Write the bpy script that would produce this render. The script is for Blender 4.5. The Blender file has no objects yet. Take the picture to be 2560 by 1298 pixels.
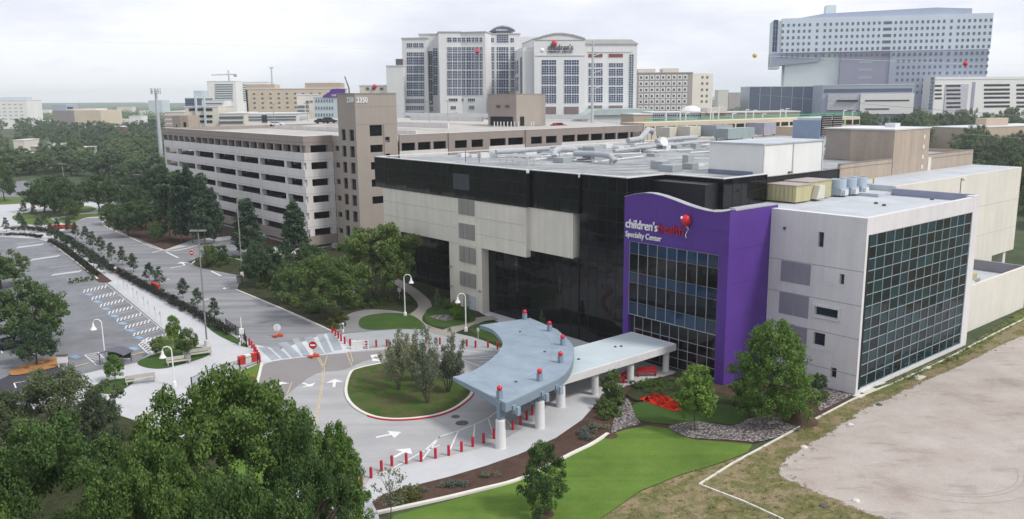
import bpy, math, random
import numpy as np
from mathutils import Vector, Matrix
random.seed(7)
S = bpy.context.scene
COL = S.collection
# ------------------------------------------------------------------ camera
F, CX, CY, H = 2093., 1280., 649., 30.
pit, rol = math.radians(10.9), 0.0093
fw = np.array([0, math.cos(pit), -math.sin(pit)])
U0 = np.array([0, math.sin(pit), math.cos(pit)])
XA = np.array([1., 0, 0])
RT = XA*math.cos(rol)-U0*math.sin(rol)
UP = XA*math.sin(rol)+U0*math.cos(rol)
CAM = np.array([0, 0, H])
cd = bpy.data.cameras.new('camera'); cam = bpy.data.objects.new('camera', cd); COL.objects.link(cam)
cd.sensor_width = 36; cd.lens = 36*F/2560; cd.clip_end = 20000; cd.clip_start = 0.5
m = Matrix.Identity(4)
for i in range(3):
    m[i][0] = RT[i]; m[i][1] = UP[i]; m[i][2] = -fw[i]; m[i][3] = CAM[i]
cam.matrix_world = m
S.camera = cam

def ray(u, v): return fw+RT*(u-CX)/F-UP*(v-CY)/F
def P(u, v, z=0.):
    q = ray(u, v); t = (z-H)/q[2]; return CAM+q*t
def proj(p):
    q = np.asarray(p, float)-CAM; w = q@fw
    return CX+F*(q@RT)/w, CY-F*(q@UP)/w
def Zat(xy, v):
    lo, hi = -60., min(500., H+4*max(xy[1], 1.))
    for _ in range(50):
        mm = (lo+hi)/2
        if proj((xy[0], xy[1], mm))[1] > v: lo = mm
        else: hi = mm
    return mm
def at(u, D):                      # ground point at horizontal distance D (along y) under pixel column u at horizon height
    q = ray(u, 247.); return np.array([q[0]/q[1]*D, D])

class Fr:
    """plan frame: s along the facade, t away from the camera, z up"""
    def __init__(s_, o, deg):
        a = math.radians(deg); s_.o = np.array(o[:2], float)
        s_.e1 = np.array([math.cos(a), math.sin(a)]); s_.e2 = np.array([-s_.e1[1], s_.e1[0]]); s_.deg = deg
    def xy(s_, s, t): return s_.o+s*s_.e1+t*s_.e2
    def pt(s_, s, t, z): p = s_.xy(s, t); return (p[0], p[1], z)
    def st(s_, xy): q = np.asarray(xy)[:2]-s_.o; return float(q@s_.e1), float(q@s_.e2)
    def sz(s_, u, v, t=0.):        # pixel -> (s, z) on the vertical plane t
        n = np.array([s_.e2[0], s_.e2[1], 0]); o = s_.xy(0, t); q = ray(u, v)
        k = (np.array([o[0], o[1], 0])-CAM)@n/(q@n); p = CAM+q*k
        return float((p[:2]-o)@s_.e1), float(p[2])
K = Fr((34.8, 81.0), -50)          # plan of the campus buildings

# ------------------------------------------------------------------ materials
def lin(c):
    c = c/255.
    return c/12.92 if c <= .04045 else ((c+.055)/1.055)**2.4
def rgb(r, g, b): return (lin(r), lin(g), lin(b))
_m = {}
def newmat(name):
    mt = bpy.data.materials.new(name); mt.use_nodes = True
    nt = mt.node_tree; b = nt.nodes['Principled BSDF']; return mt, nt, b
def N(nt, t, **kw):
    n = nt.nodes.new(t)
    for k, v in kw.items(): setattr(n, k, v)
    return n
def ramp(nt, fac, stops):
    r = N(nt, 'ShaderNodeValToRGB'); el = r.color_ramp.elements
    while len(el) > 1: el.remove(el[0])
    el[0].position = stops[0][0]; el[0].color = (*stops[0][1], 1)
    for p, c in stops[1:]:
        e = el.new(p); e.color = (*c, 1)
    nt.links.new(fac, r.inputs[0]); return r.outputs[0]
def noise(nt, scale, detail=4, rough=.6, vec=None, mapscale=None, rot=0):
    if vec is None:
        vec = N(nt, 'ShaderNodeNewGeometry').outputs['Position']
    if mapscale is not None:
        mp = N(nt, 'ShaderNodeMapping'); mp.inputs['Scale'].default_value = mapscale
        mp.inputs['Rotation'].default_value = (0, 0, rot)
        nt.links.new(vec, mp.inputs[0]); vec = mp.outputs[0]
    n = N(nt, 'ShaderNodeTexNoise'); n.inputs['Scale'].default_value = scale
    n.inputs['Detail'].default_value = detail; n.inputs['Roughness'].default_value = rough
    nt.links.new(vec, n.inputs['Vector']); return n.outputs[0]
def mixc(nt, fac, a, b, mode='MIX'):
    x = N(nt, 'ShaderNodeMix', data_type='RGBA', blend_type=mode)
    if isinstance(fac, float): x.inputs[0].default_value = fac
    else: nt.links.new(fac, x.inputs[0])
    for i, c in ((6, a), (7, b)):
        if isinstance(c, tuple): x.inputs[i].default_value = (*c, 1)
        else: nt.links.new(c, x.inputs[i])
    return x.outputs[2]
def mat(name, col, rough=.8, var=.1, scale=.6, metal=0., streak=0., spec=.35, fine=0., bump=0.):
    """plain weathered surface: broad mottling, optional vertical rain streaks, fine grain"""
    if name in _m: return _m[name]
    mt, nt, b = newmat(name)
    lo = tuple(c*(1-var) for c in col); hi = tuple(min(1, c*(1+var)) for c in col)
    c = ramp(nt, noise(nt, scale), [(.3, lo), (.7, hi)])
    if fine:
        f = ramp(nt, noise(nt, scale*14, 3), [(.3, (1-fine,)*3), (.7, (1+fine*.6,)*3)])
        c = mixc(nt, 1., c, f, 'MULTIPLY')
    if streak:
        f = ramp(nt, noise(nt, 1., 5, mapscale=(1.2, 1.2, .07)), [(.38, (1-streak, 1-streak, 1-streak*.9)), (.62, (1, 1, 1))])
        c = mixc(nt, 1., c, f, 'MULTIPLY')
    nt.links.new(c, b.inputs['Base Color'])
    b.inputs['Roughness'].default_value = rough; b.inputs['Metallic'].default_value = metal
    b.inputs['Specular IOR Level'].default_value = spec
    if bump:
        bp = N(nt, 'ShaderNodeBump'); bp.inputs['Strength'].default_value = bump; bp.inputs['Distance'].default_value = .05
        nt.links.new(noise(nt, scale*20, 3), bp.inputs['Height']); nt.links.new(bp.outputs[0], b.inputs['Normal'])
    _m[name] = mt; return mt
def glass(name, col, rough=.06, spec=.5, var=.5):
    """dark coated glazing, every pane a little different"""
    if name in _m: return _m[name]
    mt, nt, b = newmat(name)
    r = N(nt, 'ShaderNodeNewGeometry').outputs['Random Per Island']
    lo = tuple(c*(1-var) for c in col); hi = tuple(c*(1+var) for c in col)
    c = ramp(nt, r, [(0, lo), (.6, col), (1, hi)])
    nt.links.new(c, b.inputs['Base Color'])
    b.inputs['Roughness'].default_value = rough; b.inputs['Specular IOR Level'].default_value = spec
    _m[name] = mt; return mt
def leafmat(name, dark, mid, light, trans=.2):
    if name in _m: return _m[name]
    mt, nt, b = newmat(name)
    at_ = N(nt, 'ShaderNodeAttribute'); at_.attribute_name = 'rnd'
    oi = N(nt, 'ShaderNodeObjectInfo').outputs['Random']
    c = ramp(nt, at_.outputs['Fac'], [(0, dark), (.5, mid), (1, light)])
    t = ramp(nt, oi, [(0, (.68, .74, .84)), (1, (1.3, 1.2, 1.0))])
    c = mixc(nt, 1., c, t, 'MULTIPLY')
    nt.links.new(c, b.inputs['Base Color']); b.inputs['Roughness'].default_value = .55
    b.inputs['Specular IOR Level'].default_value = .25
    tr = N(nt, 'ShaderNodeBsdfTranslucent'); nt.links.new(c, tr.inputs[0])
    ms = N(nt, 'ShaderNodeMixShader'); ms.inputs[0].default_value = trans
    nt.links.new(b.outputs[0], ms.inputs[1]); nt.links.new(tr.outputs[0], ms.inputs[2])
    nt.links.new(ms.outputs[0], nt.nodes['Material Output'].inputs[0])
    _m[name] = mt; return mt

# ------------------------------------------------------------------ mesh builder
class MB:
    def __init__(s): s.v = []; s.f = []; s.mi = []; s.cur = 0
    def poly(s, pts):
        n = len(s.v); s.v += [tuple(map(float, p)) for p in pts]; s.f.append(tuple(range(n, n+len(pts)))); s.mi.append(s.cur)
    def box(s, fr, a, b, c, d, z0, z1):
        p = [fr.pt(a, c, z0), fr.pt(b, c, z0), fr.pt(b, d, z0), fr.pt(a, d, z0), fr.pt(a, c, z1), fr.pt(b, c, z1), fr.pt(b, d, z1), fr.pt(a, d, z1)]
        n = len(s.v); s.v += p
        for q in ((0, 3, 2, 1), (4, 5, 6, 7), (0, 1, 5, 4), (1, 2, 6, 5), (2, 3, 7, 6), (3, 0, 4, 7)):
            s.f.append(tuple(n+i for i in q)); s.mi.append(s.cur)
        return s
    def prism(s, pts, z0, z1, zt=None):
        """pts plan polygon counter-clockwise; zt optional per-point top"""
        n = len(pts); k = len(s.v)
        s.v += [(p[0], p[1], z0) for p in pts]+[(p[0], p[1], (zt[i] if zt else z1)) for i, p in enumerate(pts)]
        s.f.append(tuple(k+n-1-i for i in range(n))); s.f.append(tuple(k+n+i for i in range(n))); s.mi += [s.cur]*2
        for i in range(n):
            j = (i+1) % n; s.f.append((k+i, k+j, k+n+j, k+n+i)); s.mi.append(s.cur)
        return s
    def wallprism(s, fr, prof, t0, t1):
        """profile in (s,z) extruded from t0 to t1"""
        n = len(prof); k = len(s.v)
        s.v += [fr.pt(a, t0, z) for a, z in prof]+[fr.pt(a, t1, z) for a, z in prof]
        s.f.append(tuple(k+i for i in range(n))); s.f.append(tuple(k+2*n-1-i for i in range(n))); s.mi += [s.cur]*2
        for i in range(n):
            j = (i+1) % n; s.f.append((k+j, k+i, k+n+i, k+n+j)); s.mi.append(s.cur)
        return s
    def tube(s, pts, r0, r1=None, n=8, cap=True):
        pts = [np.array(p, float) for p in pts]; r1 = r0 if r1 is None else r1; m_ = len(pts); k = len(s.v)
        for i, p in enumerate(pts):
            d = pts[min(i+1, m_-1)]-pts[max(i-1, 0)]; d = d/(np.linalg.norm(d)+1e-9)
            a = np.cross(d, [0, 0, 1.]) if abs(d[2]) < .9 else np.cross(d, [1., 0, 0]); a /= np.linalg.norm(a); b = np.cross(d, a)
            r = r0+(r1-r0)*i/(m_-1)
            for j in range(n):
                th = 2*math.pi*j/n; q = p+r*(a*math.cos(th)+b*math.sin(th)); s.v.append(tuple(q))
        for i in range(m_-1):
            for j in range(n):
                j2 = (j+1) % n; s.f.append((k+i*n+j, k+(i+1)*n+j, k+(i+1)*n+j2, k+i*n+j2)); s.mi.append(s.cur)
        if cap:
            s.f.append(tuple(k+j for j in range(n))); s.f.append(tuple(k+(m_-1)*n+n-1-j for j in range(n))); s.mi += [s.cur]*2
        return s
    def lathe(s, c, prof, n=14):
        k = len(s.v); m_ = len(prof)
        for r, z in prof:
            for j in range(n):
                th = 2*math.pi*j/n; s.v.append((c[0]+r*math.cos(th), c[1]+r*math.sin(th), c[2]+z))
        for i in range(m_-1):
            for j in range(n):
                j2 = (j+1) % n; s.f.append((k+i*n+j, k+i*n+j2, k+(i+1)*n+j2, k+(i+1)*n+j)); s.mi.append(s.cur)
        s.f.append(tuple(k+n-1-j for j in range(n))); s.f.append(tuple(k+(m_-1)*n+j for j in range(n))); s.mi += [s.cur]*2
        return s
    def ball(s, c, r, n=14, sz=1.):
        pr = [(max(.001, r*math.sin(math.pi*i/8)), -r*sz*math.cos(math.pi*i/8)) for i in range(9)]
        return s.lathe(c, pr, n)
    def strip(s, pts, w, z, h=0., z0=None):
        """flat (or raised by h) band of width w along a plan polyline"""
        pts = [np.array(p[:2], float) for p in pts]; L = []; Rr = []
        for i, p in enumerate(pts):
            d = pts[min(i+1, len(pts)-1)]-pts[max(i-1, 0)]; d /= (np.linalg.norm(d)+1e-9); nn = np.array([-d[1], d[0]])*w/2
            L.append(p+nn); Rr.append(p-nn)
        k = len(s.v); m_ = len(pts)
        for a, b in zip(L, Rr): s.v += [(a[0], a[1], z+h), (b[0], b[1], z+h)]
        for i in range(m_-1):
            s.f.append((k+2*i, k+2*i+1, k+2*i+3, k+2*i+2)); s.mi.append(s.cur)
        if h:
            q = len(s.v)
            for a, b in zip(L, Rr): s.v += [(a[0], a[1], z-.05), (b[0], b[1], z-.05)]
            for i in range(m_-1):
                s.f.append((k+2*i, k+2*i+2, q+2*i+2, q+2*i)); s.f.append((k+2*i+3, k+2*i+1, q+2*i+1, q+2*i+3)); s.mi += [s.cur]*2
            s.f.append((k, q, q+1, k+1)); s.f.append((k+2*m_-2, k+2*m_-1, q+2*m_-1, q+2*m_-2)); s.mi += [s.cur]*2
        return s
    def mesh(s, name, mats, off=(0, 0, 0), smooth=False):
        me = bpy.data.meshes.new(name)
        me.from_pydata([(x-off[0], y-off[1], z-off[2]) for x, y, z in s.v], [], s.f)
        mats = mats if isinstance(mats, (list, tuple)) else [mats]
        for q in mats: me.materials.append(q)
        if len(mats) > 1: me.polygons.foreach_set('material_index', s.mi)
        if smooth: me.polygons.foreach_set('use_smooth', [True]*len(s.f))
        me.update(); return me
    def build(s, name, mats, parent=None, smooth=False):
        if parent is not None:
            off = world_off(parent)
            o = bpy.data.objects.new(name, s.mesh(name, mats, off, smooth)); o.parent = parent
        else:
            a = np.array(s.v); off = ((a[:, 0].min()+a[:, 0].max())/2, (a[:, 1].min()+a[:, 1].max())/2, a[:, 2].min())
            o = bpy.data.objects.new(name, s.mesh(name, mats, off, smooth)); o.location = off
        COL.objects.link(o); return o
def world_off(o):
    p = np.zeros(3)
    while o is not None: p += np.array(o.location); o = o.parent
    return p
def tag(o, label=None, cat=None, group=None, kind=None):
    if label: o['label'] = label
    if cat: o['category'] = cat
    if group: o['group'] = group
    if kind: o['kind'] = kind
    return o
def thing(name, label, cat, loc, group=None):
    o = bpy.data.objects.new(name, None); COL.objects.link(o); o.location = (float(loc[0]), float(loc[1]), float(loc[2]) if len(loc) > 2 else 0.)
    o.empty_display_size = .5
    return tag(o, label, cat, group)
def inst(name, mesh, parent, loc=(0, 0, 0)):
    o = bpy.data.objects.new(name, mesh); o.parent = parent; o.location = loc; COL.objects.link(o); return o
def dup(src, loc, rot=None, label=None, group=None, scale=None):
    r = src.copy(); COL.objects.link(r); r.location = loc
    if rot is not None: r.rotation_euler = (0, 0, rot)
    if scale is not None: r.scale = scale if isinstance(scale, tuple) else (scale,)*3
    if label: r['label'] = label
    if group: r['group'] = group
    for ch in list(src.children):
        c = ch.copy(); c.parent = r; COL.objects.link(c)
        for g in list(ch.children):
            d = g.copy(); d.parent = c; COL.objects.link(d)
    return r
ORD = ['first', 'second', 'third', 'fourth', 'fifth', 'sixth', 'seventh', 'eighth', 'ninth', 'tenth', 'eleventh', 'twelfth',
       'thirteenth', 'fourteenth', 'fifteenth', 'sixteenth', 'seventeenth', 'eighteenth', 'nineteenth', 'twentieth']
def wall_holes(mb, fr, s0, s1, z0, z1, holes, t, depth=.3):
    """front skin at t with real openings and reveals going back by depth; holes = [(a,b,c,d)]"""
    ss = sorted({s0, s1, *[h[0] for h in holes], *[h[1] for h in holes]}); zz = sorted({z0, z1, *[h[2] for h in holes], *[h[3] for h in holes]})
    for a, b in zip(ss, ss[1:]):
        for c, d in zip(zz, zz[1:]):
            ma, mz_ = (a+b)/2, (c+d)/2
            if any(h[0] < ma < h[1] and h[2] < mz_ < h[3] for h in holes): continue
            mb.poly([fr.pt(a, t, c), fr.pt(b, t, c), fr.pt(b, t, d), fr.pt(a, t, d)])
    for a, b, c, d in holes:
        e = t+depth
        mb.poly([fr.pt(a, t, c), fr.pt(a, e, c), fr.pt(b, e, c), fr.pt(b, t, c)]); mb.poly([fr.pt(a, t, d), fr.pt(b, t, d), fr.pt(b, e, d), fr.pt(a, e, d)])
        mb.poly([fr.pt(a, t, c), fr.pt(a, t, d), fr.pt(a, e, d), fr.pt(a, e, c)]); mb.poly([fr.pt(b, t, c), fr.pt(b, e, c), fr.pt(b, e, d), fr.pt(b, t, d)])
def glazing(fr, ss, zz, t, frame_w=.07, proud=.06, tilt=.004, seed=0):
    """returns (pane builder, frame builder) for a curtain wall with cuts ss x zz on plane t"""
    rr = random.Random(seed); g = MB(); f = MB()
    for a, b in zip(ss, ss[1:]):
        for c, d in zip(zz, zz[1:]):
            k = [rr.uniform(-tilt, tilt)*(b-a) for _ in range(3)]
            g.poly([fr.pt(a, t+k[0], c), fr.pt(b, t-k[0]+k[1], c), fr.pt(b, t-k[0]-k[1], d), fr.pt(a, t+k[0]-2*k[1]+k[1], d)])
    for i, a in enumerate(ss): f.box(fr, a-frame_w/2, a+frame_w/2, t-proud, t+.02, zz[0]-frame_w/2, zz[-1]+frame_w/2)
    for c in zz:
        for a, b in zip(ss, ss[1:]): f.box(fr, a+frame_w/2, b-frame_w/2, t-proud*.85, t+.018, c-frame_w/2, c+frame_w/2)
    return g, f
def lspan(a, b, n): return [a+(b-a)*i/n for i in range(n+1)]
def text(body, fr, s, z, t, h, mt, parent, name, xs=1., ext=.05, bold=0., tw=None):
    cu = bpy.data.curves.new(name, 'FONT'); cu.body = body; cu.size = 1.; cu.extrude = .02; cu.offset = bold; cu.resolution_u = 3
    ob = bpy.data.objects.new(name, cu); COL.objects.link(ob)
    dg = bpy.context.evaluated_depsgraph_get(); me = bpy.data.meshes.new_from_object(ob.evaluated_get(dg)); bpy.data.objects.remove(ob)
    off = world_off(parent); w = max(v.co.x for v in me.vertices)
    if tw: xs = tw/(w*h)
    for v in me.vertices:
        x, y, q = v.co; p = fr.pt(s+x*h*xs, t-(.02+q)*ext/.04, z+y*h); v.co = (p[0]-off[0], p[1]-off[1], p[2]-off[2])
    me.materials.clear(); me.materials.append(mt)
    o = bpy.data.objects.new(name, me); o.parent = parent; COL.objects.link(o); return w*h*xs
def cm(pts, n=6, closed=False):
    """Catmull-Rom through plan points"""
    p = [np.array(q[:2], float) for q in pts]; out = []; m_ = len(p)
    rng = range(m_ if closed else m_-1)
    for i in rng:
        if closed: a, b, c, d = p[(i-1) % m_], p[i], p[(i+1) % m_], p[(i+2) % m_]
        else: a, b, c, d = p[max(i-1, 0)], p[i], p[i+1], p[min(i+2, m_-1)]
        for k in range(n):
            t = k/n; out.append(.5*(2*b+(c-a)*t+(2*a-5*b+4*c-d)*t*t+(3*b-a-3*c+d)*t**3))
    if not closed: out.append(p[-1])
    return out
def G(*px): return [P(u, v)[:2] for u, v in px]
# ------------------------------------------------------------------ ground materials
def paving(name, col, joint=3., rot=-50, dark=.86, var=.07, streaks=0.):
    mt, nt, b = newmat(name)
    pos = N(nt, 'ShaderNodeNewGeometry').outputs['Position']
    c = ramp(nt, noise(nt, .25, 6, .65), [(.3, tuple(x*(1-var) for x in col)), (.7, tuple(x*(1+var) for x in col))])
    f = ramp(nt, noise(nt, 9, 3), [(.3, (.94,)*3), (.7, (1.03,)*3)]); c = mixc(nt, 1., c, f, 'MULTIPLY')
    if joint:
        mp = N(nt, 'ShaderNodeMapping'); mp.inputs['Rotation'].default_value = (0, 0, math.radians(-rot)); nt.links.new(pos, mp.inputs[0])
        br = N(nt, 'ShaderNodeTexBrick'); br.offset = 0.; br.inputs['Scale'].default_value = 1.; br.inputs['Mortar Size'].default_value = .018
        br.inputs['Brick Width'].default_value = joint; br.inputs['Row Height'].default_value = joint; br.inputs['Mortar Smooth'].default_value = .3
        br.inputs['Color1'].default_value = (1, 1, 1, 1); br.inputs['Color2'].default_value = (.965, .965, .97, 1); br.inputs['Mortar'].default_value = (dark,)*3+(1,)
        nt.links.new(mp.outputs[0], br.inputs[0]); c = mixc(nt, 1., c, br.outputs[0], 'MULTIPLY')
    if streaks:
        s_ = ramp(nt, noise(nt, 1., 4, mapscale=(.035, .45, 1), rot=math.radians(-rot)), [(.38, (1-streaks, 1-streaks, 1-streaks*.93)), (.62, (1.04, 1.03, 1.02))])
        c = mixc(nt, 1., c, s_, 'MULTIPLY')
    nt.links.new(c, b.inputs['Base Color']); b.inputs['Roughness'].default_value = .85; b.inputs['Specular IOR Level'].default_value = .25
    return mt
def soil(name, stops, scale=.3, fine=.25, bump=.4, fs=12):
    mt, nt, b = newmat(name)
    c = ramp(nt, noise(nt, scale, 8, .68), stops)
    f = ramp(nt, noise(nt, fs, 4, .7), [(.3, (1-fine,)*3), (.7, (1+fine,)*3)]); c = mixc(nt, 1., c, f, 'MULTIPLY')
    nt.links.new(c, b.inputs['Base Color']); b.inputs['Roughness'].default_value = .95; b.inputs['Specular IOR Level'].default_value = .1
    bp = N(nt, 'ShaderNodeBump'); bp.inputs['Strength'].default_value = bump; bp.inputs['Distance'].default_value = .08
    nt.links.new(noise(nt, fs*.7, 4), bp.inputs['Height']); nt.links.new(bp.outputs[0], b.inputs['Normal'])
    return mt
M_plaza = paving('pale_concrete', (.47, .48, .50), 2.4)
M_road = paving('road_concrete', (.25, .255, .272), 4.6, streaks=.28)
M_drop = paving('drive_concrete', (.36, .365, .375), 4.2, streaks=.12)
M_band = paving('worn_band', (.235, .222, .222), 0)
M_asph = paving('parking_asphalt', (.18, .186, .205), 0, var=.22)
M_asphd = paving('new_asphalt', (.05, .05, .065), 0, var=.1)
M_cross = paving('crosswalk', (.50, .53, .55), 0, var=.16)
M_path = paving('brown_path', (.30, .275, .25), 1.2)
M_greypath = paving('grey_path', (.22, .225, .23), .9)
M_lawn = soil('lawn_grass', [(.22, (.068, .125, .024)), (.42, (.095, .17, .032)), (.58, (.112, .195, .036)), (.78, (.155, .22, .062))], .22, .22, .3, 16)
def wear():
    nt = M_lawn.node_tree; b_ = nt.nodes['Principled BSDF']; src = b_.inputs['Base Color'].links[0].from_socket
    y = ramp(nt, noise(nt, .55, 6, .7), [(.40, (.9, .9, .9)), (.62, (1.05, .95, 1.)), (.76, (1.4, 1.05, 1.2))]); c = mixc(nt, 1., src, y, 'MULTIPLY')
    mw = ramp(nt, noise(nt, 1., 2, .4, mapscale=(.02, .75, 1), rot=.7), [(.42, (.9, .92, .9)), (.58, (1.07, 1.06, 1.05))]); c = mixc(nt, 1., c, mw, 'MULTIPLY'); nt.links.new(c, b_.inputs['Base Color'])
wear()
M_lawnd = soil('dark_lawn', [(.25, (.035, .07, .018)), (.75, (.06, .11, .028))], .4, .25, .3, 14)  # darker green grass of the garden lawns
M_lawnp = soil('park_lawn', [(.25, (.07, .12, .03)), (.75, (.13, .17, .06))], .12, .2, .3, 9)
M_dry = soil('island_grass', [(.25, (.03, .065, .012)), (.44, (.05, .09, .02)), (.52, (.09, .085, .04)), (.6, (.05, .09, .02)), (.75, (.05, .10, .016))], .28, .4, .6, 7)
M_cover = soil('ground_cover', [(.3, (.02, .03, .013)), (.55, (.045, .05, .024)), (.75, (.07, .06, .035))], .5, .5, .8, 6)
M_mulch = soil('mulch', [(.3, (.055, .035, .028)), (.7, (.105, .066, .052))], .7, .4, .8, 14)
M_omulch = soil('orange_mulch', [(.3, (.30, .15, .055)), (.7, (.40, .21, .09))], .9, .25, .5, 14)
M_red = soil('red_flowers', [(.3, (.38, .012, .006)), (.7, (.62, .03, .014))], 1.5, .3, .8, 12)
M_blackm = soil('black_mulch', [(.3, (.008, .007, .007)), (.7, (.02, .017, .016))], 1.5, .3, .6, 12)
M_field = soil('weedy_field', [(.24, (.15, .095, .055)), (.38, (.25, .19, .115)), (.47, (.11, .12, .04)), (.56, (.24, .19, .12)), (.64, (.12, .125, .045)), (.78, (.075, .10, .028))], .21, .3, .5, 5)
M_weed = soil('weeds', [(.3, (.17, .14, .085)), (.47, (.10, .13, .035)), (.6, (.14, .17, .05)), (.72, (.22, .19, .12))], .5, .35, .6, 6)
M_pad = soil('old_pavement', [(.28, (.27, .23, .20)), (.42, (.37, .325, .295)), (.55, (.41, .37, .345)), (.72, (.47, .43, .40))], .14, .2, .4, 14)
def pad_edges():
    nt = M_pad.node_tree; b_ = nt.nodes['Principled BSDF']; a = N(nt, 'ShaderNodeAttribute'); a.attribute_name = 'edge'
    src = b_.inputs['Base Color'].links[0].from_socket
    st = ramp(nt, noise(nt, 1., 6, .72, mapscale=(.16, .55, 1), rot=-.75), [(.34, (.80, .78, .78)), (.46, (1, 1, 1))]); c = mixc(nt, 1., src, st, 'MULTIPLY'); nt.links.new(c, b_.inputs['Base Color'])
    s_ = N(nt, 'ShaderNodeMath', operation='ADD'); nt.links.new(a.outputs['Fac'], s_.inputs[0]); nt.links.new(noise(nt, .55, 8, .75), s_.inputs[1])
    f = ramp(nt, s_.outputs[0], [(.93, (0, 0, 0)), (1.0, (1, 1, 1))])
    tr = N(nt, 'ShaderNodeBsdfTransparent'); mx_ = N(nt, 'ShaderNodeMixShader'); nt.links.new(f, mx_.inputs[0]); nt.links.new(tr.outputs[0], mx_.inputs[1]); nt.links.new(b_.outputs[0], mx_.inputs[2])
    nt.links.new(mx_.outputs[0], nt.nodes['Material Output'].inputs[0])
pad_edges()
M_far = soil('city_ground', [(.3, (.05, .075, .035)), (.55, (.07, .09, .05)), (.75, (.16, .16, .15))], .012, .3, 0, .2)
def cobble():
    mt, nt, b = newmat('river_cobbles')
    pos = N(nt, 'ShaderNodeNewGeometry').outputs['Position']
    vo = N(nt, 'ShaderNodeTexVoronoi'); vo.inputs['Scale'].default_value = 4.2; nt.links.new(pos, vo.inputs['Vector'])
    c = ramp(nt, vo.outputs['Color'], [(.1, (.13, .115, .115)), (.5, (.27, .24, .24)), (.9, (.43, .39, .385))])
    d = ramp(nt, vo.outputs['Distance'], [(.3, (1, 1, 1)), (.7, (.25, .24, .24))])
    c = mixc(nt, 1., c, d, 'MULTIPLY'); nt.links.new(c, b.inputs['Base Color']); b.inputs['Roughness'].default_value = .8
    bp = N(nt, 'ShaderNodeBump'); bp.invert = True; bp.inputs['Distance'].default_value = .15; nt.links.new(vo.outputs['Distance'], bp.inputs['Height']); nt.links.new(bp.outputs[0], b.inputs['Normal'])
    return mt
M_cob = cobble()
M_kerb = mat('kerb_concrete', (.55, .53, .49), .85, .1)
M_kerbw = mat('kerb_white', (.62, .60, .55), .85, .08)
M_redp = mat('red_paint', (.42, .018, .03), .5, .12)
M_paintw = mat('white_road_paint', (.66, .66, .67), .7, .14, 2.5)
M_paintg = mat('faded_road_paint', (.42, .42, .44), .7, .2, 2.5)
M_painty = mat('yellow_road_paint', (.50, .40, .24), .7, .25, 2.)
M_paintb = mat('blue_road_paint', (.22, .34, .48), .7, .2, 2.)

def area(name, pts, z, mt, kind='structure', label=None, cat=None):
    b = MB(); b.poly([(p[0], p[1], z) for p in pts]); o = b.build(name, mt); tag(o, label, cat, None, kind); return o
def kerb(name, pts, w=.22, h=.13, mt=None, z=0.):
    o = MB().strip(pts, w, z, h).build(name, mt or M_kerb); return tag(o, kind='structure')
def lines(name, segs, w, z, mt):
    b = MB()
    for s in segs: b.strip(s, w, z)
    return tag(b.build(name, mt), kind='structure')

b = MB(); R_ = 6300
b.poly([(-R_, -300, -.06), (R_, -300, -.06), (R_, R_, -.06), (-R_, R_, -.06)]); tag(b.build('ground', M_far), kind='structure')
# campus concrete
area('pavement', G((-700, 1500), (-700, 585), (-60, 560), (0, 508), (70, 497), (140, 508), (215, 500), (330, 530), (640, 600), (1060, 720), (1690, 930), (1600, 985), (1530, 1085), (1440, 1128), (1290, 1204), (945, 1282), (955, 1330), (980, 1560), (500, 1700)), 0., M_plaza)
# parking lot
area('parking_lot', G((-500, 610), (-120, 592), (0, 592), (95, 597), (118, 604), (150, 626), (242, 697), (268, 706), (425, 836), (372, 884), (345, 906), (250, 925), (165, 945), (128, 990), (-100, 1130), (-600, 1180)), .004, M_asph)
area('parking_lot', G((22, 938), (150, 915), (172, 945), (130, 985), (-40, 1030), (-70, 985)), .008, M_asphd)
# drive
area('road', G((150, 583), (185, 556), (215, 546), (255, 545), (258, 557), (300, 578), (410, 627), (500, 610), (600, 595), (660, 625), (640, 650), (600, 655), (600, 700), (590, 725), (700, 772), (840, 836), (700, 875), (640, 862), (600, 845), (520, 800), (440, 757), (330, 690), (240, 635), (190, 600)), .004, M_road)
area('road', G((-200, 545), (-100, 470), (60, 452), (190, 476), (330, 500), (420, 520), (420, 540), (330, 522), (200, 498), (140, 508), (70, 497), (0, 508), (-60, 560)), .004, M_asph)
area('road', G((640, 862), (700, 874), (838, 826), (862, 842), (885, 868), (866, 882), (760, 892), (662, 908), (650, 900)), .008, M_cross)
area('road', cm(G((662, 908), (760, 892), (868, 880), (960, 872), (1050, 866), (1140, 872), (1250, 884), (1330, 900), (1400, 960), (1345, 1040), (1250, 1103), (1150, 1133), (1000, 1166), (925, 1197), (890, 1280), (850, 1420), (700, 1420), (700, 1200), (640, 1060), (640, 970)), 4, True), .006, M_drop)
area('road', cm(G((664, 910), (760, 894), (868, 882), (960, 876), (1050, 872), (1120, 880), (1120, 900), (1040, 890), (930, 898), (860, 925), (790, 935), (720, 985), (690, 1010), (650, 960)), 4, True), .011, M_band)
b = MB()
for k, (a, c) in enumerate([((655, 868), (690, 899)), ((686, 868), (715, 896)), ((706, 856), (742, 893)), ((738, 846), (768, 890)), ((770, 843), (800, 886)), ((800, 836), (822, 882)), ((826, 832), (846, 876))]):
    b.strip([P(*a)[:2], P(*c)[:2]], .85 if k % 2 else 1.05, .013)
tag(b.build('road_marking', paving('crosswalk_dark', (.30, .33, .37), 0, var=.2)), kind='structure')
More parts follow.
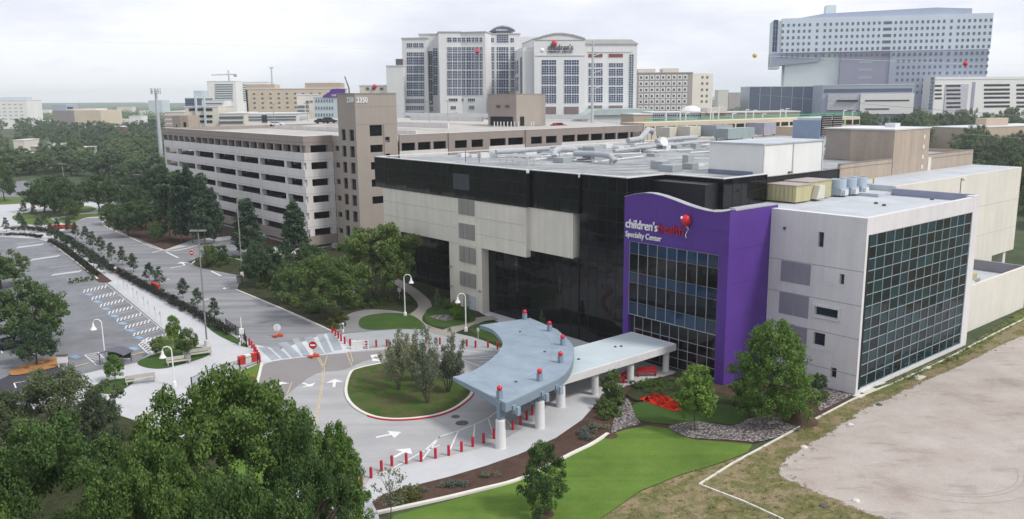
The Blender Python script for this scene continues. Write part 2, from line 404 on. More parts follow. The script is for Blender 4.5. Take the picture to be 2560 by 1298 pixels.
# traffic island
isl = cm(G((878, 932), (900, 922), (930, 915), (985, 906), (1050, 908), (1110, 925), (1158, 955), (1180, 982), (1155, 1010), (1115, 1032), (1060, 1045), (985, 1050), (930, 1042), (890, 1022), (868, 995), (866, 965)), 5, True)
area('lawn', isl, .14, M_dry)
kerb('kerb', isl+[isl[0]], .3, .15, M_kerbw)
ic = sum(np.array(p) for p in isl)/len(isl)
ring = [ic+(p-ic)*1.022 for p in isl]
kerb('kerb', ring[24:62], .16, .125, M_redp)
# entrance garden west of the road
area('garden_bed', G((470, 655), (500, 645), (600, 640), (700, 650), (1000, 590), (1135, 745), (1205, 785), (1330, 850), (1420, 862), (1425, 885), (1420, 890), (1250, 870), (1180, 842), (1060, 822), (955, 822), (870, 832), (842, 832), (700, 768), (592, 724), (605, 690), (500, 670)), .05, M_cover)
area('garden_bed', G((258, 556), (300, 535), (420, 520), (600, 540), (720, 600), (640, 640), (575, 590), (480, 600), (412, 625), (320, 588)), .05, M_mulch)
area('path', cm(G((840, 835), (855, 800), (880, 783), (925, 775), (1000, 780), (1050, 800), (1062, 822), (955, 826), (870, 834)), 5, True), .056, M_greypath)
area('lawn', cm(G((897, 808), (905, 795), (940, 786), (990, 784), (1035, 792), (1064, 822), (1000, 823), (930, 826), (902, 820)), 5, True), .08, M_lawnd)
MB().strip(cm(G((960, 690), (1010, 715), (1050, 745), (1062, 768), (1040, 790), (1042, 810), (1080, 826), (1130, 838)), 6), 2.0, .062).build('path', M_path)['kind'] = 'structure'
MB().strip(cm(G((1100, 838), (1160, 815), (1200, 800), (1240, 795)), 5), 2.2, .064).build('path', M_path)['kind'] = 'structure'
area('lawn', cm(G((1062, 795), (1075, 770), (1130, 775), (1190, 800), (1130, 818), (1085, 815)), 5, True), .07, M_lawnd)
area('gravel_bed', cm(G((1075, 793), (1110, 788), (1140, 797), (1110, 803)), 5, True), .082, M_cob)
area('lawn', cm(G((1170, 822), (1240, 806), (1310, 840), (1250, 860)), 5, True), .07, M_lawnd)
area('pavement', cm(G((866, 838), (955, 827), (1062, 824), (1180, 843), (1252, 874), (1240, 882), (1140, 869), (1050, 863), (960, 868), (890, 871), (864, 850)), 3, True), .052, paving('grey_concrete', (.33, .355, .37), 2.4))
# south garden
area('garden_bed', G((945, 1283), (930, 1255), (960, 1235), (1020, 1218), (1120, 1193), (1215, 1165), (1300, 1135), (1390, 1095), (1455, 1050), (1490, 1010), (1505, 985), (1570, 965), (1680, 936), (1800, 965), (1900, 960), (2140, 985), (2040, 1048), (1990, 1076), (1880, 1112), (1700, 1110), (1560, 1080), (1522, 1086), (1430, 1133), (1290, 1206)), .02, M_mulch)
area('garden_bed', cm(G((1565, 985), (1620, 950), (1690, 945), (1770, 975), (1900, 1010), (1900, 1045), (1830, 1062), (1700, 1065), (1590, 1050), (1570, 1020)), 5, True), .05, M_cover)
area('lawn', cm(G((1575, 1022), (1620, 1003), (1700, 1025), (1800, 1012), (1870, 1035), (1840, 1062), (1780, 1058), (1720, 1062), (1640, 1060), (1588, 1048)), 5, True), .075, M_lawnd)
area('gravel_bed', cm(G((1548, 1008), (1570, 998), (1580, 1020), (1590, 1045), (1600, 1062), (1560, 1072), (1530, 1084), (1532, 1060)), 5, True), .085, M_cob)
area('gravel_bed', cm(G((1672, 1068), (1740, 1056), (1830, 1066), (1880, 1046), (1960, 1045), (2010, 1058), (1985, 1078), (1900, 1106), (1820, 1102), (1740, 1098), (1700, 1088)), 5, True), .09, M_cob)
area('gravel_bed', G((2030, 985), (2060, 960), (2132, 988), (2050, 1030)), .06, M_cob)
bd = cm(G((1612, 1003), (1625, 992), (1660, 992), (1690, 1005), (1716, 1022), (1700, 1032), (1668, 1025), (1640, 1015)), 5, True)
area('flower_bed', bd, .12, M_red); area('flower_bed', cm(G((1601, 1000), (1618, 994), (1622, 1004), (1606, 1006)), 5, True), .12, M_red)
MB().strip(cm(G((1562, 988), (1575, 998), (1592, 1005), (1608, 1004)), 5), .45, .12).build('flower_bed', M_blackm)['kind'] = 'structure'
area('lawn', G((985, 1290), (1290, 1207), (1430, 1134), (1523, 1088), (1560, 1076), (1620, 1065), (1672, 1072), (1700, 1090), (1740, 1100), (1820, 1106), (1882, 1112), (1868, 1132), (1800, 1158), (1700, 1188), (1600, 1228), (1500, 1298), (1440, 1420), (960, 1460), (955, 1330)), .03, M_lawn)
kerb('kerb', cm(G((943, 1284), (1100, 1250), (1200, 1226), (1290, 1203), (1360, 1172), (1430, 1136), (1480, 1112), (1520, 1086)), 4), .34, .14, M_kerbw, .02)
kerb('kerb', cm(G((592, 726), (700, 771), (780, 806), (842, 836)), 4), .25, .14, M_kerb)
kerb('kerb', cm(G((256, 548), (262, 566), (310, 588), (412, 628), (500, 612)), 4), .25, .14, M_kerb)
kerb('kerb', cm(G((480, 660), (500, 649), (560, 644), (606, 652)), 4), .25, .14, M_kerb)
kerb('kerb', cm(G((-120, 590), (0, 589), (95, 594), (122, 604), (152, 626), (244, 698)), 4), .3, .12, M_kerbw)
kerb('kerb', cm(G((655, 908), (648, 940), (640, 968)), 3), .3, .13, M_kerbw)
# bare field
fld = G((1500, 1298), (1600, 1228), (1700, 1188), (1800, 1158), (1868, 1132), (1990, 1078), (2140, 990), (2420, 864), (2560, 772), (2900, 640))
area('field', fld+[np.array([240., 120.]), np.array([150., 20.]), np.array([30., 20.]), np.array([5., 40.])], -.03, M_field)
pad = cm(G((1948, 1172), (2010, 1120), (2100, 1068), (2190, 1010), (2300, 960), (2420, 905), (2560, 840), (2760, 790), (2900, 1000), (2900, 1500), (2420, 1500), (2270, 1320), (2180, 1285), (2060, 1238), (1985, 1205)), 5, True)
pc_ = sum(pad)/len(pad); b = MB(); n_ = len(pad)
rings = [[pc_+(q-pc_)*k+(q-pc_)/np.linalg.norm(q-pc_)*d for q in pad] for k, d in ((1, 1.6), (1, 0), (1, -2.2))]
for r_ in rings: b.v += [(float(q[0]), float(q[1]), -.02) for q in r_]
for k in (0, 1):
    for i in range(n_): j = (i+1) % n_; b.f.append((k*n_+i, k*n_+j, (k+1)*n_+j, (k+1)*n_+i)); b.mi.append(0)
b.f.append(tuple(2*n_+i for i in range(n_))); b.mi.append(0)
po = tag(b.build('old_parking_pad', M_pad), kind='structure')
ea = po.data.attributes.new('edge', 'FLOAT', 'POINT'); ea.data.foreach_set('value', [0.]*n_+[.5]*n_+[1.]*n_)
cpt = P(2330, 1150)[:2]
def arc(c, r, a0, a1): return [np.array([c[0]+r*math.cos(math.radians(a)), c[1]+r*math.sin(math.radians(a))]) for a in range(a0, a1, 8)]
M_tm = paving('tyre_trace', (.30, .275, .27), 0, var=.12)
lines('road_marking', [arc(cpt, 6.2, 200, 345), arc(cpt, 6.6, 205, 335), arc(cpt, 7.6, 210, 320)], .10, -.016, M_tm)
wl = G((1958, 1300), (1860, 1255), (1748, 1212)); wl2 = G((1748, 1212), (1830, 1160), (1990, 1073), (2130, 1000), (2240, 955), (2330, 915), (2400, 880), (2480, 838), (2600, 778))
kerb('kerb', wl2, .13, .12, M_kerbw, -.02); kerb('kerb', wl, .13, .12, M_kerbw, -.02)
area('lawn', cm(G((2160, 984), (2290, 925), (2420, 868), (2520, 800), (2640, 720), (2640, 760), (2520, 822), (2440, 872), (2360, 910), (2280, 945), (2200, 985)), 4, True), -.024, M_weed)
# far-left park lawns
area('lawn', cm(G((30, 545), (50, 535), (110, 528), (165, 525), (215, 515), (240, 525), (170, 540), (125, 545), (150, 558), (120, 562), (60, 560)), 4, True), .03, M_lawnp)
area('lawn', cm(G((145, 548), (200, 536), (255, 534), (255, 541), (215, 544), (175, 560), (150, 556)), 4, True), .03, M_lawnp)
area('lawn', G((-80, 500), (0, 492), (60, 492), (78, 508), (0, 512), (-60, 520)), .03, M_lawnp)
# beds along the hedge and by the bus stop
area('garden_bed', cm(G((125, 602), (160, 612), (262, 690), (278, 704), (250, 706), (228, 690), (150, 625)), 3, True), .06, M_mulch)
area('garden_bed', cm(G((345, 905), (390, 885), (440, 872), (500, 868), (523, 880), (515, 892), (460, 910), (405, 922), (360, 918)), 5, True), .05, M_lawnd)
area('garden_bed', cm(G((395, 865), (430, 830), (480, 855), (498, 860), (470, 872), (410, 875)), 4, True), .05, M_lawnp)
area('garden_bed', cm(G((225, 975), (260, 955), (330, 945), (330, 960), (280, 985)), 4, True), .05, M_lawnd)
area('garden_bed', cm(G((25, 930), (60, 915), (148, 893), (152, 915), (70, 935), (30, 940)), 4, True), .1, M_omulch)
area('garden_bed', G((500, 975), (652, 908), (650, 935), (636, 985), (600, 1040), (420, 1100)), .05, M_lawn)
area('garden_bed', cm(G((510, 808), (560, 828), (608, 856), (620, 868), (595, 862), (540, 835)), 4, True), .05, M_lawnd)
area('garden_bed', cm(G((-300, 1120), (-60, 1060), (120, 1020), (300, 1040), (420, 1090), (640, 1120), (700, 1250), (760, 1420), (600, 2000), (-600, 2000)), 4, True), .06, M_cover)
area('garden_bed', cm(G((560, 1010), (625, 960), (648, 935), (638, 1000), (690, 1180), (720, 1330), (640, 1300), (560, 1120)), 4, True), .068, M_lawn)
# markings
segs = []
cv = cm(G((0, 596), (95, 601), (122, 610), (200, 668), (240, 700)), 8)
for i in range(2, 33, 1):
    p = cv[i]; u, v = proj((p[0], p[1], 0)); segs.append([p, P(u-66, v+8)[:2]])
lines('parking_marking', segs, .13, .012, M_paintg)
hat = []
for (u0, v0, u1, v1) in ((108, 611, 43, 619), (148, 640, 78, 650), (203, 678, 130, 688)):
    for i in range(8):
        t = i/8; hat.append([P(u0+(u1-u0)*t, v0+(v1-v0)*t-2)[:2], P(u0+(u1-u0)*t-9, v0+(v1-v0)*t+3)[:2]])
lines('parking_marking', hat, .3, .012, M_paintw)
segs = []; hat = []; blue = []
for i in range(15):
    t = i/14; u = 266+(417-266)*t; v = 713+(834-713)*t; L_ = 62+6*t; dv = 13+6*t
    segs.append([P(u, v)[:2], P(u-L_, v+dv)[:2]])
    if i % 2 == 0:
        for k in range(7):
            q = k/7; hat.append([P(u-L_*q, v+dv*q)[:2], P(u-L_*q-4, v+dv*q+8)[:2]])
    elif i < 14:
        a = P(u-L_*.83-1, v+dv*.83+4); blue.append(a)
segs.append(G((262, 708), (420, 836))); segs.append(G((276, 708), (430, 832)))
lines('parking_marking', segs, .12, .012, M_paintg); lines('parking_marking', hat, .16, .013, M_paintw)
b = MB()
for a in blue+[P(85, 943), P(190, 893), P(335, 872)]:
    b.strip([a[:2]+np.array([-.7, .5]), a[:2]+np.array([.55, -.4])], .8, .014)
tag(b.build('parking_marking', M_paintb), kind='structure')
hat = [G((212, 888), (240, 912)), G((245, 881), (272, 908))]
for k in range(7): hat.append(G((212+4*k, 888+3.4*k), (245+4*k, 881+3.9*k)))
hat += [G((347, 862), (372, 885)), G((356, 852), (388, 880))]
for k in range(6): hat.append(G((347+4.5*k, 862+4*k), (372+3*k, 843+6*k)))
hat += [G((35, 958), (160, 937)), G((35, 958), (40, 970)), G((60, 968), (165, 945)), G((306, 884), (322, 897)), G((0, 870), (6, 884))]
lines('parking_marking', hat, .14, .014, M_paintw)
lines('parking_marking', [G((188, 918), (222, 909)), G((330, 889), (362, 881))], .3, .06, M_painty)
cur = [G((975, 1175), (1062, 1127), (1100, 1113)), G((1062, 1127), (1100, 1092)), G((1055, 1150), (1100, 1092)), G((1125, 1125), (1146, 1077)), G((1182, 1112), (1187, 1062)), G((1235, 1090), (1220, 1046)), G((1100, 1092), (1146, 1077), (1187, 1062), (1220, 1046), (1247, 1026)), G((1262, 1046), (1280, 1068)), G((1280, 1005), (1315, 1045)), G((1300, 990), (1345, 1015))]
cur += [G((1100, 902), (1240, 889)), G((1150, 898), (1235, 896)), G((1150, 898), (1200, 916)), G((1120, 890), (1240, 883)), G((1200, 905), (1240, 903))]
lines('road_marking', cur, .14, .018, M_paintw)
def arrow(tail, head, w=.16, hl=.42, hw=.95):
    a = P(*tail)[:2]; c = P(*head)[:2]; d = c-a; L_ = np.linalg.norm(d); d /= L_; n = np.array([-d[1], d[0]]); hh = L_*hl
    bb = MB(); e = c-d*hh
    bb.poly([(*(a+n*w), .019), (*(a-n*w), .019), (*(e-n*w), .019), (*(e+n*w), .019)])
    bb.poly([(*(e+n*hw), .019), (*(e-n*hw), .019), (*c, .019)][::-1]); tag(bb.build('road_marking', M_paintw), kind='structure')
for a in (((940, 1094), (1003, 1081)), ((985, 1144), (1026, 1121)), ((835, 968), (837, 948)), ((757, 958), (781, 966)), ((697, 968), (704, 955)), ((962, 894), (926, 888)), ((962, 894), (930, 903)), ((575, 720), (556, 722)), ((462, 663), (452, 655))): arrow(*a)
yl = [G((793, 892), (808, 920), (806, 945), (797, 1000), (785, 1060)), G((797, 891), (812, 920), (810, 945), (801, 1000), (790, 1060)), G((864, 878), (880, 915)), G((876, 878), (882, 905)), G((730, 955), (718, 985)), G((818, 890), (808, 925))]
lines('road_marking', yl, .09, .017, M_painty)
wl_ = [G((415, 630), (446, 645)), G((425, 670), (462, 664)), G((528, 678), (552, 690)), G((380, 632), (420, 622)), G((505, 752), (520, 748)), G((404, 702), (424, 698)), G((300, 652), (330, 645)), G((592, 655), (604, 652))]
lines('road_marking', wl_, .35, .016, M_paintw)
M_iron = mat('iron', (.09, .085, .085), .7)
for u, v, r, w_ in ((1139, 1042, .42, 'smaller'), (1155, 1058, .62, 'larger')):
    c = P(u, v); b = MB(); b.lathe((c[0], c[1], .0), [(r, .0), (r, .022), (r*.9, .026)], 16)
    tag(b.build('manhole_cover', M_iron), w_+' of two dark round manhole covers in the drop-off lane', 'manhole cover', 'manhole covers')
# ------------------------------------------------------------------ buildings: materials
M_black = glass('black_glass', (.004, .0045, .0065), .05, .36)
M_blackf = mat('black_frame', (.012, .012, .015), .4)
M_mull2 = mat('grey_mullion', (.36, .37, .40), .5)
M_mull = mat('aluminium_mullion', (.50, .50, .50), .45)
M_beige = mat('beige_precast', (.65, .62, .55), .85, .06, .25, streak=.10, fine=.05)
M_cream = mat('cream_stucco', (.64, .62, .57), .85, .05, .2, streak=.06, fine=.04)
M_white = mat('white_precast', (.62, .615, .63), .85, .05, .25, streak=.07, fine=.04)
M_greyp = mat('grey_panel', (.235, .23, .275), .6, .06)
M_purple = mat('purple_panel', (.088, .034, .245), .5, .08, .3, spec=.3)
M_roofw = mat('white_membrane', (.44, .47, .51), .8, .12, .25, fine=.06)
M_cap = mat('metal_cap', (.60, .61, .62), .5, .05)
M_louv = mat('louvre', (.30, .30, .28), .7, .08)
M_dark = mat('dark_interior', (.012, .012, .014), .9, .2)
M_blueg = glass('blue_spandrel', (.008, .031, .072), .06, .38)
M_teal = glass('teal_glass', (.006, .024, .031), .05, .24, .7)
M_navy = glass('navy_window', (.012, .02, .045), .08)
M_letter = mat('white_letter', (.80, .80, .80), .5, .02); M_letterr = mat('red_letter', (.42, .012, .02), .45, .04); M_letterd = mat('dark_letter', (.05, .05, .055), .5)
M_redball = mat('red_globe', (.55, .012, .03), .3, .03, spec=.5)
def roofmat():
    mt, nt, b = newmat('patched_roof')
    mp = (.12, .6, 1.)
    c = ramp(nt, noise(nt, 1., 6, .7, mapscale=(.10, .42, 1), rot=math.radians(-52)), [(.33, (.14, .145, .16)), (.44, (.27, .285, .30)), (.55, (.36, .38, .385)), (.72, (.50, .52, .52))])
    f = ramp(nt, noise(nt, .9, 5, .7), [(.36, (.72, .73, .74)), (.5, (1, 1, 1))]); c = mixc(nt, 1., c, f, 'MULTIPLY')
    nt.links.new(c, b.inputs['Base Color']); b.inputs['Roughness'].default_value = .9; b.inputs['Specular IOR Level'].default_value = .12; return mt
M_roof = roofmat()
# ------------------------------------------------------------------ main dark glass building
main = thing('office_building', 'long flat-roofed black glass office building with beige precast panels behind the canopy', 'building', K.pt(-50, 0, 0))
TZ = 20.85
core = MB(); core.cur = 0
core.box(K, -77, -17.6, -2.5, 68.4, 0, 20.35); core.box(K, -77, -45, 68.41, 104, 0, 20.34)
core.build('body', M_blackf, main)
rf = MB(); rf.poly([K.pt(-79, -7.3, 20.45), K.pt(-42.3, -7.3, 20.45), K.pt(-42.3, -6.7, 20.45), K.pt(-33.2, -6.7, 20.45), K.pt(-33.2, -6.3, 20.45), K.pt(-25.8, -6.3, 20.45), K.pt(-25.8, .5, 20.45), K.pt(-17.4, .5, 20.45), K.pt(-17.4, 68.5, 20.45), K.pt(-45, 68.5, 20.45), K.pt(-45, 104, 20.45), K.pt(-79, 104, 20.45)])
rf.build('roof', M_roof, main)
# parapet cap
outl = [(-79.4, 104), (-79.4, -7.75), (-41.9, -7.75), (-41.9, -7.15), (-33., -7.15), (-33., -6.75), (-25.4, -6.75), (-25.4, 0), (-17., 0), (-17., 8.6)]
cp = MB()
for (a0, b0), (a1, b1) in zip(outl, outl[1:]):
    if a0 == a1:
        o_ = 0 if a0 < -78 else -.45
        cp.box(K, a0+o_, a0+o_+.45, min(b0, b1), max(b0, b1), TZ-.02, TZ+.1)
    else: cp.box(K, a0+.46, a1-.01, b0-.003, b0+.5, TZ-.016, TZ+.096)
cp.build('parapet_cap', M_cap, main)
def band(name, a0, a1, t, z0, z1, na, nz, seed, side=True):
    g, f = glazing(K, lspan(a0, a1, na), lspan(z0, z1, nz), t, .05, .03, .002, seed)
    o = g.build(name, M_black, main); f.build('frame', M_blackf, o)
    return o
def sideband(name, a, t0, t1, z0, z1, nt_, nz, seed):
    fr = Fr(K.xy(a, 0), 40); g, f = glazing(fr, lspan(t0, t1, nt_), lspan(z0, z1, nz), 0, .05, .03, .002, seed)
    o = g.build(name, M_black, main); f.build('frame', M_blackf, o)
bk = MB()
bk.box(K, -79.4, -41.92, -7.72, -2.4, 16.05, 20.40); bk.box(K, -41.93, -33.02, -7.1, -2.4, 16.05, 20.401); bk.box(K, -33.0, -25.42, -6.72, -2.4, .05, 20.402)
bk.box(K, -25.44, -17.03, .03, 8, 17.2, 20.403)
bk.build('glass_backing', M_blackf, main)
band('glass_band', -79.4, -41.9, -7.78, 16.05, TZ-.03, 24, 3, 1); band('glass_band', -41.9, -33., -7.16, 16.05, TZ-.03, 6, 3, 2)
band('glass_band', -33., -25.4, -6.78, .1, TZ-.03, 5, 12, 3)
sideband('glass_band', -25.36, -6.75, 0, 17.6, TZ-.03, 5, 2, 4); band('glass_band', -25.4, -17., -.03, 17.6, TZ-.03, 6, 2, 5); sideband('glass_band', -16.97, 0, 8.5, 17.6, TZ-.03, 5, 2, 6)
band('glass_wall', -51.6, -42, -6.4, .1, 9.4, 6, 5, 8); band('glass_wall', -42, -33.05, -6.9, .1, 10.4, 6, 6, 9); band('glass_wall', -77, -59.5, -3., .1, 9.4, 11, 5, 10)
bk = MB(); bk.box(K, -51.6, -42, -6.35, -2.4, .06, 9.3); bk.box(K, -42, -33.05, -6.85, -2.4, .06, 10.4); bk.build('glass_backing', M_blackf, main)
def panel(a0, a1, t, t1, z0, z1, joints=(), mt=M_beige):
    m_ = MB(); m_.box(K, a0, a1, t, t1, z0, z1); o = m_.build('wall_panel', mt, main)
    return o
panel(-77.3, -42.05, -7.7, -3.05, 9.4, 16.04); panel(-42.04, -33.9, -7.08, -3.1, 10.3, 16.03); panel(-59.45, -51.68, -7.62, -3.2, 0, 9.39)
jt = MB()
for z in (13.9, 11.6): jt.box(K, -77.3, -57.4, -7.72, -7.69, z, z+.04); jt.box(K, -52.8, -42.06, -7.72, -7.69, z-.3, z-.26)
jt.build('panel_joint', mat('joint', (.34, .32, .28), .9), main)
for z1, z0 in ((15.95, 13.75), (12.5, 10.25), (9.15, 6.85), (5.4, 3.3)):
    for k in range(3):
        l = MB(); a = -56.85+k*1.3
        for q in range(14):
            z = z0+(z1-z0)*q/14; l.box(K, a+.05, a+1.2, -7.80, -7.69, z, z+(z1-z0)/14*.55)
        l.box(K, a+.03, a+1.22, -7.72, -7.685, z0, z1); l.build('louvre', M_louv, main)
d = MB().box(K, -56.1, -54.75, -7.70, -7.6, .02, 2.15).build('door', M_louv, main)
d = MB().box(K, -54.6, -53.2, -7.70, -7.6, .02, 2.1).build('door', mat('pale_door', (.42, .44, .50), .6), main); MB().box(K, -54.45, -54.38, -7.76, -7.70, .9, 1.2).build('handle', M_iron, d)
bw = MB(); bw.box(K, -57.8, -56.8, -7.85, -7.79, 17.3, 19.55); bw.box(K, -56.75, -53.95, -7.86, -7.79, 17.3, 19.55); bw.build('boarded_window', mat('board', (.035, .04, .05), .5), main)
for a, z in ((-59.2, 5.6), (-59.2, 2.6), (-52.3, 3.0)): MB().box(K, a, a+.3, -7.9, -7.6, z, z+.25).build('wall_lamp', M_louv, main)
# tan brick block on its right-hand side
F40 = Fr(K.xy(-17.5, 0), 40)       # s runs away from the camera along the side wall, t goes left
M_tan = mat('tan_brick', (.40, .335, .275), .9, .07, .3, streak=.13, fine=.08); M_tans = mat('tan_brick_dark', (.30, .265, .24), .9, .06)
tanb = MB(); tanb.box(F40, 26.2, 68.5, -.02, .4, 8, 20.95); tanb.box(F40, 68.1, 68.52, .41, 27.4, 0, 20.94); tanb.build('tan_wall', M_tan, main)
tp = MB(); tp.box(F40, 26.2, 68.5, -.06, .3, 20.96, 21.08); tp.build('parapet_cap', mat('dark_cap', (.20, .18, .17), .6), main)
hut = thing('stair_house', 'tall tan brick stair house rising from the right side of the office roof', 'roof house', F40.pt(46, 4, 20.5))
MB().box(F40, 40.6, 51.8, -.1, 6.5, 15.5, 25.0).build('wall', M_tan, hut)
MB().box(F40, 40.7, 51.6, 6.5, 10.5, 20.5, 24.95).build('wall', M_tans, hut); MB().box(F40, 40.4, 52, -.2, 10.7, 25.0, 25.2).build('roof_cap', M_cap, hut)
for z in (24.1, 22.6, 21.1, 19.6): MB().box(F40, 49.7, 50.2, -.16, -.09, z-.6, z).build('wall_patch', M_cream, hut)
MB().box(F40, 47, 48.6, 3, 4.6, 25.2, 25.8).build('roof_vent', M_cap, hut)
MB().box(F40, 51.9, 52.9, -.14, -.03, 17.8, 20.6).build('pale_door', M_cream, main)
# penthouse
ph = thing('stair_penthouse', 'white rooftop penthouse box standing behind the wavy purple entrance block', 'roof house', K.pt(-22, 15, 17.5))
M_ph = mat('white_metal_panel', (.68, .69, .68), .7, .04, .3, streak=.04)
MB().box(K, -25.8, -18., 8.95, 22.7, 17.3, 24.25).build('wall', M_ph, ph)
rp = MB().box(K, -25.95, -17.85, 8.8, 22.85, 24.25, 24.42).build('roof_cap', M_roofw, ph)
for y0, y1 in ((15.4, 15.62), (9., 9.22), (22.3, 22.52)): MB().box(K, -18.02, -17.89, y0, y1, 17.6, 24.2).build('downpipe', M_mull, ph)
MB().box(K, -25.7, -19.3, 8.7, 8.94, 20.5, 21.0).build('flashing', mat('flashing_metal', (.16, .18, .26), .5), ph)
MB().box(K, -18.0, -17.6, 14.6, 15.0, 20.6, 20.75).build('wall_lamp', M_iron, ph)
# ------------------------------------------------------------------ purple entrance block
pur = thing('entrance_block', 'purple entrance block with wavy top edge and gridded dark windows', 'building', K.pt(-18, -5, 0))
PB = -7.44; PA = -10.71; PL = -25.1
prof = [(0, 18.6), (-1, 18.36), (-1.8, 18.27), (-2.8, 18.3), (-4.2, 18.45), (-5.6, 18.7), (-7.2, 19.05), (-8.8, 19.36), (-10.2, 19.52), (-11.4, 19.5), (-12.8, 19.28), (-14.38, 18.85)]
wx0, wx1 = PA-13.55, PA-1.2
front = MB()
# piers, lintel with the wavy top, recessed openings
front.box(K, PL, wx0, PB, PB+.8, 0, 13.8); front.box(K, wx1, PA, PB, PB+.8, 0, 13.8)
pr = [(PL, 13.8), (PA, 13.8)]+[(PA+a, z) for a, z in prof]
front.wallprism(K, pr, PB, PB+.8)
front.build('front_wall', M_purple, pur)
sd = MB(); sd.box(K, PA-.6, PA, PB+.8, 1.2, 0, 18.45); sd.build('side_wall', M_purple, pur)
MB().box(K, PL, PL+.5, PB+.8, 0.0, 0, 17.5).build('side_wall', M_purple, pur)
cap = MB()
pz = [(PA+a, z) for a, z in prof]
for (a0, z0), (a1, z1) in zip(pz, pz[1:]):
    cap.poly([K.pt(a0, PB-.06, z0+.03), K.pt(a0, PB+.9, z0+.03), K.pt(a1, PB+.9, z1+.03), K.pt(a1, PB-.06, z1+.03)]); cap.poly([K.pt(a0, PB-.06, z0-.03), K.pt(a0, PB-.06, z0+.03), K.pt(a1, PB-.06, z1+.03), K.pt(a1, PB-.06, z1-.03)])
    cap.poly([K.pt(a0, PB+.9, z0-.05), K.pt(a1, PB+.9, z1-.05), K.pt(a1, PB+.9, z1+.03), K.pt(a0, PB+.9, z0+.03)])
cap.box(K, PA-.65, PA+.05, PB+.92, 1.2, 18.45, 18.56)
cap.build('parapet_cap', mat('grey_cap', (.34, .34, .37), .5), pur)
MB().box(K, PL+.6, PA-.62, PB+.82, 1.2, 16.8, 17.4).build('roof', M_roofw, pur)
MB().box(K, PL+.4, PA-.62, PB+.5, PB+.78, 0, 13.8).build('glass_backing', M_dark, pur)
cols = lspan(wx0, wx1, 9)
for z0, z1, mt in ((12.38, 13.78, M_blueg), (10.2, 12.38, M_black), (9., 10.2, M_blueg), (6.7, 9., M_black), (5.2, 6.7, M_blueg)):
    g, f = glazing(K, cols, [z0, z1], PB+.1, .05, .08, .004, int(z0*10)); o = g.build('window', mt, pur); f.build('frame', M_mull2, o)
g, f = glazing(K, lspan(wx0+.65, wx1, 9), [.15, 1.3, 2.4, 3.5, 5.05], PB+.42, .045, .06, .004, 5); o = g.build('window', M_black, pur); f.build('frame', M_mull2, o)
w = text("children's", K, PL+.3, 15.35, PB-.02, 1.42, M_letter, pur, 'lettering', 1, .16, .008, 4.75)
text("health", K, PL+.3+4.75+.1, 15.35, PB-.02, 1.42, M_letterr, pur, 'lettering', 1, .16, .0, 3.5)
text("Specialty Center", K, PL+.3, 14.3, PB-.02, .92, M_letter, pur, 'lettering', 1, .12, .006, 5.3)
c = K.pt(PA-5.35, PB-.22, 17.05); bl = MB(); bl.ball(c, .56, 16, 1.2); bo = bl.build('balloon_emblem', M_redball, pur, True)
M_pj = mat('purple_joint', (.055, .022, .155), .6)
for z in (3.6, 7.2, 10.8, 14.4): MB().box(Fr(K.xy(PA, 0), 40), PB+.82, 1.18, -.012, .01, z, z+.035).build('panel_joint', M_pj, pur)
for z in (14.05, 16.3): MB().box(K, PL+.02, PA-.02, PB-.012, PB+.01, z, z+.03).build('panel_joint', M_pj, pur)
for a_ in (PL+4.8, PL+9.6): MB().box(K, a_, a_+.03, PB-.013, PB+.01, 13.82, 18.1).build('panel_joint', M_pj, pur)
hp = MB(); hp.ball(K.pt(PA-5.6, PB-.70, 17.35), .13, 10, 1.3); hp.build('highlight', M_letter, bo)
st = MB(); st.tube([K.pt(PA-5.35+x, PB-.1, z) for x, z in ((-.12, 16.36), (.15, 16.3), (.22, 16.1), (.02, 15.75), (-.12, 15.5), (-.08, 15.22), (-.02, 15.15))], .05, n=6); st.build('string', M_letter, bo)
# ------------------------------------------------------------------ white wing with the glass wall
wh = thing('clinic_wing', 'white precast clinic wing with one large gridded teal glass wall', 'building', K.pt(-5, 10, 0))
holes = [(-5.13, -4.49, 14.65, 16.25), (-2.49, -2.0, 11.15, 12.25), (-4.99, -2.39, 7.5, 8.45), (-4.99, -3.67, 4.26, 5.65), (-2.82, -2.17, 1.2, 2.3)]
w_ = MB(); wall_holes(w_, K, PA, 0, 0, 18.15, holes, 0., .35)
w_.poly([K.pt(PA, .9, 18.15), K.pt(PA, 0, 18.15), K.pt(0, 0, 18.15), K.pt(0, .9, 18.15)][::-1])
w_.poly([K.pt(0, 0, 0), K.pt(0, .42, 0), K.pt(0, .42, 18.15), K.pt(0, 0, 18.15)])
w_.build('wall', M_white, wh)
MB().box(K, PA, -.02, .55, .9, 0, 18.1).build('wall_backing', M_dark, wh)
jt = MB()
for z in (12.78, 9.3, 5.85, 2.03): jt.box(K, PA+.02, -.02, -.012, .01, z-.03, z+.03)
jt.build('panel_joint', mat('joint_grey', (.25, .25, .26), .9), wh)
for h in holes:
    g, f = glazing(K, [h[0], h[1]], [h[2], h[3]], .3, .06, .05, 0, 1); o = g.build('window', M_navy, wh); f.build('frame', M_mull, o)
fp = MB(); fp.box(K, -5.25, -2.15, -.18, -.005, 7.28, 7.48); fp.box(K, -5.25, -2.15, -.18, -.004, 8.47, 8.66); fp.box(K, -5.25, -5.02, -.178, -.006, 7.49, 8.46); fp.box(K, -2.36, -2.15, -.178, -.006, 7.49, 8.46); fp.build('window_surround', M_white, wh)
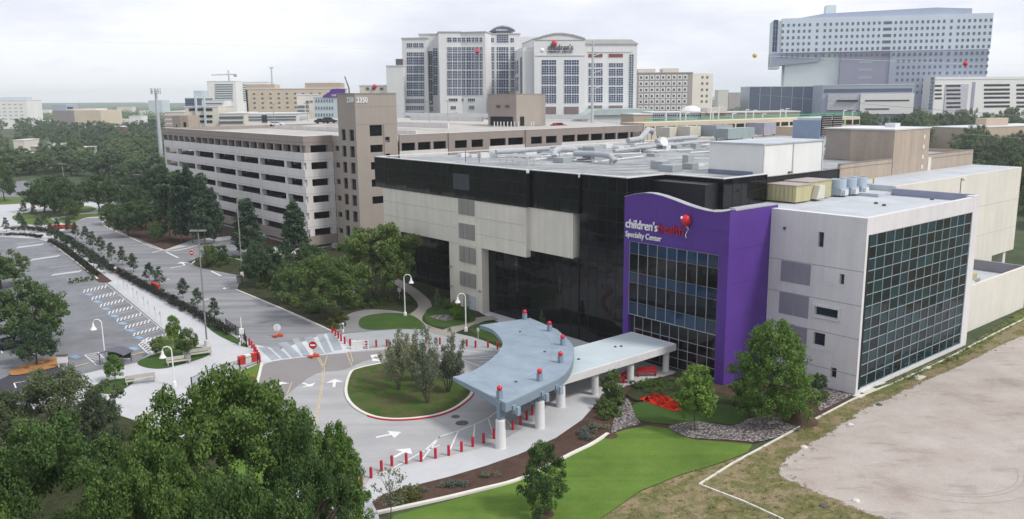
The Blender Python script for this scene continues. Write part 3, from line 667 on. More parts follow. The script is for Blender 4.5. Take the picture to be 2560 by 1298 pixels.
for a0, a1, z0, z1 in ((-5.35, -2.9, 3.75, 5.72), (-4.2, -1.95, 10.9, 12.5)):   # splayed surrounds
    sp = MB(); sp.box(K, a0, a1, -.05, -.003, z0, z0+.3); 
    if a0 < -5: sp.box(K, -3.64, a1, -.05, -.004, z0+.31, z1); sp.box(K, a0, -5.02, -.05, -.004, z0+.31, z1)
    else: sp.box(K, a0, -2.52, -.05, -.004, z0+.31, z1-.05)
    sp.build('window_surround', M_white, wh)
for z0, z1 in ((10.45, 12.7), (6.9, 9.25), (3.65, 5.8)):
    for a0, a1 in ((-9.2, -7.5), (-7.46, -5.72)): MB().box(K, a0, a1, -.03, .02, z0, z1).build('grey_panel', M_greyp, wh)
MB().lathe(K.pt(-9.0, -.05, 16.2), [(.14, -.14), (.16, 0), (.14, .14)], 8).build('wall_vent', M_iron, wh)
E0 = Fr(K.xy(0, 0), 40)
g, f = glazing(E0, lspan(.42, 24.9, 13), lspan(.5, 16.4, 13), .12, .042, .08, .009, 77); o = g.build('glass_wall', M_teal, wh); f.build('frame', mat('blue_mullion', (.33, .38, .44), .5), o)
MB().box(E0, .42, 24.9, .2, .6, 0, 18.1).build('wall_backing', M_dark, wh)
MB().box(E0, .43, 24.9, 0, .55, 16.45, 18.16).build('fascia', M_white, wh); MB().box(E0, .43, 24.9, -.03, .19, 0, .42).build('plinth', M_white, wh)
MB().box(E0, 24.9, 26.6, -.02, .9, 0, 18.3).build('corner_pier', M_greyp if False else M_white, wh)
MB().box(K, PA+.01, -.45, 1., 26.5, 17.1, 17.5).build('roof', M_roofw, wh)
MB().box(K, -10.2, -.5, 26.1, 26.6, 17.5, 18.35).build('parapet', mat('parapet_blue', (.25, .26, .36), .7), wh)
MB().box(K, -17.9, PA, 1.22, 34, 17., 17.52).build('roof', M_roofw, wh)
# cream wing and low annex
cw = thing('theatre_wing', 'tall windowless cream wing running back behind the glass wall', 'building', K.pt(-14, 45, 0))
CF = Fr(K.xy(-10, 0), 40)
cr = MB(); cr.box(CF, 26.62, 68.4, 0, 7.3, 5.4, 18.6); cr.box(CF, 26.62, 59.9, .01, 7.3, 0, 5.39); cr.build('wall', M_cream, cw)
MB().box(CF, 26.6, 68.3, .4, 7.4, 18.0, 18.62).build('roof', M_roofw, cw)
MB().box(CF, 65.2, 66.2, .3, 1.3, 0, 5.39).build('column', M_cream, cw)
jt = MB(); jt.box(CF, 26.7, 68.3, -.012, .01, 13.6, 13.66); jt.box(CF, 26.7, 68.3, -.012, .01, 9.16, 9.22); jt.build('panel_joint', mat('joint_grey2', (.40, .39, .36), .9), cw)
MB().box(CF, 30, 30.8, -.3, .0, 12.6, 13.2).build('wall_vent', M_louv, cw)
MB().box(Fr(K.xy(-17.45,0),40), 22.6, 68.4, -7.2, -.05, 17.3, 17.9).build('roof', M_roofw, cw)
an = thing('annex', 'low cream annex with open roof yard at the far right of the clinic', 'building', K.pt(-5, 40, 0))
AF = Fr(K.xy(-2.2, 0), 40)
MB().box(AF, 26.65, 51.5, 0, .4, 0, 6.1).build('wall', M_cream, an); MB().box(AF, 51.1, 51.5, .41, 7.7, 0, 6.08).build('wall', M_greyp, an)
MB().box(AF, 26.7, 51.05, .42, 7.7, 4.2, 4.6).build('roof', M_roofw, an)
M_yel = mat('yellow_unit', (.45, .42, .24), .6, .08, .5, streak=.12)
t = thing('rooftop_unit', 'small yellow air unit in the roof yard of the low annex', 'air unit', AF.pt(40, 4, 4.6), 'yellow roof units')
MB().box(AF, 36, 42, 3, 5.2, 4.6, 6.0).build('casing', M_yel, t); MB().box(AF, 37, 41, 2.2, 2.98, 4.6, 5.5).build('grille', M_louv, t)
t = thing('duct', 'shiny silver duct lying in the roof yard of the low annex', 'duct', AF.pt(34, 2, 4.6)); MB().tube([AF.pt(31, 1.6, 5.1), AF.pt(38, 2.0, 5.3)], .42, n=12).build('pipe', mat('bright_metal', (.62, .63, .65), .3, metal=.6), t)
# ------------------------------------------------------------------ parking garage
gar = thing('parking_garage', 'seven-level cream and brown parking garage with long open bays', 'parking garage', K.pt(-150, 30, 0))
M_gc = mat('garage_cream', (.62, .605, .60), .85, .05, .25, streak=.09, fine=.04)
M_gb = mat('garage_brown', (.30, .255, .235), .85, .05, .25, streak=.06, fine=.04)
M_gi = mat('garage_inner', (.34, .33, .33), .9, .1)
M_deck = mat('garage_deck', (.41, .395, .37), .9, .14, .15, fine=.05)
GB, GA, GE, GR = -2.9, -114.4, -198.4, -104.7     # left facade plane, corner, far end, right facade plane
LV = [20.45-3.35*k for k in range(7)]
iv = MB()
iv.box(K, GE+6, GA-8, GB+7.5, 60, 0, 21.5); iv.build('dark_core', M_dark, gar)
for k, zc in enumerate(LV):
    zt = zc-.72                                             # top of the spandrel under this opening
    zb = zt-1.95 if k < 6 else 0
    zb = max(zb, 0.02)
    brown = k >= 5
    s_ = MB()
    s_.box(K, GE, GA, GB, GB+.35, zb, zt); s_.box(K, GA-.35, GA, GB+.351, 3.5, zb+.001, zt-.001); s_.box(K, GE, GE+.35, GB+.351, 60, zb+.001, zt-.001)
    s_.build('spandrel', M_gb if brown else M_gc, gar)
    j = MB(); j.box(K, GE, GA+.02, GB-.015, GB+.01, zb+.42, zb+.47); j.box(K, GA-.01, GA+.016, GB, 3.5, zb+.421, zb+.471); j.build('joint_line', mat('gjoint', (.30, .285, .27), .9), gar)
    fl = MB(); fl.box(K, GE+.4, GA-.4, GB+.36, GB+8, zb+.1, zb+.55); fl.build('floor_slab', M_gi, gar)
    if k == 0: xs = [GA-1.4-4.15*i for i in range(21)]; cw_ = .75
    else: xs = [GA-1.0, -123.2, -136.2, -149.2, -162.2, -175.2, -188.2, GE+.5]; cw_ = 1.0
    for x in xs: MB().box(K, x-cw_/2, x+cw_/2, GB+.02, GB+1.1, zt+.001, zc+.72).build('column', M_gb if (k == 0) else M_gc, gar)
    for t_ in (GB+1.0, 3.0): MB().box(K, GA-.9, GA-.02, t_-.6, t_+.45, zt+.001, zc+.72).build('column', M_gb if k == 0 else M_gc, gar)
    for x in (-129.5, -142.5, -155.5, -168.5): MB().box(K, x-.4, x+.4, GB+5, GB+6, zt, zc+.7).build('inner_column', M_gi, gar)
pb = MB(); pb.box(K, GE, GA, GB-.04, GB+.3, 21.15, 22.95); pb.box(K, GA-.3, GA+.04, GB+.301, 3.5, 21.151, 22.949); pb.box(K, GE-.02, GE+.3, GB+.302, 60, 21.152, 22.948)
pb.build('parapet', M_gb, gar); j = MB(); j.box(K, GE, GA+.06, GB-.06, GB-.03, 21.72, 21.8); j.box(K, GA+.03, GA+.06, GB-.03, 3.5, 21.72, 21.8); j.build('joint_line', mat('gjoint2', (.17, .145, .13), .9), gar)
pc = MB(); pc.box(K, GE-.1, GA+.1, GB-.1, GB+.45, 22.95, 23.05); pc.box(K, GA-.45, GA+.1, GB+.46, 3.5, 22.951, 23.049); pc.build('parapet_cap', M_cap, gar)
dk = MB(); dk.box(K, GE+.3, GA-.46, GB+.46, 4.0, 21.5, 22.0); dk.box(K, GE+.3, GR-.3, 4.001, 26, 21.5, 22.001)
dk.poly([K.pt(GE, 26, 22), K.pt(GR-.5, 26, 22), K.pt(GR-.5, 62, 22.9), K.pt(GE-40, 62, 23.6)]); dk.poly([K.pt(GE-40, 62, 23.6), K.pt(GR-.5, 62, 22.9), K.pt(GR-.5, 86, 22.5), K.pt(GR-30, 100, 23.0), K.pt(GE-40, 100, 23.0)]); dk.build('top_deck', M_deck, gar)
for s0, s1, t0, zz in ((GE+8, -118, 26, 23.1), (-190, -128, 42, 24.2), (GE-38, -135, 99, 25.0), (-175, -140, 62, 25.2)):
    MB().box(K, s0, s1, t0, t0+.35, zz-1.3, zz).build('ramp_parapet', M_gc if t0 < 90 else M_cap, gar)
# right facade
segs_r = [(13.2, 25.2, 'b'), (25.2, 36.0, 'p'), (36.0, 46.6, 'b'), (46.6, 57.8, 'p'), (57.8, 86.5, 'o')]
RF = Fr(K.xy(GR, 0), 40)
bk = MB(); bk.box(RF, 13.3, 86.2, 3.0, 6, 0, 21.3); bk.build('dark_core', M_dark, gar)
for s0, s1, kd in segs_r:
    pr_ = -.25 if kd == 'p' else 0.
    MB().box(RF, s0+.01, s1-.01, pr_, pr_+.4, 21.35, 22.95).build('parapet', M_gb, gar)
    MB().box(RF, s0+.01, s1-.01, pr_-.05, pr_+.5, 22.95, 23.04).build('parapet_cap', M_cap, gar)
    for k in range(4):
        zc = LV[k]
        MB().box(RF, s0+.01, s1-.01, pr_+.005, pr_+.38, zc-.72-1.95, zc-.72).build('spandrel', M_gb if kd == 'p' else M_gc, gar)
        n = 2 if kd == 'p' else (3 if s0 < 20 else (2 if kd == 'b' else 6))
        edge = 1.6 if kd == 'p' else .5
        xs = [s0+edge/2+(s1-s0-edge)*i/n for i in range(n+1)]
        for i, x in enumerate(xs):
            ww = edge if i in (0, n) else (1.2 if kd == 'p' else .7)
            MB().box(RF, max(s0+.01, x-ww/2), min(s1-.01, x+ww/2), pr_+.01, pr_+.37, zc-.719, zc+.9).build('column', M_gb if kd in 'po' or k == 0 else M_gc, gar)
# stair tower with the number
tw = thing('stair_tower', 'tall brown garage stair tower with white number 2350 on two faces', 'tower', K.pt(-108, 8, 0))
T0, T1, TT, TR = -111.6, -104.62, 3.4, 12.75
M_tw = mat('tower_brown', (.33, .295, .262), .85, .04, .25, streak=.05, fine=.04)
TF = Fr(K.xy(T1, 0), 40)
hl = []; zc0 = 23.2
for k in range(8):
    z = zc0-3.2*k-(0 if k == 0 else 0.0)
    for a0, a1 in ((-110.4, -108.8), (-107.3, -105.5)): hl.append((a0, a1, z-1.08, z+1.08))
hl = [h for h in hl if h[2] > .2]
wm = MB(); wall_holes(wm, K, T0, T1, 0, 31.1, hl, TT, .4)
hr = [(6.4, 9.25, 22.95, 25.1), (6.4, 9.25, 19.8, 21.25), (6.4, 9.25, 16.4, 17.9), (6.4, 9.25, 13.0, 14.5), (6.4, 9.25, 9.6, 11.1), (9.85, 10.9, 21.6, 22.7), (9.85, 10.9, 18.3, 19.4)]
wall_holes(wm, TF, TT, TR, 0, 31.1, hr, 0., .5)
wm.poly([K.pt(T0, TT, 0), K.pt(T0, TT, 31.1), K.pt(T0, TR, 31.1), K.pt(T0, TR, 0)]); wm.poly([K.pt(T0, TR, 0), K.pt(T0, TR, 31.1), K.pt(T1, TR, 31.1), K.pt(T1, TR, 0)])
wm.build('wall', M_tw, tw)
MB().box(K, T0+.02, T1-.55, TT+.45, TR-.02, 0, 30.9).build('dark_core', M_dark, tw)
rc = MB(); rc.box(K, T0-.1, T1+.1, TT-.1, TR+.1, 31.1, 31.25); rc.build('roof_cap', M_gb, tw)
for h in hl+[]:
    o = MB().box(K, h[0]+.02, h[1]-.02, TT+.28, TT+.3, h[2]+.02, h[3]-.02).build('window', M_black, tw)
    fm = MB(); mz_ = (h[0]+h[1])/2; fm.box(K, mz_-.03, mz_+.03, TT+.24, TT+.279, h[2], h[3]); fm.build('frame', M_blackf, o)
for h in hr: MB().box(TF, h[0]+.02, h[1]-.02, .38, .4, h[2]+.02, h[3]-.02).build('window', M_black, tw)
jt = MB(); jt.box(TF, TT, TR, -.015, .01, 25.2, 25.26); jt.box(TF, TT, TR, -.015, .01, 28.6, 28.65); jt.box(TF, 9.4, 9.7, -.02, .01, 15, 25.2); jt.build('joint_line', mat('tjoint', (.20, .175, .16), .9), tw)
text("2350", K, -107.6, 29.5, TT-.02, 1.42, M_letter, tw, 'lettering', .92, .1, .015); text("2350", TF, 3.75, 29.45, -.02, 1.42, M_letter, tw, 'lettering', .86, .1, .015)
lk = MB(); lh = [(-113.7, -112., LV[k]-.55, LV[k]+.5) for k in range(6)]
wall_holes(lk, K, GA, T0, 0, 22.95, lh, 3.55, .35); lk.build('link_wall', M_tw, tw); MB().box(K, GA+.02, T0, 3.92, 4.2, 0, 22.9).build('dark_core', M_dark, tw)
# elevator house on the garage roof, wheel stops, cars
eh = thing('elevator_house', 'brown elevator house with dark opening standing on the garage roof', 'roof house', K.pt(-157, 88, 23))
EH = Fr(P(1291, 312, 23.), 40)
def ehz(u, v): return EH.sz(u, v)
EK = Fr(P(1291, 316, 23.), -50)
s0 = EK.sz(1221, 316)[0]; zt = EK.sz(1291, 236)[1]
MB().box(EK, s0, 0, 0, 10, 23, zt).build('wall', M_gb, eh)
ER = Fr(P(1291, 316, 23.), 40); s1 = ER.sz(1353, 312)[0]
MB().box(ER, .01, s1, -.03, 8, 23, zt-.02).build('wall', M_tw, eh)
MB().box(EK, s0+1.0, -1.3, -.06, -.01, 23.1, 23+(zt-23)*.3).build('opening', M_dark, eh)
MB().box(ER, 1.2, 2.6, -.08, -.031, 23.1, 25.4).build('door', M_dark, eh)
for a in (.3, .62):
    MB().box(EK, s0*a-.5, s0*a+.5, -.5, -.01, zt-3.3, zt-2.7).build('wall_lamp', M_iron, eh)
MB().box(EK, s0*.62, s0*.45, 2, 4, zt, zt+.8).build('roof_vent', M_iron, eh)
sb = MB(); sb.box(EK, s0-.3, .1, -.1, 10.1, zt, zt+.15); sb.build('roof_cap', M_gb, eh)
bol = None
for i, u in enumerate((1236, 1244, 1252, 1260, 1269, 1278, 1287, 1296, 1328, 1334)):
    p = P(u, 317, 22.9)
    if bol is None:
        bol = tag(MB().lathe((p[0], p[1], 22.9), [(.14, 0), (.14, 1.2), (.05, 1.3)], 8).build('bollard', M_cap), 'pale guard post on the garage roof, '+ORD[0]+' from the left', 'bollard', 'pale posts on the garage roof')
    else:
        o = dup(bol, (p[0], p[1], 22.9), label='pale guard post on the garage roof, '+ORD[i]+' from the left')
# tan hut at the far left end of the garage roof
hb = thing('stair_house', 'small brown stair hut at the far left end of the garage roof', 'roof house', P(455, 320, 22.5))
HF = Fr(P(452, 318, 22.5), -12)
a = HF.sz(432, 318)[0]; c_ = HF.sz(472, 318)[0]; z = HF.sz(452, 289)[1]
MB().box(HF, a, 0, 0, 6, 22.3, z).build('wall', M_gb, hb); MB().box(HF, .01, c_, .02, 6, 22.3, z-.05).build('wall', M_tan, hb); MB().box(HF, a+1.2, -1.2, -.05, -.01, 22.5, z-2.6).build('opening', M_dark, hb); MB().box(HF, 1, c_-.8, -.05, .01, 22.5, z-2.).build('opening', M_dark, hb)
# ------------------------------------------------------------------ cars
M_tyre = mat('tyre', (.02, .02, .02), .9); M_cglass = glass('car_glass', (.015, .018, .022), .05)
M_head = mat('headlight', (.6, .6, .6), .3)
def car(name, label, loc, rot, col, suv=False, group=None):
    t = thing(name, label, 'car', loc, group); t.rotation_euler = (0, 0, rot)
    L_, W_ = 4.6, 1.85; hh = .25 if suv else 0
    pr = [(-2.3, .35), (2.3, .35), (2.32, .7), (2.2, .85), (1.2, 1.0+hh*.4), (-2.2, 1.05+hh*.4), (-2.32, .7)]
    cab = [(1.15, 1.0+hh*.4), (.45, 1.45+hh), (-1.3, 1.47+hh), (-2.0 if suv else -1.85, 1.04+hh*.4)]
    U = Fr((0, 0), 0); pn = mat('car_paint_'+name+str(col), col, .25, .02, spec=.6)
    def mk(nm, mb, mt):
        o = bpy.data.objects.new(nm, mb.mesh(nm, mt)); o.parent = t; COL.objects.link(o); return o
    b = MB(); b.wallprism(U, pr, -W_/2, W_/2); b.wallprism(U, [(x*.97, z-.001) for x, z in cab], -W_/2+.14, W_/2-.14); bo = mk('body', b, pn)
    bv = bo.modifiers.new('round', 'BEVEL'); bv.width = .09; bv.segments = 2
    for y in (-W_/2+.13, W_/2-.13):
        sgn = -1 if y < 0 else 1
        mk('side_window', MB().wallprism(U, [(.95, 1.06+hh*.4), (.42, 1.38+hh), (-1.25, 1.40+hh), (-1.7, 1.08+hh*.4)], y, y+.03*sgn), M_cglass)
    g = MB(); g.poly([(1.17, -.72, 1.03+hh*.4), (1.17, .72, 1.03+hh*.4), (.5, .66, 1.43+hh), (.5, -.66, 1.43+hh)]); mk('windscreen', g, M_cglass)
    for x in (-1.4, 1.42):
        for y in (-.92, .92):
            w = MB(); w.tube([(x, y-.1, .33), (x, y+.1, .33)], .33, n=12); mk('wheel', w, M_tyre)
    for y in (-.65, .65):
        mk('headlight', MB().box(U, 2.27, 2.34, y-.18, y+.18, .66, .8), M_head)
    return t
car('parked_car', 'white car parked on the roof of the parking garage', P(692, 316, 22.6), math.radians(0), (.6, .61, .63))
car('parked_car', 'black car parked on the garage roof beside the stair tower', P(806, 309, 23.4), math.radians(20), (.012, .012, .014)); 
car('parked_car', 'black sport utility car at the right of the black roof car', P(822, 308, 23.5), math.radians(20), (.012, .012, .014), True)
car('parked_car', 'dark red car parked by the garage roof parapet', P(1397, 321, 22.2), math.radians(40), (.22, .01, .03))
car('parked_car', 'dark blue car at the left edge under the big lot tree', P(6, 868), math.radians(150), (.02, .025, .045))
car('parked_car', 'black car at the left edge behind the blue car', P(2, 846), math.radians(150), (.015, .015, .02))
cg = car('parked_car', 'silver car showing through an open garage bay', K.pt(-132, GB+3, LV[3]-2.2), math.radians(-50), (.35, .36, .38))
# ------------------------------------------------------------------ entrance canopy
M_steel = mat('canopy_blue_steel', (.25, .315, .385), .5, .13, .55, fine=.07)
M_steeld = mat('canopy_fascia', (.20, .255, .32), .5, .06)
can = thing('entrance_canopy', 'blue-grey crescent-shaped drop-off canopy with red globes on white pillars', 'canopy', P(1320, 960))
CZ = 4.42
opx = [(1131.6, 942), (1264, 1007.4), (1305, 990), (1363.5, 962), (1404.5, 941.5), (1425, 918), (1434, 889), (1434, 868), (1422, 851), (1393, 824), (1325.5, 795), (1199.5, 812.7), (1229, 823), (1246.4, 839), (1256.7, 856.6), (1252, 871), (1240.6, 886), (1217, 906), (1188, 924), (1158.6, 935.7)]
op = [P(u, v, CZ) for u, v in opx]
outer = [op[1]]+[np.array([*q, 0]) for q in cm(op[1:10], 4)[1:]]+[op[10]]
inner = [op[11]]+[np.array([*q, 0]) for q in cm(op[11:20]+[op[0]], 4)[1:-1]]+[op[0]]
pts = [(p[0], p[1]) for p in outer+inner]
MB().prism(pts, CZ-.12, CZ).build('roof', M_steel, can)
cc = np.mean([p[:2] for p in op], axis=0)
ins = [(cc[0]+(p[0]-cc[0])*.985, cc[1]+(p[1]-cc[1])*.985) for p in pts]
# deep fascia: tapers from the front corner to the tips
fa = MB(); n_ = len(pts); no = len(outer)
for i in range(n_):
    j = (i+1) % n_
    def dep(k):
        if k == no+len(inner)-1: return .22
        return .75 if k < no-1 else (.45 if k == no-1 else .3)
    a, c = pts[i], pts[j]; da, dc = dep(i), dep(j)
    ia, ic_ = ins[i], ins[j]
    fa.poly([(a[0], a[1], CZ-.121-da), (c[0], c[1], CZ-.121-dc), (c[0], c[1], CZ-.121), (a[0], a[1], CZ-.121)])
    fa.poly([(ia[0], ia[1], CZ-.121-da), (ia[0], ia[1], CZ-.121), (ic_[0], ic_[1], CZ-.121), (ic_[0], ic_[1], CZ-.121-dc)])
    fa.poly([(a[0], a[1], CZ-.121-da), (ia[0], ia[1], CZ-.121-da), (ic_[0], ic_[1], CZ-.121-dc), (c[0], c[1], CZ-.121-dc)])
fa.build('fascia', M_steeld, can)
sm = cm([P(u, v, CZ) for u, v in ((1302, 801), (1334, 815), (1363, 839), (1378, 860), (1379, 889), (1363, 915), (1334, 936), (1270, 971))], 6)
MB().strip(sm, .07, CZ+.004).build('seam', M_steeld, can)
for a, c in (((1195, 815), (1325, 797)), ((1215, 908), (1378, 880)), ((1180, 928), (1262, 1000)), ((1245, 838), (1330, 815))):
    MB().strip([P(*a, CZ)[:2], P(*c, CZ)[:2]], .05, CZ+.004).build('seam', M_steeld, can)
for k in range(1, 6):
    a_, c_ = outer[int(len(outer)*k/6)], inner[len(inner)-1-int(len(inner)*k/6)]
    MB().strip([c_[:2]+(a_[:2]-c_[:2])*.03, c_[:2]+(a_[:2]-c_[:2])*.97], .045, CZ+.006).build('seam', M_steeld, can)
for u, v in ((1290, 955), (1362, 880), (1300, 830)):
    q = P(u, v, CZ); MB().lathe((q[0], q[1], CZ), [(.16, 0), (.16, .05), (.06, .12)], 10).build('roof_drain', M_iron, can)
for bx, by in ((1312, 796.6), (1373.8, 826), (1406.6, 861), (1401, 905), (1349, 950), (1249, 994)):
    p = P(bx, by+2, CZ); fr = Fr(p, -50)
    p_ = MB(); p_.box(fr, -.2, .2, -.2, .2, CZ, CZ+.72); po = p_.build('globe_post', M_steeld, can)
    MB().ball((p[0], p[1], CZ+.93), .25, 16).build('globe', M_redball, po, True)
M_pil = mat('white_pillar', (.66, .66, .67), .7, .04, .5, streak=.05)
for px, py, vt in ((1252, 1120, 983), (1350, 1070, 940), (1402, 1017, 892)):
    p = P(px, py-1); zt = CZ-.15
    pl = MB().lathe((p[0], p[1], 0), [(.48, 0), (.47, .1), (.42, 2.55), (.38, 2.62)], 20).build('pillar', M_pil, can, False)
    fr = Fr(p, -50); MB().box(fr, -.24, .24, -.24, .24, 2.6, zt).build('pillar_head', M_steeld, pl)
for (u, v) in ((1318, 880), (1250, 900), (1345, 850)):   # back supports hidden under the roof
    p = P(u, v+85, 0); MB().lathe((p[0], p[1], 0), [(.45, 0), (.4, 2.6)], 14).build('pillar', M_pil, can)
br = MB(); 
for u, v in ((1283, 1000), (1355, 967), (1390, 950)):
    p = P(u, v, CZ); fr = Fr(p, -50); br = MB(); br.box(fr, -.12, .12, -.1, .25, CZ-1.25, CZ-.5); br.build('bracket', M_steel, can)
    br = MB(); br.box(fr, .45, .7, -.1, .25, CZ-1.25, CZ-.5); br.build('bracket', M_steel, can)
lk = thing('walkway_canopy', 'white flat-roofed walkway canopy joining the crescent canopy to the purple entrance', 'canopy', K.pt(-20, -15, 0))
LZ = 3.15; r0 = P(1420, 945-12, LZ); la = -17.0
ep = [K.pt(la, -26.5, 0), K.pt(la, PB-.1, 0), K.pt(la-6.6, PB-.1, 0), K.pt(la-6.6, -23.5, 0)]
MB().prism([(p[0], p[1]) for p in ep], LZ-.75, LZ).build('roof_slab', M_white, lk)
MB().prism([(cc2[0], cc2[1]) for cc2 in (K.xy(la-.25, -26.3), K.xy(la-.25, PB-.4), K.xy(la-6.35, PB-.4), K.xy(la-6.35, -23.3))], LZ, LZ+.02).build('roof', mat('walk_roof', (.46, .53, .57), .75, .06), lk)
for b_ in (-19.6, -14.2, -8.4):
    for a_ in (-17.7, -22.9): MB().lathe(K.pt(a_, b_, 0), [(.36, 0), (.36, LZ-.76)], 16).build('pillar', M_pil, lk)
for a_, b_ in ((-20.4, -20.3), (-20.1, -19.6), (-20.6, -13.5), (-20.3, -12.9)): MB().lathe(K.pt(a_, b_, LZ+.02), [(.16, 0), (.14, .1), (.05, .16)], 10).build('roof_vent', M_iron, lk)
bn = thing('banner', 'red banner hanging beside the middle white canopy pillar', 'banner', P(1362, 1000, 2)); q = P(1360, 1040)
fr = Fr(q, -50); zz = Zat(q, 1002); z2 = Zat(q, 975); MB().box(fr, -.25, .25, -.03, .03, zz, z2).build('cloth', M_redp, bn)
# ------------------------------------------------------------------ bollards
def bollard_row(px, lab, group):
    global _bl
    for i, (u, v) in enumerate(px):
        p = P(u, v); l = lab(i)
        if _bl is None:
            b = MB(); b.lathe((p[0], p[1], 0), [(.125, 0), (.125, .88), (.10, .93), (.03, .95)], 12); _bl = tag(b.build('bollard', mat('bollard_red', (.40, .014, .03), .45, .1)), l, 'bollard', group)
        else: dup(_bl, (p[0], p[1], 0), label=l, group=group)
_bl = None
ordl = lambda i: ORD[i]
rowA = [(904, 1213), (928, 1195), (954, 1178), (980, 1165), (1016, 1159), (1053, 1154), (1089, 1146), (1122, 1139), (1154, 1129), (1182, 1117), (1209, 1108), (1235, 1097), (1282, 1075), (1301, 1062), (1317, 1050), (1331, 1038)]
bollard_row(rowA, lambda i: 'red bollard in the curved row along the canopy pavement, '+ORD[i]+' from its left end', 'red bollards along the canopy pavement')
rowB = [(624, 864), (630, 871), (636, 879), (640, 886), (644, 893), (648, 900), (650, 907)]
bollard_row(rowB, lambda i: 'red bollard in the tight row left of the crosswalk, '+ORD[i]+' from the far end', 'red bollards at the crosswalk')
rowC = [(831, 833), (839, 839.5), (846, 846.5), (853, 853), (862, 860), (875.5, 865), (894, 868), (916, 868), (941, 868), (967, 866.6), (1000, 865), (1033, 862), (1066, 861), (1100, 862), (1133, 864), (1167, 866.6), (1189, 870), (1220, 870), (1244, 874)]
bollard_row(rowC, lambda i: 'red bollard in the row beyond the island, '+ORD[i]+' from its left end', 'red bollards on the far side of the loop')
gp = None
for i, (u, v) in enumerate([(296, 718), (311, 728), (321, 738), (335, 748), (345, 757), (361, 772), (373, 783), (390, 799), (403, 812), (422, 828)]):
    p = P(u, v); lb = 'thin grey sign post along the accessible stalls, '+ORD[i]+' from the far end'
    if gp is None:
        gp = thing('sign_post', lb, 'sign post', p, 'sign posts along the accessible stalls'); gp.rotation_euler = (0, 0, math.radians(-50))
        U = Fr((0, 0), 0)
        def mk0(nm, mb, mt, par=gp):
            o = bpy.data.objects.new(nm, mb.mesh(nm, mt)); o.parent = par; COL.objects.link(o); return o
        mk0('post', MB().tube([(0, 0, 0), (0, 0, 1.9)], .035, n=6), M_mull); mk0('sign_plate', MB().box(U, -.15, .15, -.06, -.04, 1.35, 1.85), M_mull)
    else: dup(gp, p, label=lb)
# ------------------------------------------------------------------ lamps
M_lampw = mat('white_lamp_paint', (.70, .70, .70), .5, .03)
def white_lamp(px, vt, label, flip=1, loc=None):
    p = P(*px) if loc is None else loc; h = Zat(p, vt); t = thing('street_lamp', label, 'street lamp', p, 'white gooseneck lamps')
    def mk(nm, mb, mt, par=None, sm=False):
        o = bpy.data.objects.new(nm, mb.mesh(nm, mt, smooth=sm)); o.parent = par or t; COL.objects.link(o); return o
    mk('base', MB().lathe((0, 0, 0), [(.24, 0), (.22, .5), (.14, .6)], 12), M_lampw)
    mk('pole', MB().tube([(0, 0, .55), (0, 0, h-.7)], .085, .07), M_lampw)
    R = .5; arc = [(0, 0, h-.72)]+[(flip*(R-R*math.cos(a)), 0, h-.5+R*.95*math.sin(a)) for a in [math.pi*k/8 for k in range(9)]]
    mk('arm', MB().tube(arc, .06), M_lampw)
    sh = mk('lamp_shade', MB().lathe((flip*2*R, 0, h-1.25), [(.38, 0), (.33, .08), (.17, .35), (.11, .65), (.06, .75)], 16), M_lampw)
    mk('bulb', MB().ball((flip*2*R, 0, h-1.22), .12, 8), M_cap, sh)
    return t
white_lamp((1013, 790), 686, 'white gooseneck lamp by the oval lawn in front of the black building', 1)
white_lamp((1165, 829), 733, 'white gooseneck lamp at the crescent canopy, nearest the grey louvred column', -1)
white_lamp((264, 905), 798, 'white gooseneck lamp standing by the bus shelter', -1)
white_lamp((437, 966), 866, 'white gooseneck lamp on the plaza above the big green trees', -1)
white_lamp((885, 738), 640, 'white lamp pole half hidden by the oaks in the entrance garden', 1)
white_lamp((757, 712), 622, 'white lamp hook poking out of the dark oaks by the garage', -1)
M_pole = mat('grey_pole', (.20, .20, .21), .6, .05); M_pole2 = mat('dull_pole', (.27, .26, .24), .6, .05)
def lot_lamp(px, vt, label, mt=M_pole, arm=1.1, base=True, n=2, rot=-50, loc=None, r=.11):
    p = P(*px) if loc is None else loc; h = Zat(p, vt)-p[2]; t = thing('parking_lamp', label, 'lamp post', p, 'tall parking lot lamps'); t.rotation_euler = (0, 0, math.radians(rot))
    def mk(nm, mb, mt_):
        o = bpy.data.objects.new(nm, mb.mesh(nm, mt_)); o.parent = t; COL.objects.link(o)
    if base: mk('base', MB().lathe((0, 0, 0), [(.32, 0), (.32, .8), (.2, .85)], 12), M_kerb)
    mk('pole', MB().tube([(0, 0, .1), (0, 0, h)], r, r*.65), mt)
    U = Fr((0, 0), 0)
    for k in range(n):
        sg = 1 if k == 0 else -1
        mk('lamp_head', MB().box(U, min(sg*.1, sg*arm), max(sg*.1, sg*arm), -.2, .2, h-.08, h+.08), mt)
    return t
lot_lamp((518, 866), 577, 'tall dark twin-head lamp beside the walkway hedge', arm=1.0, rot=0)
lot_lamp((606, 692), 492, 'tall grey lamp in front of the parking garage trees', M_pole2, rot=0)
lot_lamp((352, 528), 437, 'tall grey lamp among the oaks left of the garage', M_pole2, rot=0)
lot_lamp((166, 508), 410, 'tall grey lamp over the far-left oaks by the park lawn', M_pole2, rot=0)
for i, (u, v, vt, z) in enumerate(((1073, 312, 255, 23), (1120, 305, 252, 23.2), (686, 318, 260, 23), (770, 305, 258, 24))):
    lot_lamp(None, vt, 'thin lamp post on the garage roof, '+('third', 'fourth', 'first', 'second')[i]+' from the left', M_pole2, n=2, base=False, rot=0, loc=P(u, v, z), r=.09, arm=.9)
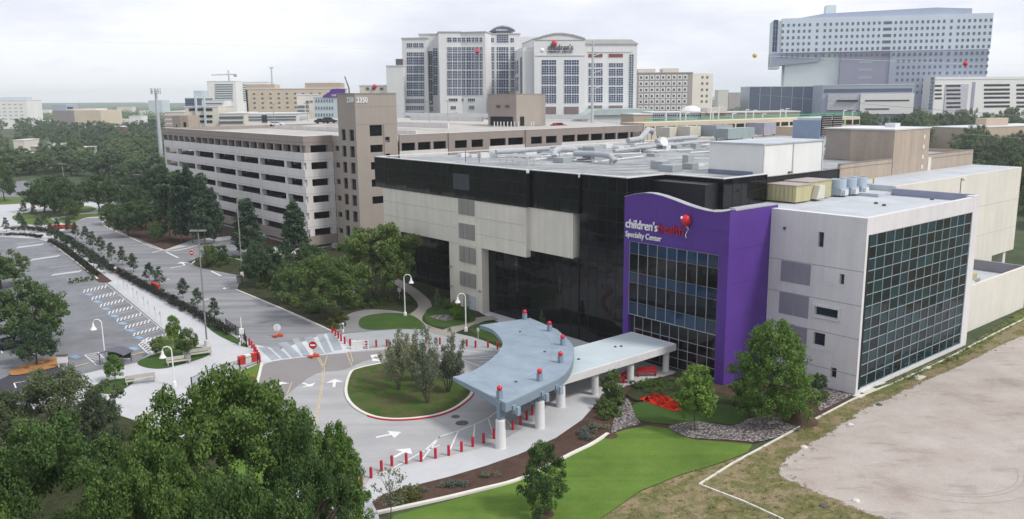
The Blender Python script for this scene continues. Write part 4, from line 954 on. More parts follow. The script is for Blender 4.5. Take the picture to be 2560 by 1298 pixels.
# cell mast
p = P(405, 408); cmst = thing('cell_mast', 'tall pale monopole with a crown of antennas left of the garage', 'antenna mast', p)
hm = Zat(p, 222); MB().tube([(p[0], p[1], 0), (p[0], p[1], hm)], 1.1, .6, 12).build('pole', mat('mast_grey', (.42, .45, .48), .6, .04), cmst)
for k in range(9):
    a = k*math.pi*2/9; q = (p[0]+2.3*math.cos(a), p[1]+2.3*math.sin(a)); fr = Fr(q, math.degrees(a)+90)
    ao = MB().box(fr, -.28, .28, -.12, .12, hm-2.6, hm+.2).build('antenna', mat('antenna_panel', (.45, .45, .46), .6), cmst)
    MB().tube([(p[0], p[1], hm-1.2), (q[0], q[1], hm-1.2)], .09, n=6).build('bracket', M_pole, ao)
# ------------------------------------------------------------------ street furniture
def mkl(t, nm, mb, mt, sm=False):
    o = bpy.data.objects.new(nm, mb.mesh(nm, mt, smooth=sm)); o.parent = t; COL.objects.link(o); return o
U = Fr((0, 0), 0)
def no_entry(px, vt, label, rot, face=True, base=True):
    p = P(*px); h = Zat(p, vt); t = thing('road_sign', label, 'road sign', p); t.rotation_euler = (0, 0, rot); r = .48
    mkl(t, 'post', MB().tube([(0, 0, 0), (0, 0, h-.1)], .04, n=6), M_mull)
    d = MB(); d.tube([(0, -.06, h-r), (0, -.03, h-r)], r, n=20); s_ = mkl(t, 'sign_disc', d, M_redp if face else M_lampw)
    d = MB(); d.tube([(0, -.029, h-r), (0, .0, h-r)], r*.99, n=20); mkl(s_, 'sign_back', d, M_mull) if False else None
    if face:
        q = MB().box(U, -.29, .29, -.075, -.061, h-r-.09, h-r+.09); o = bpy.data.objects.new('white_bar', q.mesh('white_bar', M_letter)); o.parent = s_; COL.objects.link(o)
        rg = MB(); rg.tube([(0, -.064, h-r), (0, -.02, h-r)], r*1.07, n=20); o = bpy.data.objects.new('white_rim', rg.mesh('white_rim', M_letter)); o.parent = s_; o.location = (0, .012, 0); COL.objects.link(o)
    if base:
        for a in (0, 1.57, .8): 
            b_ = MB().box(Fr((0, 0), math.degrees(a)), -.7, .7, -.1, .1, .03+.09*a, .2+.09*a); mkl(t, 'foot', b_, mat('orange_base', (.5, .06, .02), .6))
    return t
no_entry((784, 893), 853, 'round red no-entry sign on a red base at the crosswalk', 0)
no_entry((694, 842), 810, 'round white sign seen from behind on an orange base in the road', math.pi, False)
no_entry((481, 652), 626, 'red no-entry sign at the garage driveway', 0, True, False)
def barrier(px, ang, n, label, cols):
    p = P(*px); t = thing('traffic_barrier', label, 'barrier', p); t.rotation_euler = (0, 0, math.radians(ang))
    for k in range(n):
        b_ = MB(); k1 = k*(1.5 if n != 3 else .8); hw = .7 if n != 3 else .38; b_.wallprism(Fr((0, 0), 0), [(k1-hw, 0), (k1+hw, 0), (k1+hw, .3), (k1+hw-.04, 1.), (k1-hw+.04, 1.), (k1-hw, .3)], -.22, .22)
        mkl(t, 'segment', b_, cols[k % len(cols)])
M_rb = mat('red_plastic', (.50, .03, .02), .5, .1); M_wb = mat('white_plastic', (.65, .65, .66), .5, .05)
barrier((385, 721), -50, 2, 'red plastic barrier in the hedge line beside the road', [M_rb])
barrier((604, 911), 46, 3, 'red and white plastic barrier by the black fence near the crosswalk', [M_rb, M_wb, M_rb])
barrier((85, 514), 12, 1, 'leftmost red plastic barrier across the far park road', [M_rb]); barrier((105, 513), 12, 1, 'middle red plastic barrier across the far park road', [M_rb]); barrier((126, 512), 12, 1, 'rightmost red plastic barrier across the far park road', [M_rb])
barrier((132, 573), 10, 4, 'red barrier behind the young tree at the road bend', [M_rb]);
barrier((893, 872), 5, 1, 'white plastic barrier between the red bollards past the crosswalk', [M_wb])
t = thing('barrier_frame', 'white folding barrier frame among the far red bollards', 'barrier', P(907, 872))
for z in (.35, .7, 1.05): mkl(t, 'rail', MB().tube([(-.7, 0, z), (.8, 0, z)], .05, n=6), M_wb)
for x in (-.65, .7): mkl(t, 'leg', MB().tube([(x, -.25, 0), (x, 0, 1.1)], .05, n=6), M_wb)
t = thing('traffic_drum', 'orange and white striped traffic drum on the walkway end', 'traffic drum', P(289, 683))
for k in range(4): mkl(t, 'stripe', MB().lathe((0, 0, .27*k), [(.32-.03*k, 0), (.30-.03*k, .27)], 12), M_rb if k % 2 == 0 else M_wb)
# bus shelter
p = P(291, 908); t = thing('shelter', 'dark arched bus shelter behind a small green tree', 'shelter', p); t.rotation_euler = (0, 0, math.radians(-8))
zt = Zat(p, 874)
mkl(t, 'roof', MB().wallprism(U, [(-1.7+3.4*k/8, zt-.35+.45*math.sin(math.pi*k/8)) for k in range(9)]+[(1.7-3.4*k/8, zt-.42+.45*math.sin(math.pi*(8-k)/8)) for k in range(9)], -1., 1.), mat('shelter_roof', (.09, .09, .115), .5))
for x in (-1.5, 1.4):
    for y in (-.8, .8): mkl(t, 'post', MB().tube([(x, y, 0), (x, y, zt-.3)], .06, n=6), M_iron)
mkl(t, 'back_panel', MB().box(U, -1.4, 1.3, .78, .82, .4, zt-.6), M_cglass)
def bench(px, ang, label, mt, L_=2.2):
    t = thing('bench', label, 'bench', P(*px)); t.rotation_euler = (0, 0, math.radians(ang))
    mkl(t, 'seat', MB().box(U, -L_/2, L_/2, -.28, .22, .40, .47), mt); bk_ = MB().box(U, -L_/2, L_/2, .23, .29, .55, .95); mkl(t, 'backrest', bk_, mt)
    for x in (-L_/2+.15, L_/2-.15): mkl(t, 'leg', MB().box(U, x-.05, x+.05, -.25, .28, 0, .40), mt)
    for x in (-L_/2+.02, L_/2-.08): mkl(t, 'armrest', MB().box(U, x, x+.06, -.25, .23, .62, .67), mt)
M_conc = mat('bench_stone', (.40, .385, .36), .85, .1)
bench((495, 892), 28, 'pale stone bench right of the litter bin on the plaza', M_conc, 3.2); bench((447, 911), 28, 'pale stone bench left of the litter bin on the plaza', M_conc, 2.6); bench((352, 958), 28, 'pale bench at the edge of the tree bed above the dark trees', M_conc, 3.)
bench((1617, 940), 5, 'red bench under the walkway canopy, the one nearer the glass', M_redp); bench((1563, 953), 60, 'red bench partly hidden behind a walkway canopy pillar', M_redp, 1.8)
t = thing('litter_bin', 'round grey litter bin between two stone benches', 'litter bin', P(470, 906)); mkl(t, 'body', MB().lathe((0, 0, 0), [(.3, 0), (.36, .2), (.36, .95), (.3, 1.)], 14), mat('bin_grey', (.26, .25, .24), .8)); mkl(t, 'lid', MB().lathe((0, 0, 1.), [(.34, 0), (.2, .12)], 14), M_iron)
t = thing('litter_bin', 'grey litter bin at the garage-side bed under the oaks', 'litter bin', P(600, 708)); mkl(t, 'body', MB().lathe((0, 0, 0), [(.5, 0), (.55, 1.1)], 12), mat('bin_grey2', (.20, .20, .21), .8)); mkl(t, 'lid', MB().lathe((0, 0, 1.1), [(.55, 0), (.5, .2)], 12), M_iron)
t = thing('pay_station', 'white standing sign box with dark top by the orange mulch island', 'sign', P(158, 918)); zt = Zat(P(158, 918), 890); t.rotation_euler = (0, 0, .1)
mkl(t, 'panel', MB().box(U, -.55, .55, -.12, .12, zt*.4, zt), M_wb); mkl(t, 'cap', MB().box(U, -.6, .6, -.18, .18, zt, zt+.15), M_iron)
for x in (-.45, .45): mkl(t, 'leg', MB().box(U, x-.06, x+.06, -.06, .06, 0, zt*.4), M_wb)
# gate mast, small posts
t = thing('signal_post', 'thin white post with a box where the fence meets the crosswalk', 'post', P(606, 860)); zt = Zat(P(606, 860), 793); mkl(t, 'post', MB().tube([(0, 0, 0), (0, 0, zt)], .06, n=8), M_lampw); mkl(t, 'box', MB().box(U, -.25, .25, -.15, .15, 1.3, 2.0), M_lampw)
t = thing('guide_post', 'short white guide post left of the left crosswalk bollards', 'post', P(600, 864)); mkl(t, 'post', MB().lathe((0, 0, 0), [(.13, 0), (.13, 1.2), (.05, 1.3)], 10), M_lampw); mkl(t, 'panel', MB().box(U, -.1, .1, -.16, -.125, .5, 1.1), M_iron)
t = thing('guide_post', 'short white guide post at the end of the grey path', 'post', P(858, 831)); mkl(t, 'post', MB().lathe((0, 0, 0), [(.13, 0), (.13, 1.2), (.05, 1.3)], 10), M_lampw); mkl(t, 'panel', MB().box(U, -.1, .1, -.16, -.125, .5, 1.1), M_iron)
t = thing('sign_post', 'thin grey post with a small plate by the far bollards and canopy', 'sign post', P(1196, 872)); mkl(t, 'post', MB().tube([(0, 0, 0), (0, 0, 2.6)], .04, n=6), M_mull); mkl(t, 'sign_plate', MB().box(U, -.15, .15, -.06, -.04, 2.2, 2.65), M_mull)
t = thing('sign_post', 'small white sign post beside the curving garden path', 'sign post', P(999, 748)); mkl(t, 'post', MB().tube([(0, 0, 0), (0, 0, 1.6)], .05, n=6), M_wb); mkl(t, 'sign_plate', MB().box(U, -.25, .25, -.08, -.05, 1.2, 1.8), M_wb)
t = thing('marker_flag', 'small orange marker in the bright groundcover by the black fence', 'marker', P(635, 955)); mkl(t, 'post', MB().lathe((0, 0, 0), [(.1, 0), (.1, .8)], 8), mat('orange_flag', (.6, .12, .02), .6))
# black fences
M_fence = mat('black_fence', (.012, .012, .013), .5)
def fence(px, h, label, step=2.4):
    pts = [P(u, v) for u, v in px]; t = thing('fence', label, 'fence', pts[0])
    rl = MB()
    for a, c in zip(pts, pts[1:]):
        for z in (.15, h): rl.tube([(a[0], a[1], z), (c[0], c[1], z)], .03, n=5)
        d = np.linalg.norm(c-a); n = int(d/.14)
        for i in range(n):
            q = a+(c-a)*i/n; rl.tube([(q[0], q[1], .12), (q[0], q[1], h)], .014, n=4, cap=False)
    rl.build('rail_panel', M_fence, t)
    for a, c in zip(pts, pts[1:]):
        n = max(1, int(np.linalg.norm(c-a)/step))
        for i in range(n+1):
            q = a+(c-a)*i/n; MB().box(Fr(q, -50), -.05, .05, -.05, .05, 0, h+.1).build('post', M_fence, t)
fence([(645, 910), (600, 926), (560, 938), (520, 952), (480, 972)], 1.2, 'black metal picket fence beside the plaza above the big trees')
fence([(566, 822), (590, 838), (612, 852), (617, 868)], 1.3, 'black metal picket fence at the end of the walkway hedge')
# ------------------------------------------------------------------ trees
def srf(rs, n): v = rs.normal(size=(n, 3)); return v/np.linalg.norm(v, axis=1)[:, None]
def quadmesh(name, Pc, T1, T2, rnd, mt):
    n = len(Pc); v = np.stack([Pc-T1, Pc-T2*.55, Pc+T1, Pc+T2*.55], 1).reshape(-1, 3)
    me = bpy.data.meshes.new(name); me.vertices.add(4*n); me.vertices.foreach_set('co', v.astype('f').ravel())
    me.loops.add(4*n); me.loops.foreach_set('vertex_index', np.arange(4*n, dtype='i'))
    me.polygons.add(n); me.polygons.foreach_set('loop_start', np.arange(0, 4*n, 4, dtype='i'))
    try: me.polygons.foreach_set('loop_total', np.full(n, 4, 'i'))
    except Exception: pass
    at_ = me.attributes.new('rnd', 'FLOAT', 'FACE'); at_.data.foreach_set('value', np.clip(rnd, 0, 1).astype('f'))
    me.materials.append(mt); me.update(calc_edges=True); return me
def leaves(rs, C, R, per, size, flat=.75, up=.5, axis=None):
    """leaf-sized faces round clump centres C with radii R"""
    n = len(C); idx = np.repeat(np.arange(n), per)
    d = srf(rs, len(idx)); r = rs.uniform(.25, 1, len(idx))**.5
    off = d*(r*R[idx])[:, None]; off[:, 2] *= flat
    Pc = C[idx]+off
    nrm = d*.7+srf(rs, len(idx))*.8; nrm[:, 2] += up; nrm /= np.linalg.norm(nrm, axis=1)[:, None]
    a = np.cross(nrm, srf(rs, len(idx))); a /= np.linalg.norm(a, axis=1)[:, None]+1e-9; b = np.cross(nrm, a)
    sz = size*rs.uniform(.6, 1.35, len(idx))
    cl = rs.uniform(0, 1, n)
    rnd = .5*cl[idx]+.5*rs.uniform(0, 1, len(idx))
    return Pc, a*sz[:, None]*.62, b*sz[:, None]*.62, rnd
PROF = {
 'oak': lambda h: np.sqrt(np.clip(1-((h-.32)/.68)**2, 0, 1))*np.where(h < .32, .72+.28*h/.32, 1),
 'cone': lambda h: np.clip(1.04-h, 0, 1)**.8*np.minimum(1, .45+h*4),
 'spire': lambda h: np.clip(1.03-h, 0, 1)**.6*np.minimum(1, .55+h*2.2),
 'egg': lambda h: np.sqrt(np.clip(1-((h-.38)/.64)**2, 0, 1))*(1-.22*h),
 'round': lambda h: np.sqrt(np.clip(1-((h-.5)/.52)**2, 0, 1)),
}
def make_tree(kind, seed, Hn, R, zlo, prof, ncl, per, leaf, crad, mt, lob=.28, tr=.22, trunks=1, limbs=9, flat=.75, bark=None, inner=.45, lobes=0, lrad=1.5):
    rs = np.random.RandomState(seed)
    h = np.clip(rs.beta(1.15, 1.2, ncl), .02, .99); th = rs.uniform(0, 2*math.pi, ncl)
    ph = rs.uniform(0, 6.28, 6)
    lo = 1+lob*(np.sin(2*th+ph[0]+3*h)*.5+np.sin(3*th+ph[1]-5*h)*.5+np.sin(5*th+ph[2]+7*h)*.35)
    rr = PROF[prof](h)*R*lo*np.sqrt(rs.uniform(inner**2, 1, ncl))
    C = np.stack([rr*np.cos(th), rr*np.sin(th), Hn*(zlo+(1-zlo)*h)-crad*.3], 1)
    C[:, 2] += rs.normal(size=ncl)*crad*.3
    if lobes:                       # boughs: most clumps gather on rounded sub-crowns
        pr = C[:lobes].copy(); q = rs.randint(0, lobes, ncl-lobes); dd = srf(rs, ncl-lobes); dd[:, 2] = np.abs(dd[:, 2])*1.1-.25
        C[lobes:] = pr[q]+dd*(lrad*rs.uniform(.7, 1.1, ncl-lobes))[:, None]; rr = np.hypot(C[:, 0], C[:, 1])
    Rc = crad*rs.uniform(.6, 1.35, ncl)
    Pc, a, b, rnd = leaves(rs, C, Rc, per, leaf, flat)
    cm_ = quadmesh(kind+'_crown', Pc, a, b, rnd, mt)
    if lobes: Htrue, Rtrue = float(np.percentile(Pc[:, 2], 99.7)), float(np.percentile(np.hypot(Pc[:, 0], Pc[:, 1]), 97))/1.05
    else: Htrue, Rtrue = Hn, R
    t = MB(); zt = Hn*(zlo+(1-zlo)*.45)
    order = np.argsort(-rr)
    tops = []
    for k in range(trunks):
        an = k*6.28/trunks+seed; o_ = .0 if trunks == 1 else .25
        p0 = (o_*math.cos(an), o_*math.sin(an), -.1); sp = (.12 if trunks == 1 else .42)*R
        p1 = (sp*.35*math.cos(an), sp*.35*math.sin(an), Hn*zlo*.8); p2 = (sp*math.cos(an), sp*math.sin(an), zt)
        t.tube([p0, p1, p2], tr*(1 if trunks == 1 else .55), tr*.35, 7); tops.append((np.array(p1), np.array(p2)))
    for i in order[:limbs*3:3] if limbs else []:
        p1, p2 = tops[i % len(tops)]; f = rs.uniform(.0, .7); q0 = p1+(p2-p1)*f; q2 = C[i]; q1 = (q0*.45+q2*.55)+np.array([0, 0, .06*Hn*rs.uniform(-.5, 1)])
        t.tube([q0, q1, q2], tr*.42, tr*.1, 5, cap=False)
    tm = t.mesh(kind+'_trunk', bark or M_bark); return cm_, tm, Htrue, Rtrue
M_bark = mat('bark', (.085, .07, .06), .95, .25, 4.)
M_barkl = mat('pale_bark', (.20, .175, .15), .95, .2, 4.)
L_near = leafmat('leaf_near', (.038, .078, .017), (.085, .155, .037), (.16, .25, .072), .34)
L_near2 = leafmat('leaf_near_grey', (0.052, 0.074, 0.042), (0.1, 0.132, 0.068), (0.17, 0.205, 0.115), 0.3)
L_oak = leafmat('leaf_oak', (0.036, 0.07, 0.03), (0.076, 0.13, 0.052), (0.14, 0.21, 0.088), 0.28)
L_oakl = leafmat('leaf_oak_light', (0.046, 0.086, 0.025), (0.092, 0.155, 0.042), (0.165, 0.235, 0.075), 0.3)
L_bright = leafmat('leaf_bright', (0.055, 0.115, 0.024), (0.105, 0.2, 0.042), (0.185, 0.29, 0.075), 0.32)
L_pine = leafmat('leaf_cypress', (0.024, 0.054, 0.034), (0.048, 0.092, 0.052), (0.085, 0.14, 0.078), 0.18)
L_young = leafmat('leaf_young', (0.04, 0.064, 0.042), (0.075, 0.11, 0.07), (0.12, 0.165, 0.1), 0.25)
L_olive = leafmat('leaf_olive', (.11, .135, .085), (.19, .22, .14), (.29, .315, .21), .35)
L_far = leafmat('leaf_far', (0.055, 0.092, 0.048), (0.1, 0.155, 0.074), (0.17, 0.23, 0.11), 0.22)
L_yel = leafmat('leaf_yellowish', (.06, .08, .015), (.11, .13, .03), (.17, .18, .05), .25)
L_grey = leafmat('leaf_sage', (.10, .12, .09), (.15, .17, .13), (.22, .24, .19), .2)
KIND = {}
def kinds():
    for i in range(3): KIND['near', i] = make_tree('near', 11+i, 11., 7., .2, 'oak', 640, 115, .19, .64, L_near, .3, .32, limbs=16, inner=.55, lobes=120, lrad=1.05)
    for i in range(2): KIND['nearg', i] = make_tree('nearg', 21+i, 10., 7., .2, 'oak', 400, 115, .19, .65, L_near2, .30, .3, limbs=12, lobes=90, lrad=1.0)
    for i in range(3): KIND['oak', i] = make_tree('oak', 31+i, 8., 5.6, .26, 'oak', 330, 54, .28, .62, L_oak, .24, .27, limbs=12, inner=.4, lobes=150, lrad=.75)
    for i in range(2): KIND['oakl', i] = make_tree('oakl', 41+i, 9., 6., .28, 'oak', 380, 72, .24, .62, L_oakl, .26, .25, trunks=2, limbs=12, inner=.45, lobes=120, lrad=.9)
    for i in range(3): KIND['far', i] = make_tree('far', 51+i, 9., 5.6, .2, 'oak', 100, 40, .48, .85, L_far, .28, .25, limbs=5, lobes=36, lrad=1.0)
    for i in range(2): KIND['cyp', i] = make_tree('cyp', 61+i, 15., 3.6, .14, 'spire', 190, 62, .36, .85, L_pine, .22, .2, limbs=6, flat=.6, bark=M_barkl)
    for i in range(3): KIND['young', i] = make_tree('young', 71+i, 4., 1.25, .24, 'cone', 60, 34, .17, .30, L_young, .25, .055, limbs=6)
    KIND['egg', 0] = make_tree('egg', 81, 9., 4.4, .16, 'egg', 400, 105, .18, .55, L_bright, .26, .2, limbs=10, inner=.5)
    KIND['small', 0] = make_tree('small', 82, 5.5, 2.3, .3, 'egg', 90, 90, .2, .5, L_bright, .3, .1, limbs=8); KIND['small', 1] = make_tree('small', 83, 5.5, 2.4, .3, 'round', 90, 90, .2, .52, L_oakl, .3, .1, limbs=8)
    KIND['lawn', 0] = make_tree('lawn', 84, 5.2, 2.05, .2, 'egg', 120, 110, .13, .42, L_near, .3, .07, limbs=8)
    KIND['sparse', 0] = make_tree('sparse', 85, 3.6, 1.5, .34, 'round', 46, 9, .17, .30, L_olive, .3, .05, limbs=15)
    for i in range(2): KIND['vase', i] = make_vase(90+i)
    for i in range(2): KIND['shrub', i] = make_tree('shrub', 95+i, 1.1, .75, .05, 'round', 26, 30, .13, .24, L_oakl, .2, .03, limbs=0)
    KIND['tuft', 0] = make_tree('tuft', 97, .8, .5, .05, 'round', 18, 22, .12, .24, L_grey, .2, .02, limbs=0)
    KIND['gold', 0] = make_tree('gold', 98, 1.1, .8, .05, 'round', 26, 30, .14, .25, L_yel, .2, .03, limbs=0)
    KIND['red', 0] = make_tree('red', 100, .5, .5, .05, 'round', 18, 24, .12, .26, leafmat('leaf_red', (.30, .012, .006), (.52, .03, .012), (.70, .06, .02), .2), .2, .02, limbs=0)
    KIND['lime', 0] = make_tree('lime', 99, 2.2, 1.3, .05, 'round', 50, 50, .16, .34, leafmat('leaf_lime', (.05, .12, .01), (.10, .20, .02), (.16, .28, .04), .3), .2, .03, limbs=0)
def make_vase(seed):
    rs = np.random.RandomState(seed); Cs = []; Rs = []; t = MB()
    for k in range(16):
        an = rs.uniform(0, 6.28); sp = rs.uniform(.3, 2.3); hh = rs.uniform(2.4, 5.4)
        p0 = np.array([.12*math.cos(an), .12*math.sin(an), 0]); p1 = np.array([.35*sp*math.cos(an), .35*sp*math.sin(an), 1.4]); p2 = np.array([sp*math.cos(an), sp*math.sin(an), hh])
        t.tube([p0, p1, p2], 0.035, .01, 5, cap=False)
        for f in np.linspace(.1, 1.0, 12): Cs.append(p1+(p2-p1)*f+rs.normal(size=3)*.1); Rs.append(.5*(1.15-.65*f))
    Pc, a, b, rnd = leaves(rs, np.array(Cs), np.array(Rs), 46, .13, 1., .3)
    return quadmesh('vase_crown', Pc, a, b, rnd, L_olive), t.mesh('vase_trunk', M_bark), 5.4, 1.9
kinds()
NT = [0]
def tree(kind, px, vtop, wpx, label, group=None, var=None, name='tree', cat='tree', rot=None, hmin=0, pos=None, hgt=None, wid=None):
    NT[0] += 1; vs = [k for k in KIND if k[0] == kind]; key = vs[(NT[0] if var is None else var) % len(vs)]
    cmh, tmh, Hn, R = KIND[key]
    p = P(*px) if pos is None else np.array([pos[0], pos[1], 0.])
    h = hgt if hgt else max(hmin, Zat(p, vtop))
    if wid: w = wid
    else:
        dist = (p-CAM)@fw; w = wpx/F*dist
    t = thing(name, label, cat, (p[0], p[1], 0), group)
    t.rotation_euler = (0, 0, random.uniform(0, 6.28) if rot is None else rot); t.scale = (w/2/R/1.12,)*2+(h/Hn,)
    c = inst('crown', cmh, t); 
    if tmh.vertices and kind not in ('shrub', 'tuft', 'gold', 'lime', 'red'): inst('trunk', tmh, t)
    elif kind in ('shrub', 'tuft', 'gold', 'lime', 'red'):
        # a shrub is one mesh
        o = c; o.parent = None; o.location = t.location; o.rotation_euler = t.rotation_euler; o.scale = t.scale; o.name = name; tag(o, label, cat, group); bpy.data.objects.remove(t); return o
    return t
# foreground crowns
tree('near', (610, 1500), 945, 540, 'largest green tree in the lower left, in front of the drop-off drive', var=0, rot=.4)
tree('near', (760, 1560), 1050, 300, 'green tree at the bottom between the big tree and the loop drive', var=1, rot=2.)
tree('egg', (850, 1390), 1066, 190, 'slender green tree crown at the left end of the canopy bollards', var=2, rot=1.)
tree('near', (170, 1620), 1065, 520, 'broad olive green tree in the bottom left corner', var=1, rot=4.2)
tree('near', (420, 1720), 1120, 420, 'green tree at the bottom edge right of the corner tree', var=2, rot=5.)
tree('near', (640, 1800), 1190, 420, 'low green crown at the bottom edge under the largest tree', var=0, rot=3.1)
tree('near', (-40, 1800), 1170, 360, 'dark green crown cut off by the bottom left corner', var=0, rot=.9)
tree('nearg', (150, 1180), 935, 330, 'grey-green tree below the bus shelter at the left', var=0, rot=.5)
tree('nearg', (20, 1200), 985, 200, 'grey-green tree cut off by the left edge below the car park', var=1, rot=2.)
tree('nearg', (255, 1190), 985, 150, 'grey-green tree beside the plaza, right of its grey twin', var=1, rot=4.)
# car park trees
tree('oak', (92, 913), 805, 125, 'dark round oak on the orange mulch island', var=0)
tree('oak', (85, 862), 700, 225, 'wide dark oak in the middle of the left car park', var=1)
tree('oak', (2, 722), 628, 150, 'dark oak cut off by the left edge in the upper car park', var=2)
tree('small', (437, 862), 790, 46, 'light green little tree at the top of the plaza planting bed', var=0); tree('small', (470, 893), 822, 54, 'little tree standing behind the litter bin', var=1)
tree('small', (397, 892), 842, 46, 'little dark tree left of the benches on the plaza', var=1); tree('small', (288, 955), 888, 58, 'little tree in front of the bus shelter', var=0)
# far-left park oaks
for i, (x, y, vt, wd, lb) in enumerate([(12, 503, 408, 80, 'oak cut off by the left edge at the park lawn'), (111, 530, 448, 120, 'oak at the left of the lawn island by the far road'), (137, 533, 440, 110, 'oak in the middle of the lawn island group'), (167, 542, 446, 120, 'leaning multi-stemmed oak beside the winding park path'), (184, 549, 496, 46, 'small round tree in front of the leaning oak'), (250, 529, 438, 110, 'dark oak at the right end of the park lawn'), (318, 520, 445, 130, 'oak between the park lawn and the mulch bed'), (388, 524, 430, 130, 'brownish oak left of the cypress stand')]):
    tree('oak', (x, y), vt, wd, 'dark '+lb if not lb.startswith(('dark', 'brown', 'small', 'lean')) else lb, 'oaks of the far-left park')
for i, (x, y, vt, wd, lb) in enumerate([(322, 592, 508, 110, 'big dark oak in the mulch bed at the road bend'), (275, 562, 508, 60, 'dark oak at the tip of the mulch bed'), (393, 607, 553, 54, 'small round tree at the lower edge of the mulch bed'), (365, 575, 500, 100, 'dark oak behind the small round bed tree'), (345, 560, 470, 110, 'dark oak behind the others in the mulch bed')]):
    tree('oak', (x, y), vt, wd, lb, 'trees in the mulch bed')
for i, (x, y, vt, wd) in enumerate([(425, 598, 412, 78), (455, 604, 424, 76), (482, 607, 415, 80), (512, 612, 432, 80), (535, 608, 470, 74)]):
    tree('cyp', (x, y), vt, wd, 'dark cypress in the stand beside the garage, '+ORD[i]+' from the left', 'cypresses beside the garage')
tree('cyp', (622, 640), 495, 92, 'lone dark cypress in front of the middle of the garage'); tree('cyp', (740, 672), 500, 92, 'lone dark cypress in front of the garage corner')
tree('small', (527, 669), 612, 46, 'left small tree on the garage driveway island', var=1); tree('small', (556, 662), 612, 38, 'right small tree on the garage driveway island', var=1)
for x, y, vt, wd, lb in [(645, 718, 605, 100, 'dark oak at the garage entry, right of the lone cypress'), (688, 712, 618, 100, 'dark oak between the garage entry and the spreading oak'), (780, 715, 612, 120, 'dark oak below the garage stair tower')]:
    tree('oak', (x, y), vt, wd, lb, 'oaks of the entrance garden')
tree('oakl', (950, 752), 563, 235, 'big light green oak against the dark building recess', var=0, rot=.3)
tree('oakl', (813, 800), 640, 205, 'spreading oak beside the road in front of the light green oak', var=1, rot=1.2).children[0].data.materials[0]
tree('oak', (720, 760), 655, 100, 'dark oak at the road edge left of the spreading oak', 'oaks of the entrance garden')
# traffic island, south garden
for x, y, vt, wd, lb in [(997, 978, 826, 92, 'leftmost upright shrub tree on the traffic island'), (1035, 955, 816, 84, 'upright shrub tree at the back of the traffic island'), (1069, 1010, 832, 100, 'upright shrub tree nearest the front kerb of the island'), (1121, 982, 816, 104, 'rightmost upright shrub tree on the traffic island')]:
    tree('vase', (x, y), vt, wd, lb, 'upright shrub trees on the island')
tree('egg', (1927, 1053), 808, 235, 'large bright green tree in front of the white clinic wing', rot=.7)
tree('small', (1737, 1078), 915, 128, 'medium tree on cobbles in front of the purple entrance block', var=0); tree('small', (1527, 1010), 925, 62, 'small dark tree beside the walkway canopy', var=1)
tree('lawn', (1357, 1288), 1110, 142, 'compact green tree in a brown mulch ring on the lawn'); tree('sparse', (977, 1296), 1172, 112, 'thin sparse young tree at the left tip of the mulch bed')
rg = MB(); p = P(1357, 1286); rg.lathe((p[0], p[1], .02), [(.85, 0), (.8, .05), (.1, .1)], 18); tag(rg.build('mulch_ring', M_mulch), 'round brown mulch ring under the compact lawn tree', 'mulch ring')
rg = MB(); p = P(1524, 1090); rg.lathe((p[0], p[1], .02), [(.75, 0), (.7, .05), (.1, .1)], 18); tag(rg.build('mulch_ring', M_mulch), 'round brown mulch ring at the end of the white kerb', 'mulch ring')
mp = MB(); p = P(1998, 1052); mp.lathe((p[0], p[1], .0), [(1.7, 0), (1.3, .45), (.6, 1.), (.1, 1.25)], 18); tag(mp.build('mulch_pile', M_mulch), 'heap of dark brown mulch beside the big bright tree', 'mulch heap')
# young street trees
rowR = [(172, 582), (190, 596), (216, 607), (233, 622), (254, 635), (279, 652), (307, 663), (334, 680), (375, 705), (400, 717), (458, 746), (495, 772), (537, 799)]
for i, (u, v) in enumerate(rowR): tree('young', (u, v), v-40-i*1.2, 30+i*1.1, 'young street tree on the road side of the hedge, '+ORD[len(rowR)-1-i]+' from the near end', 'young trees along the road')
rowL = [(97, 582), (129, 598), (148, 615), (166, 630), (190, 641), (210, 654), (235, 668), (261, 684)]
for i, (u, v) in enumerate(rowL): tree('young', (u, v), v-40-i*.8, 30+i*.9, 'young tree on the car park side of the hedge, '+ORD[len(rowL)-1-i]+' from the near end', 'young trees by the car park')
for i, (u, v) in enumerate([(16, 580), (52, 566), (62, 582), (60, 536), (86, 545), (112, 570), (144, 582)]): tree('young', (u, v), v-36, 26, 'young tree in the far-left hedge corner, '+ORD[i]+' of its cluster from the left' if i else 'leftmost young tree at the far-left hedge corner', 'young trees at the far corner')
# hedges and shrubs
def hedge(px, w, h, label, mt, seed, leaf=.15, dens=160, n=4):
    rs = np.random.RandomState(seed); pts = cm([P(u, v) for u, v in px], 8); C = []
    for a, c in zip(pts, pts[1:]):
        L_ = np.linalg.norm(c-a); k = max(1, int(L_/.35)); nn = np.array([-(c-a)[1], (c-a)[0]])/(L_+1e-6)
        for i in range(k):
            for _ in range(n): C.append([*(a+(c-a)*(i+rs.rand())/k+nn*rs.uniform(-.5, .5)*w), h*rs.uniform(.25, .8)])
    C = np.array(C); Pc, a, b, rnd = leaves(rs, C, np.full(len(C), .32*h+.08)*rs.uniform(.7, 1.2, len(C)), int(dens/n), leaf)
    off = C.mean(axis=0); off[2] = 0; me = quadmesh('hedge', Pc-off, a, b, rnd, mt); o = bpy.data.objects.new('hedge', me); o.location = off; COL.objects.link(o)
    return tag(o, label, 'hedge')
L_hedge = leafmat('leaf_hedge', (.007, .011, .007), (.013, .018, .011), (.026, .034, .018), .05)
hedge([(25, 576), (90, 577), (150, 591), (210, 630), (265, 668), (330, 703), (400, 741), (470, 779), (520, 806), (575, 838)], 1.3, 1.1, 'long low dark hedge between the walkway and the road', L_hedge, 5)
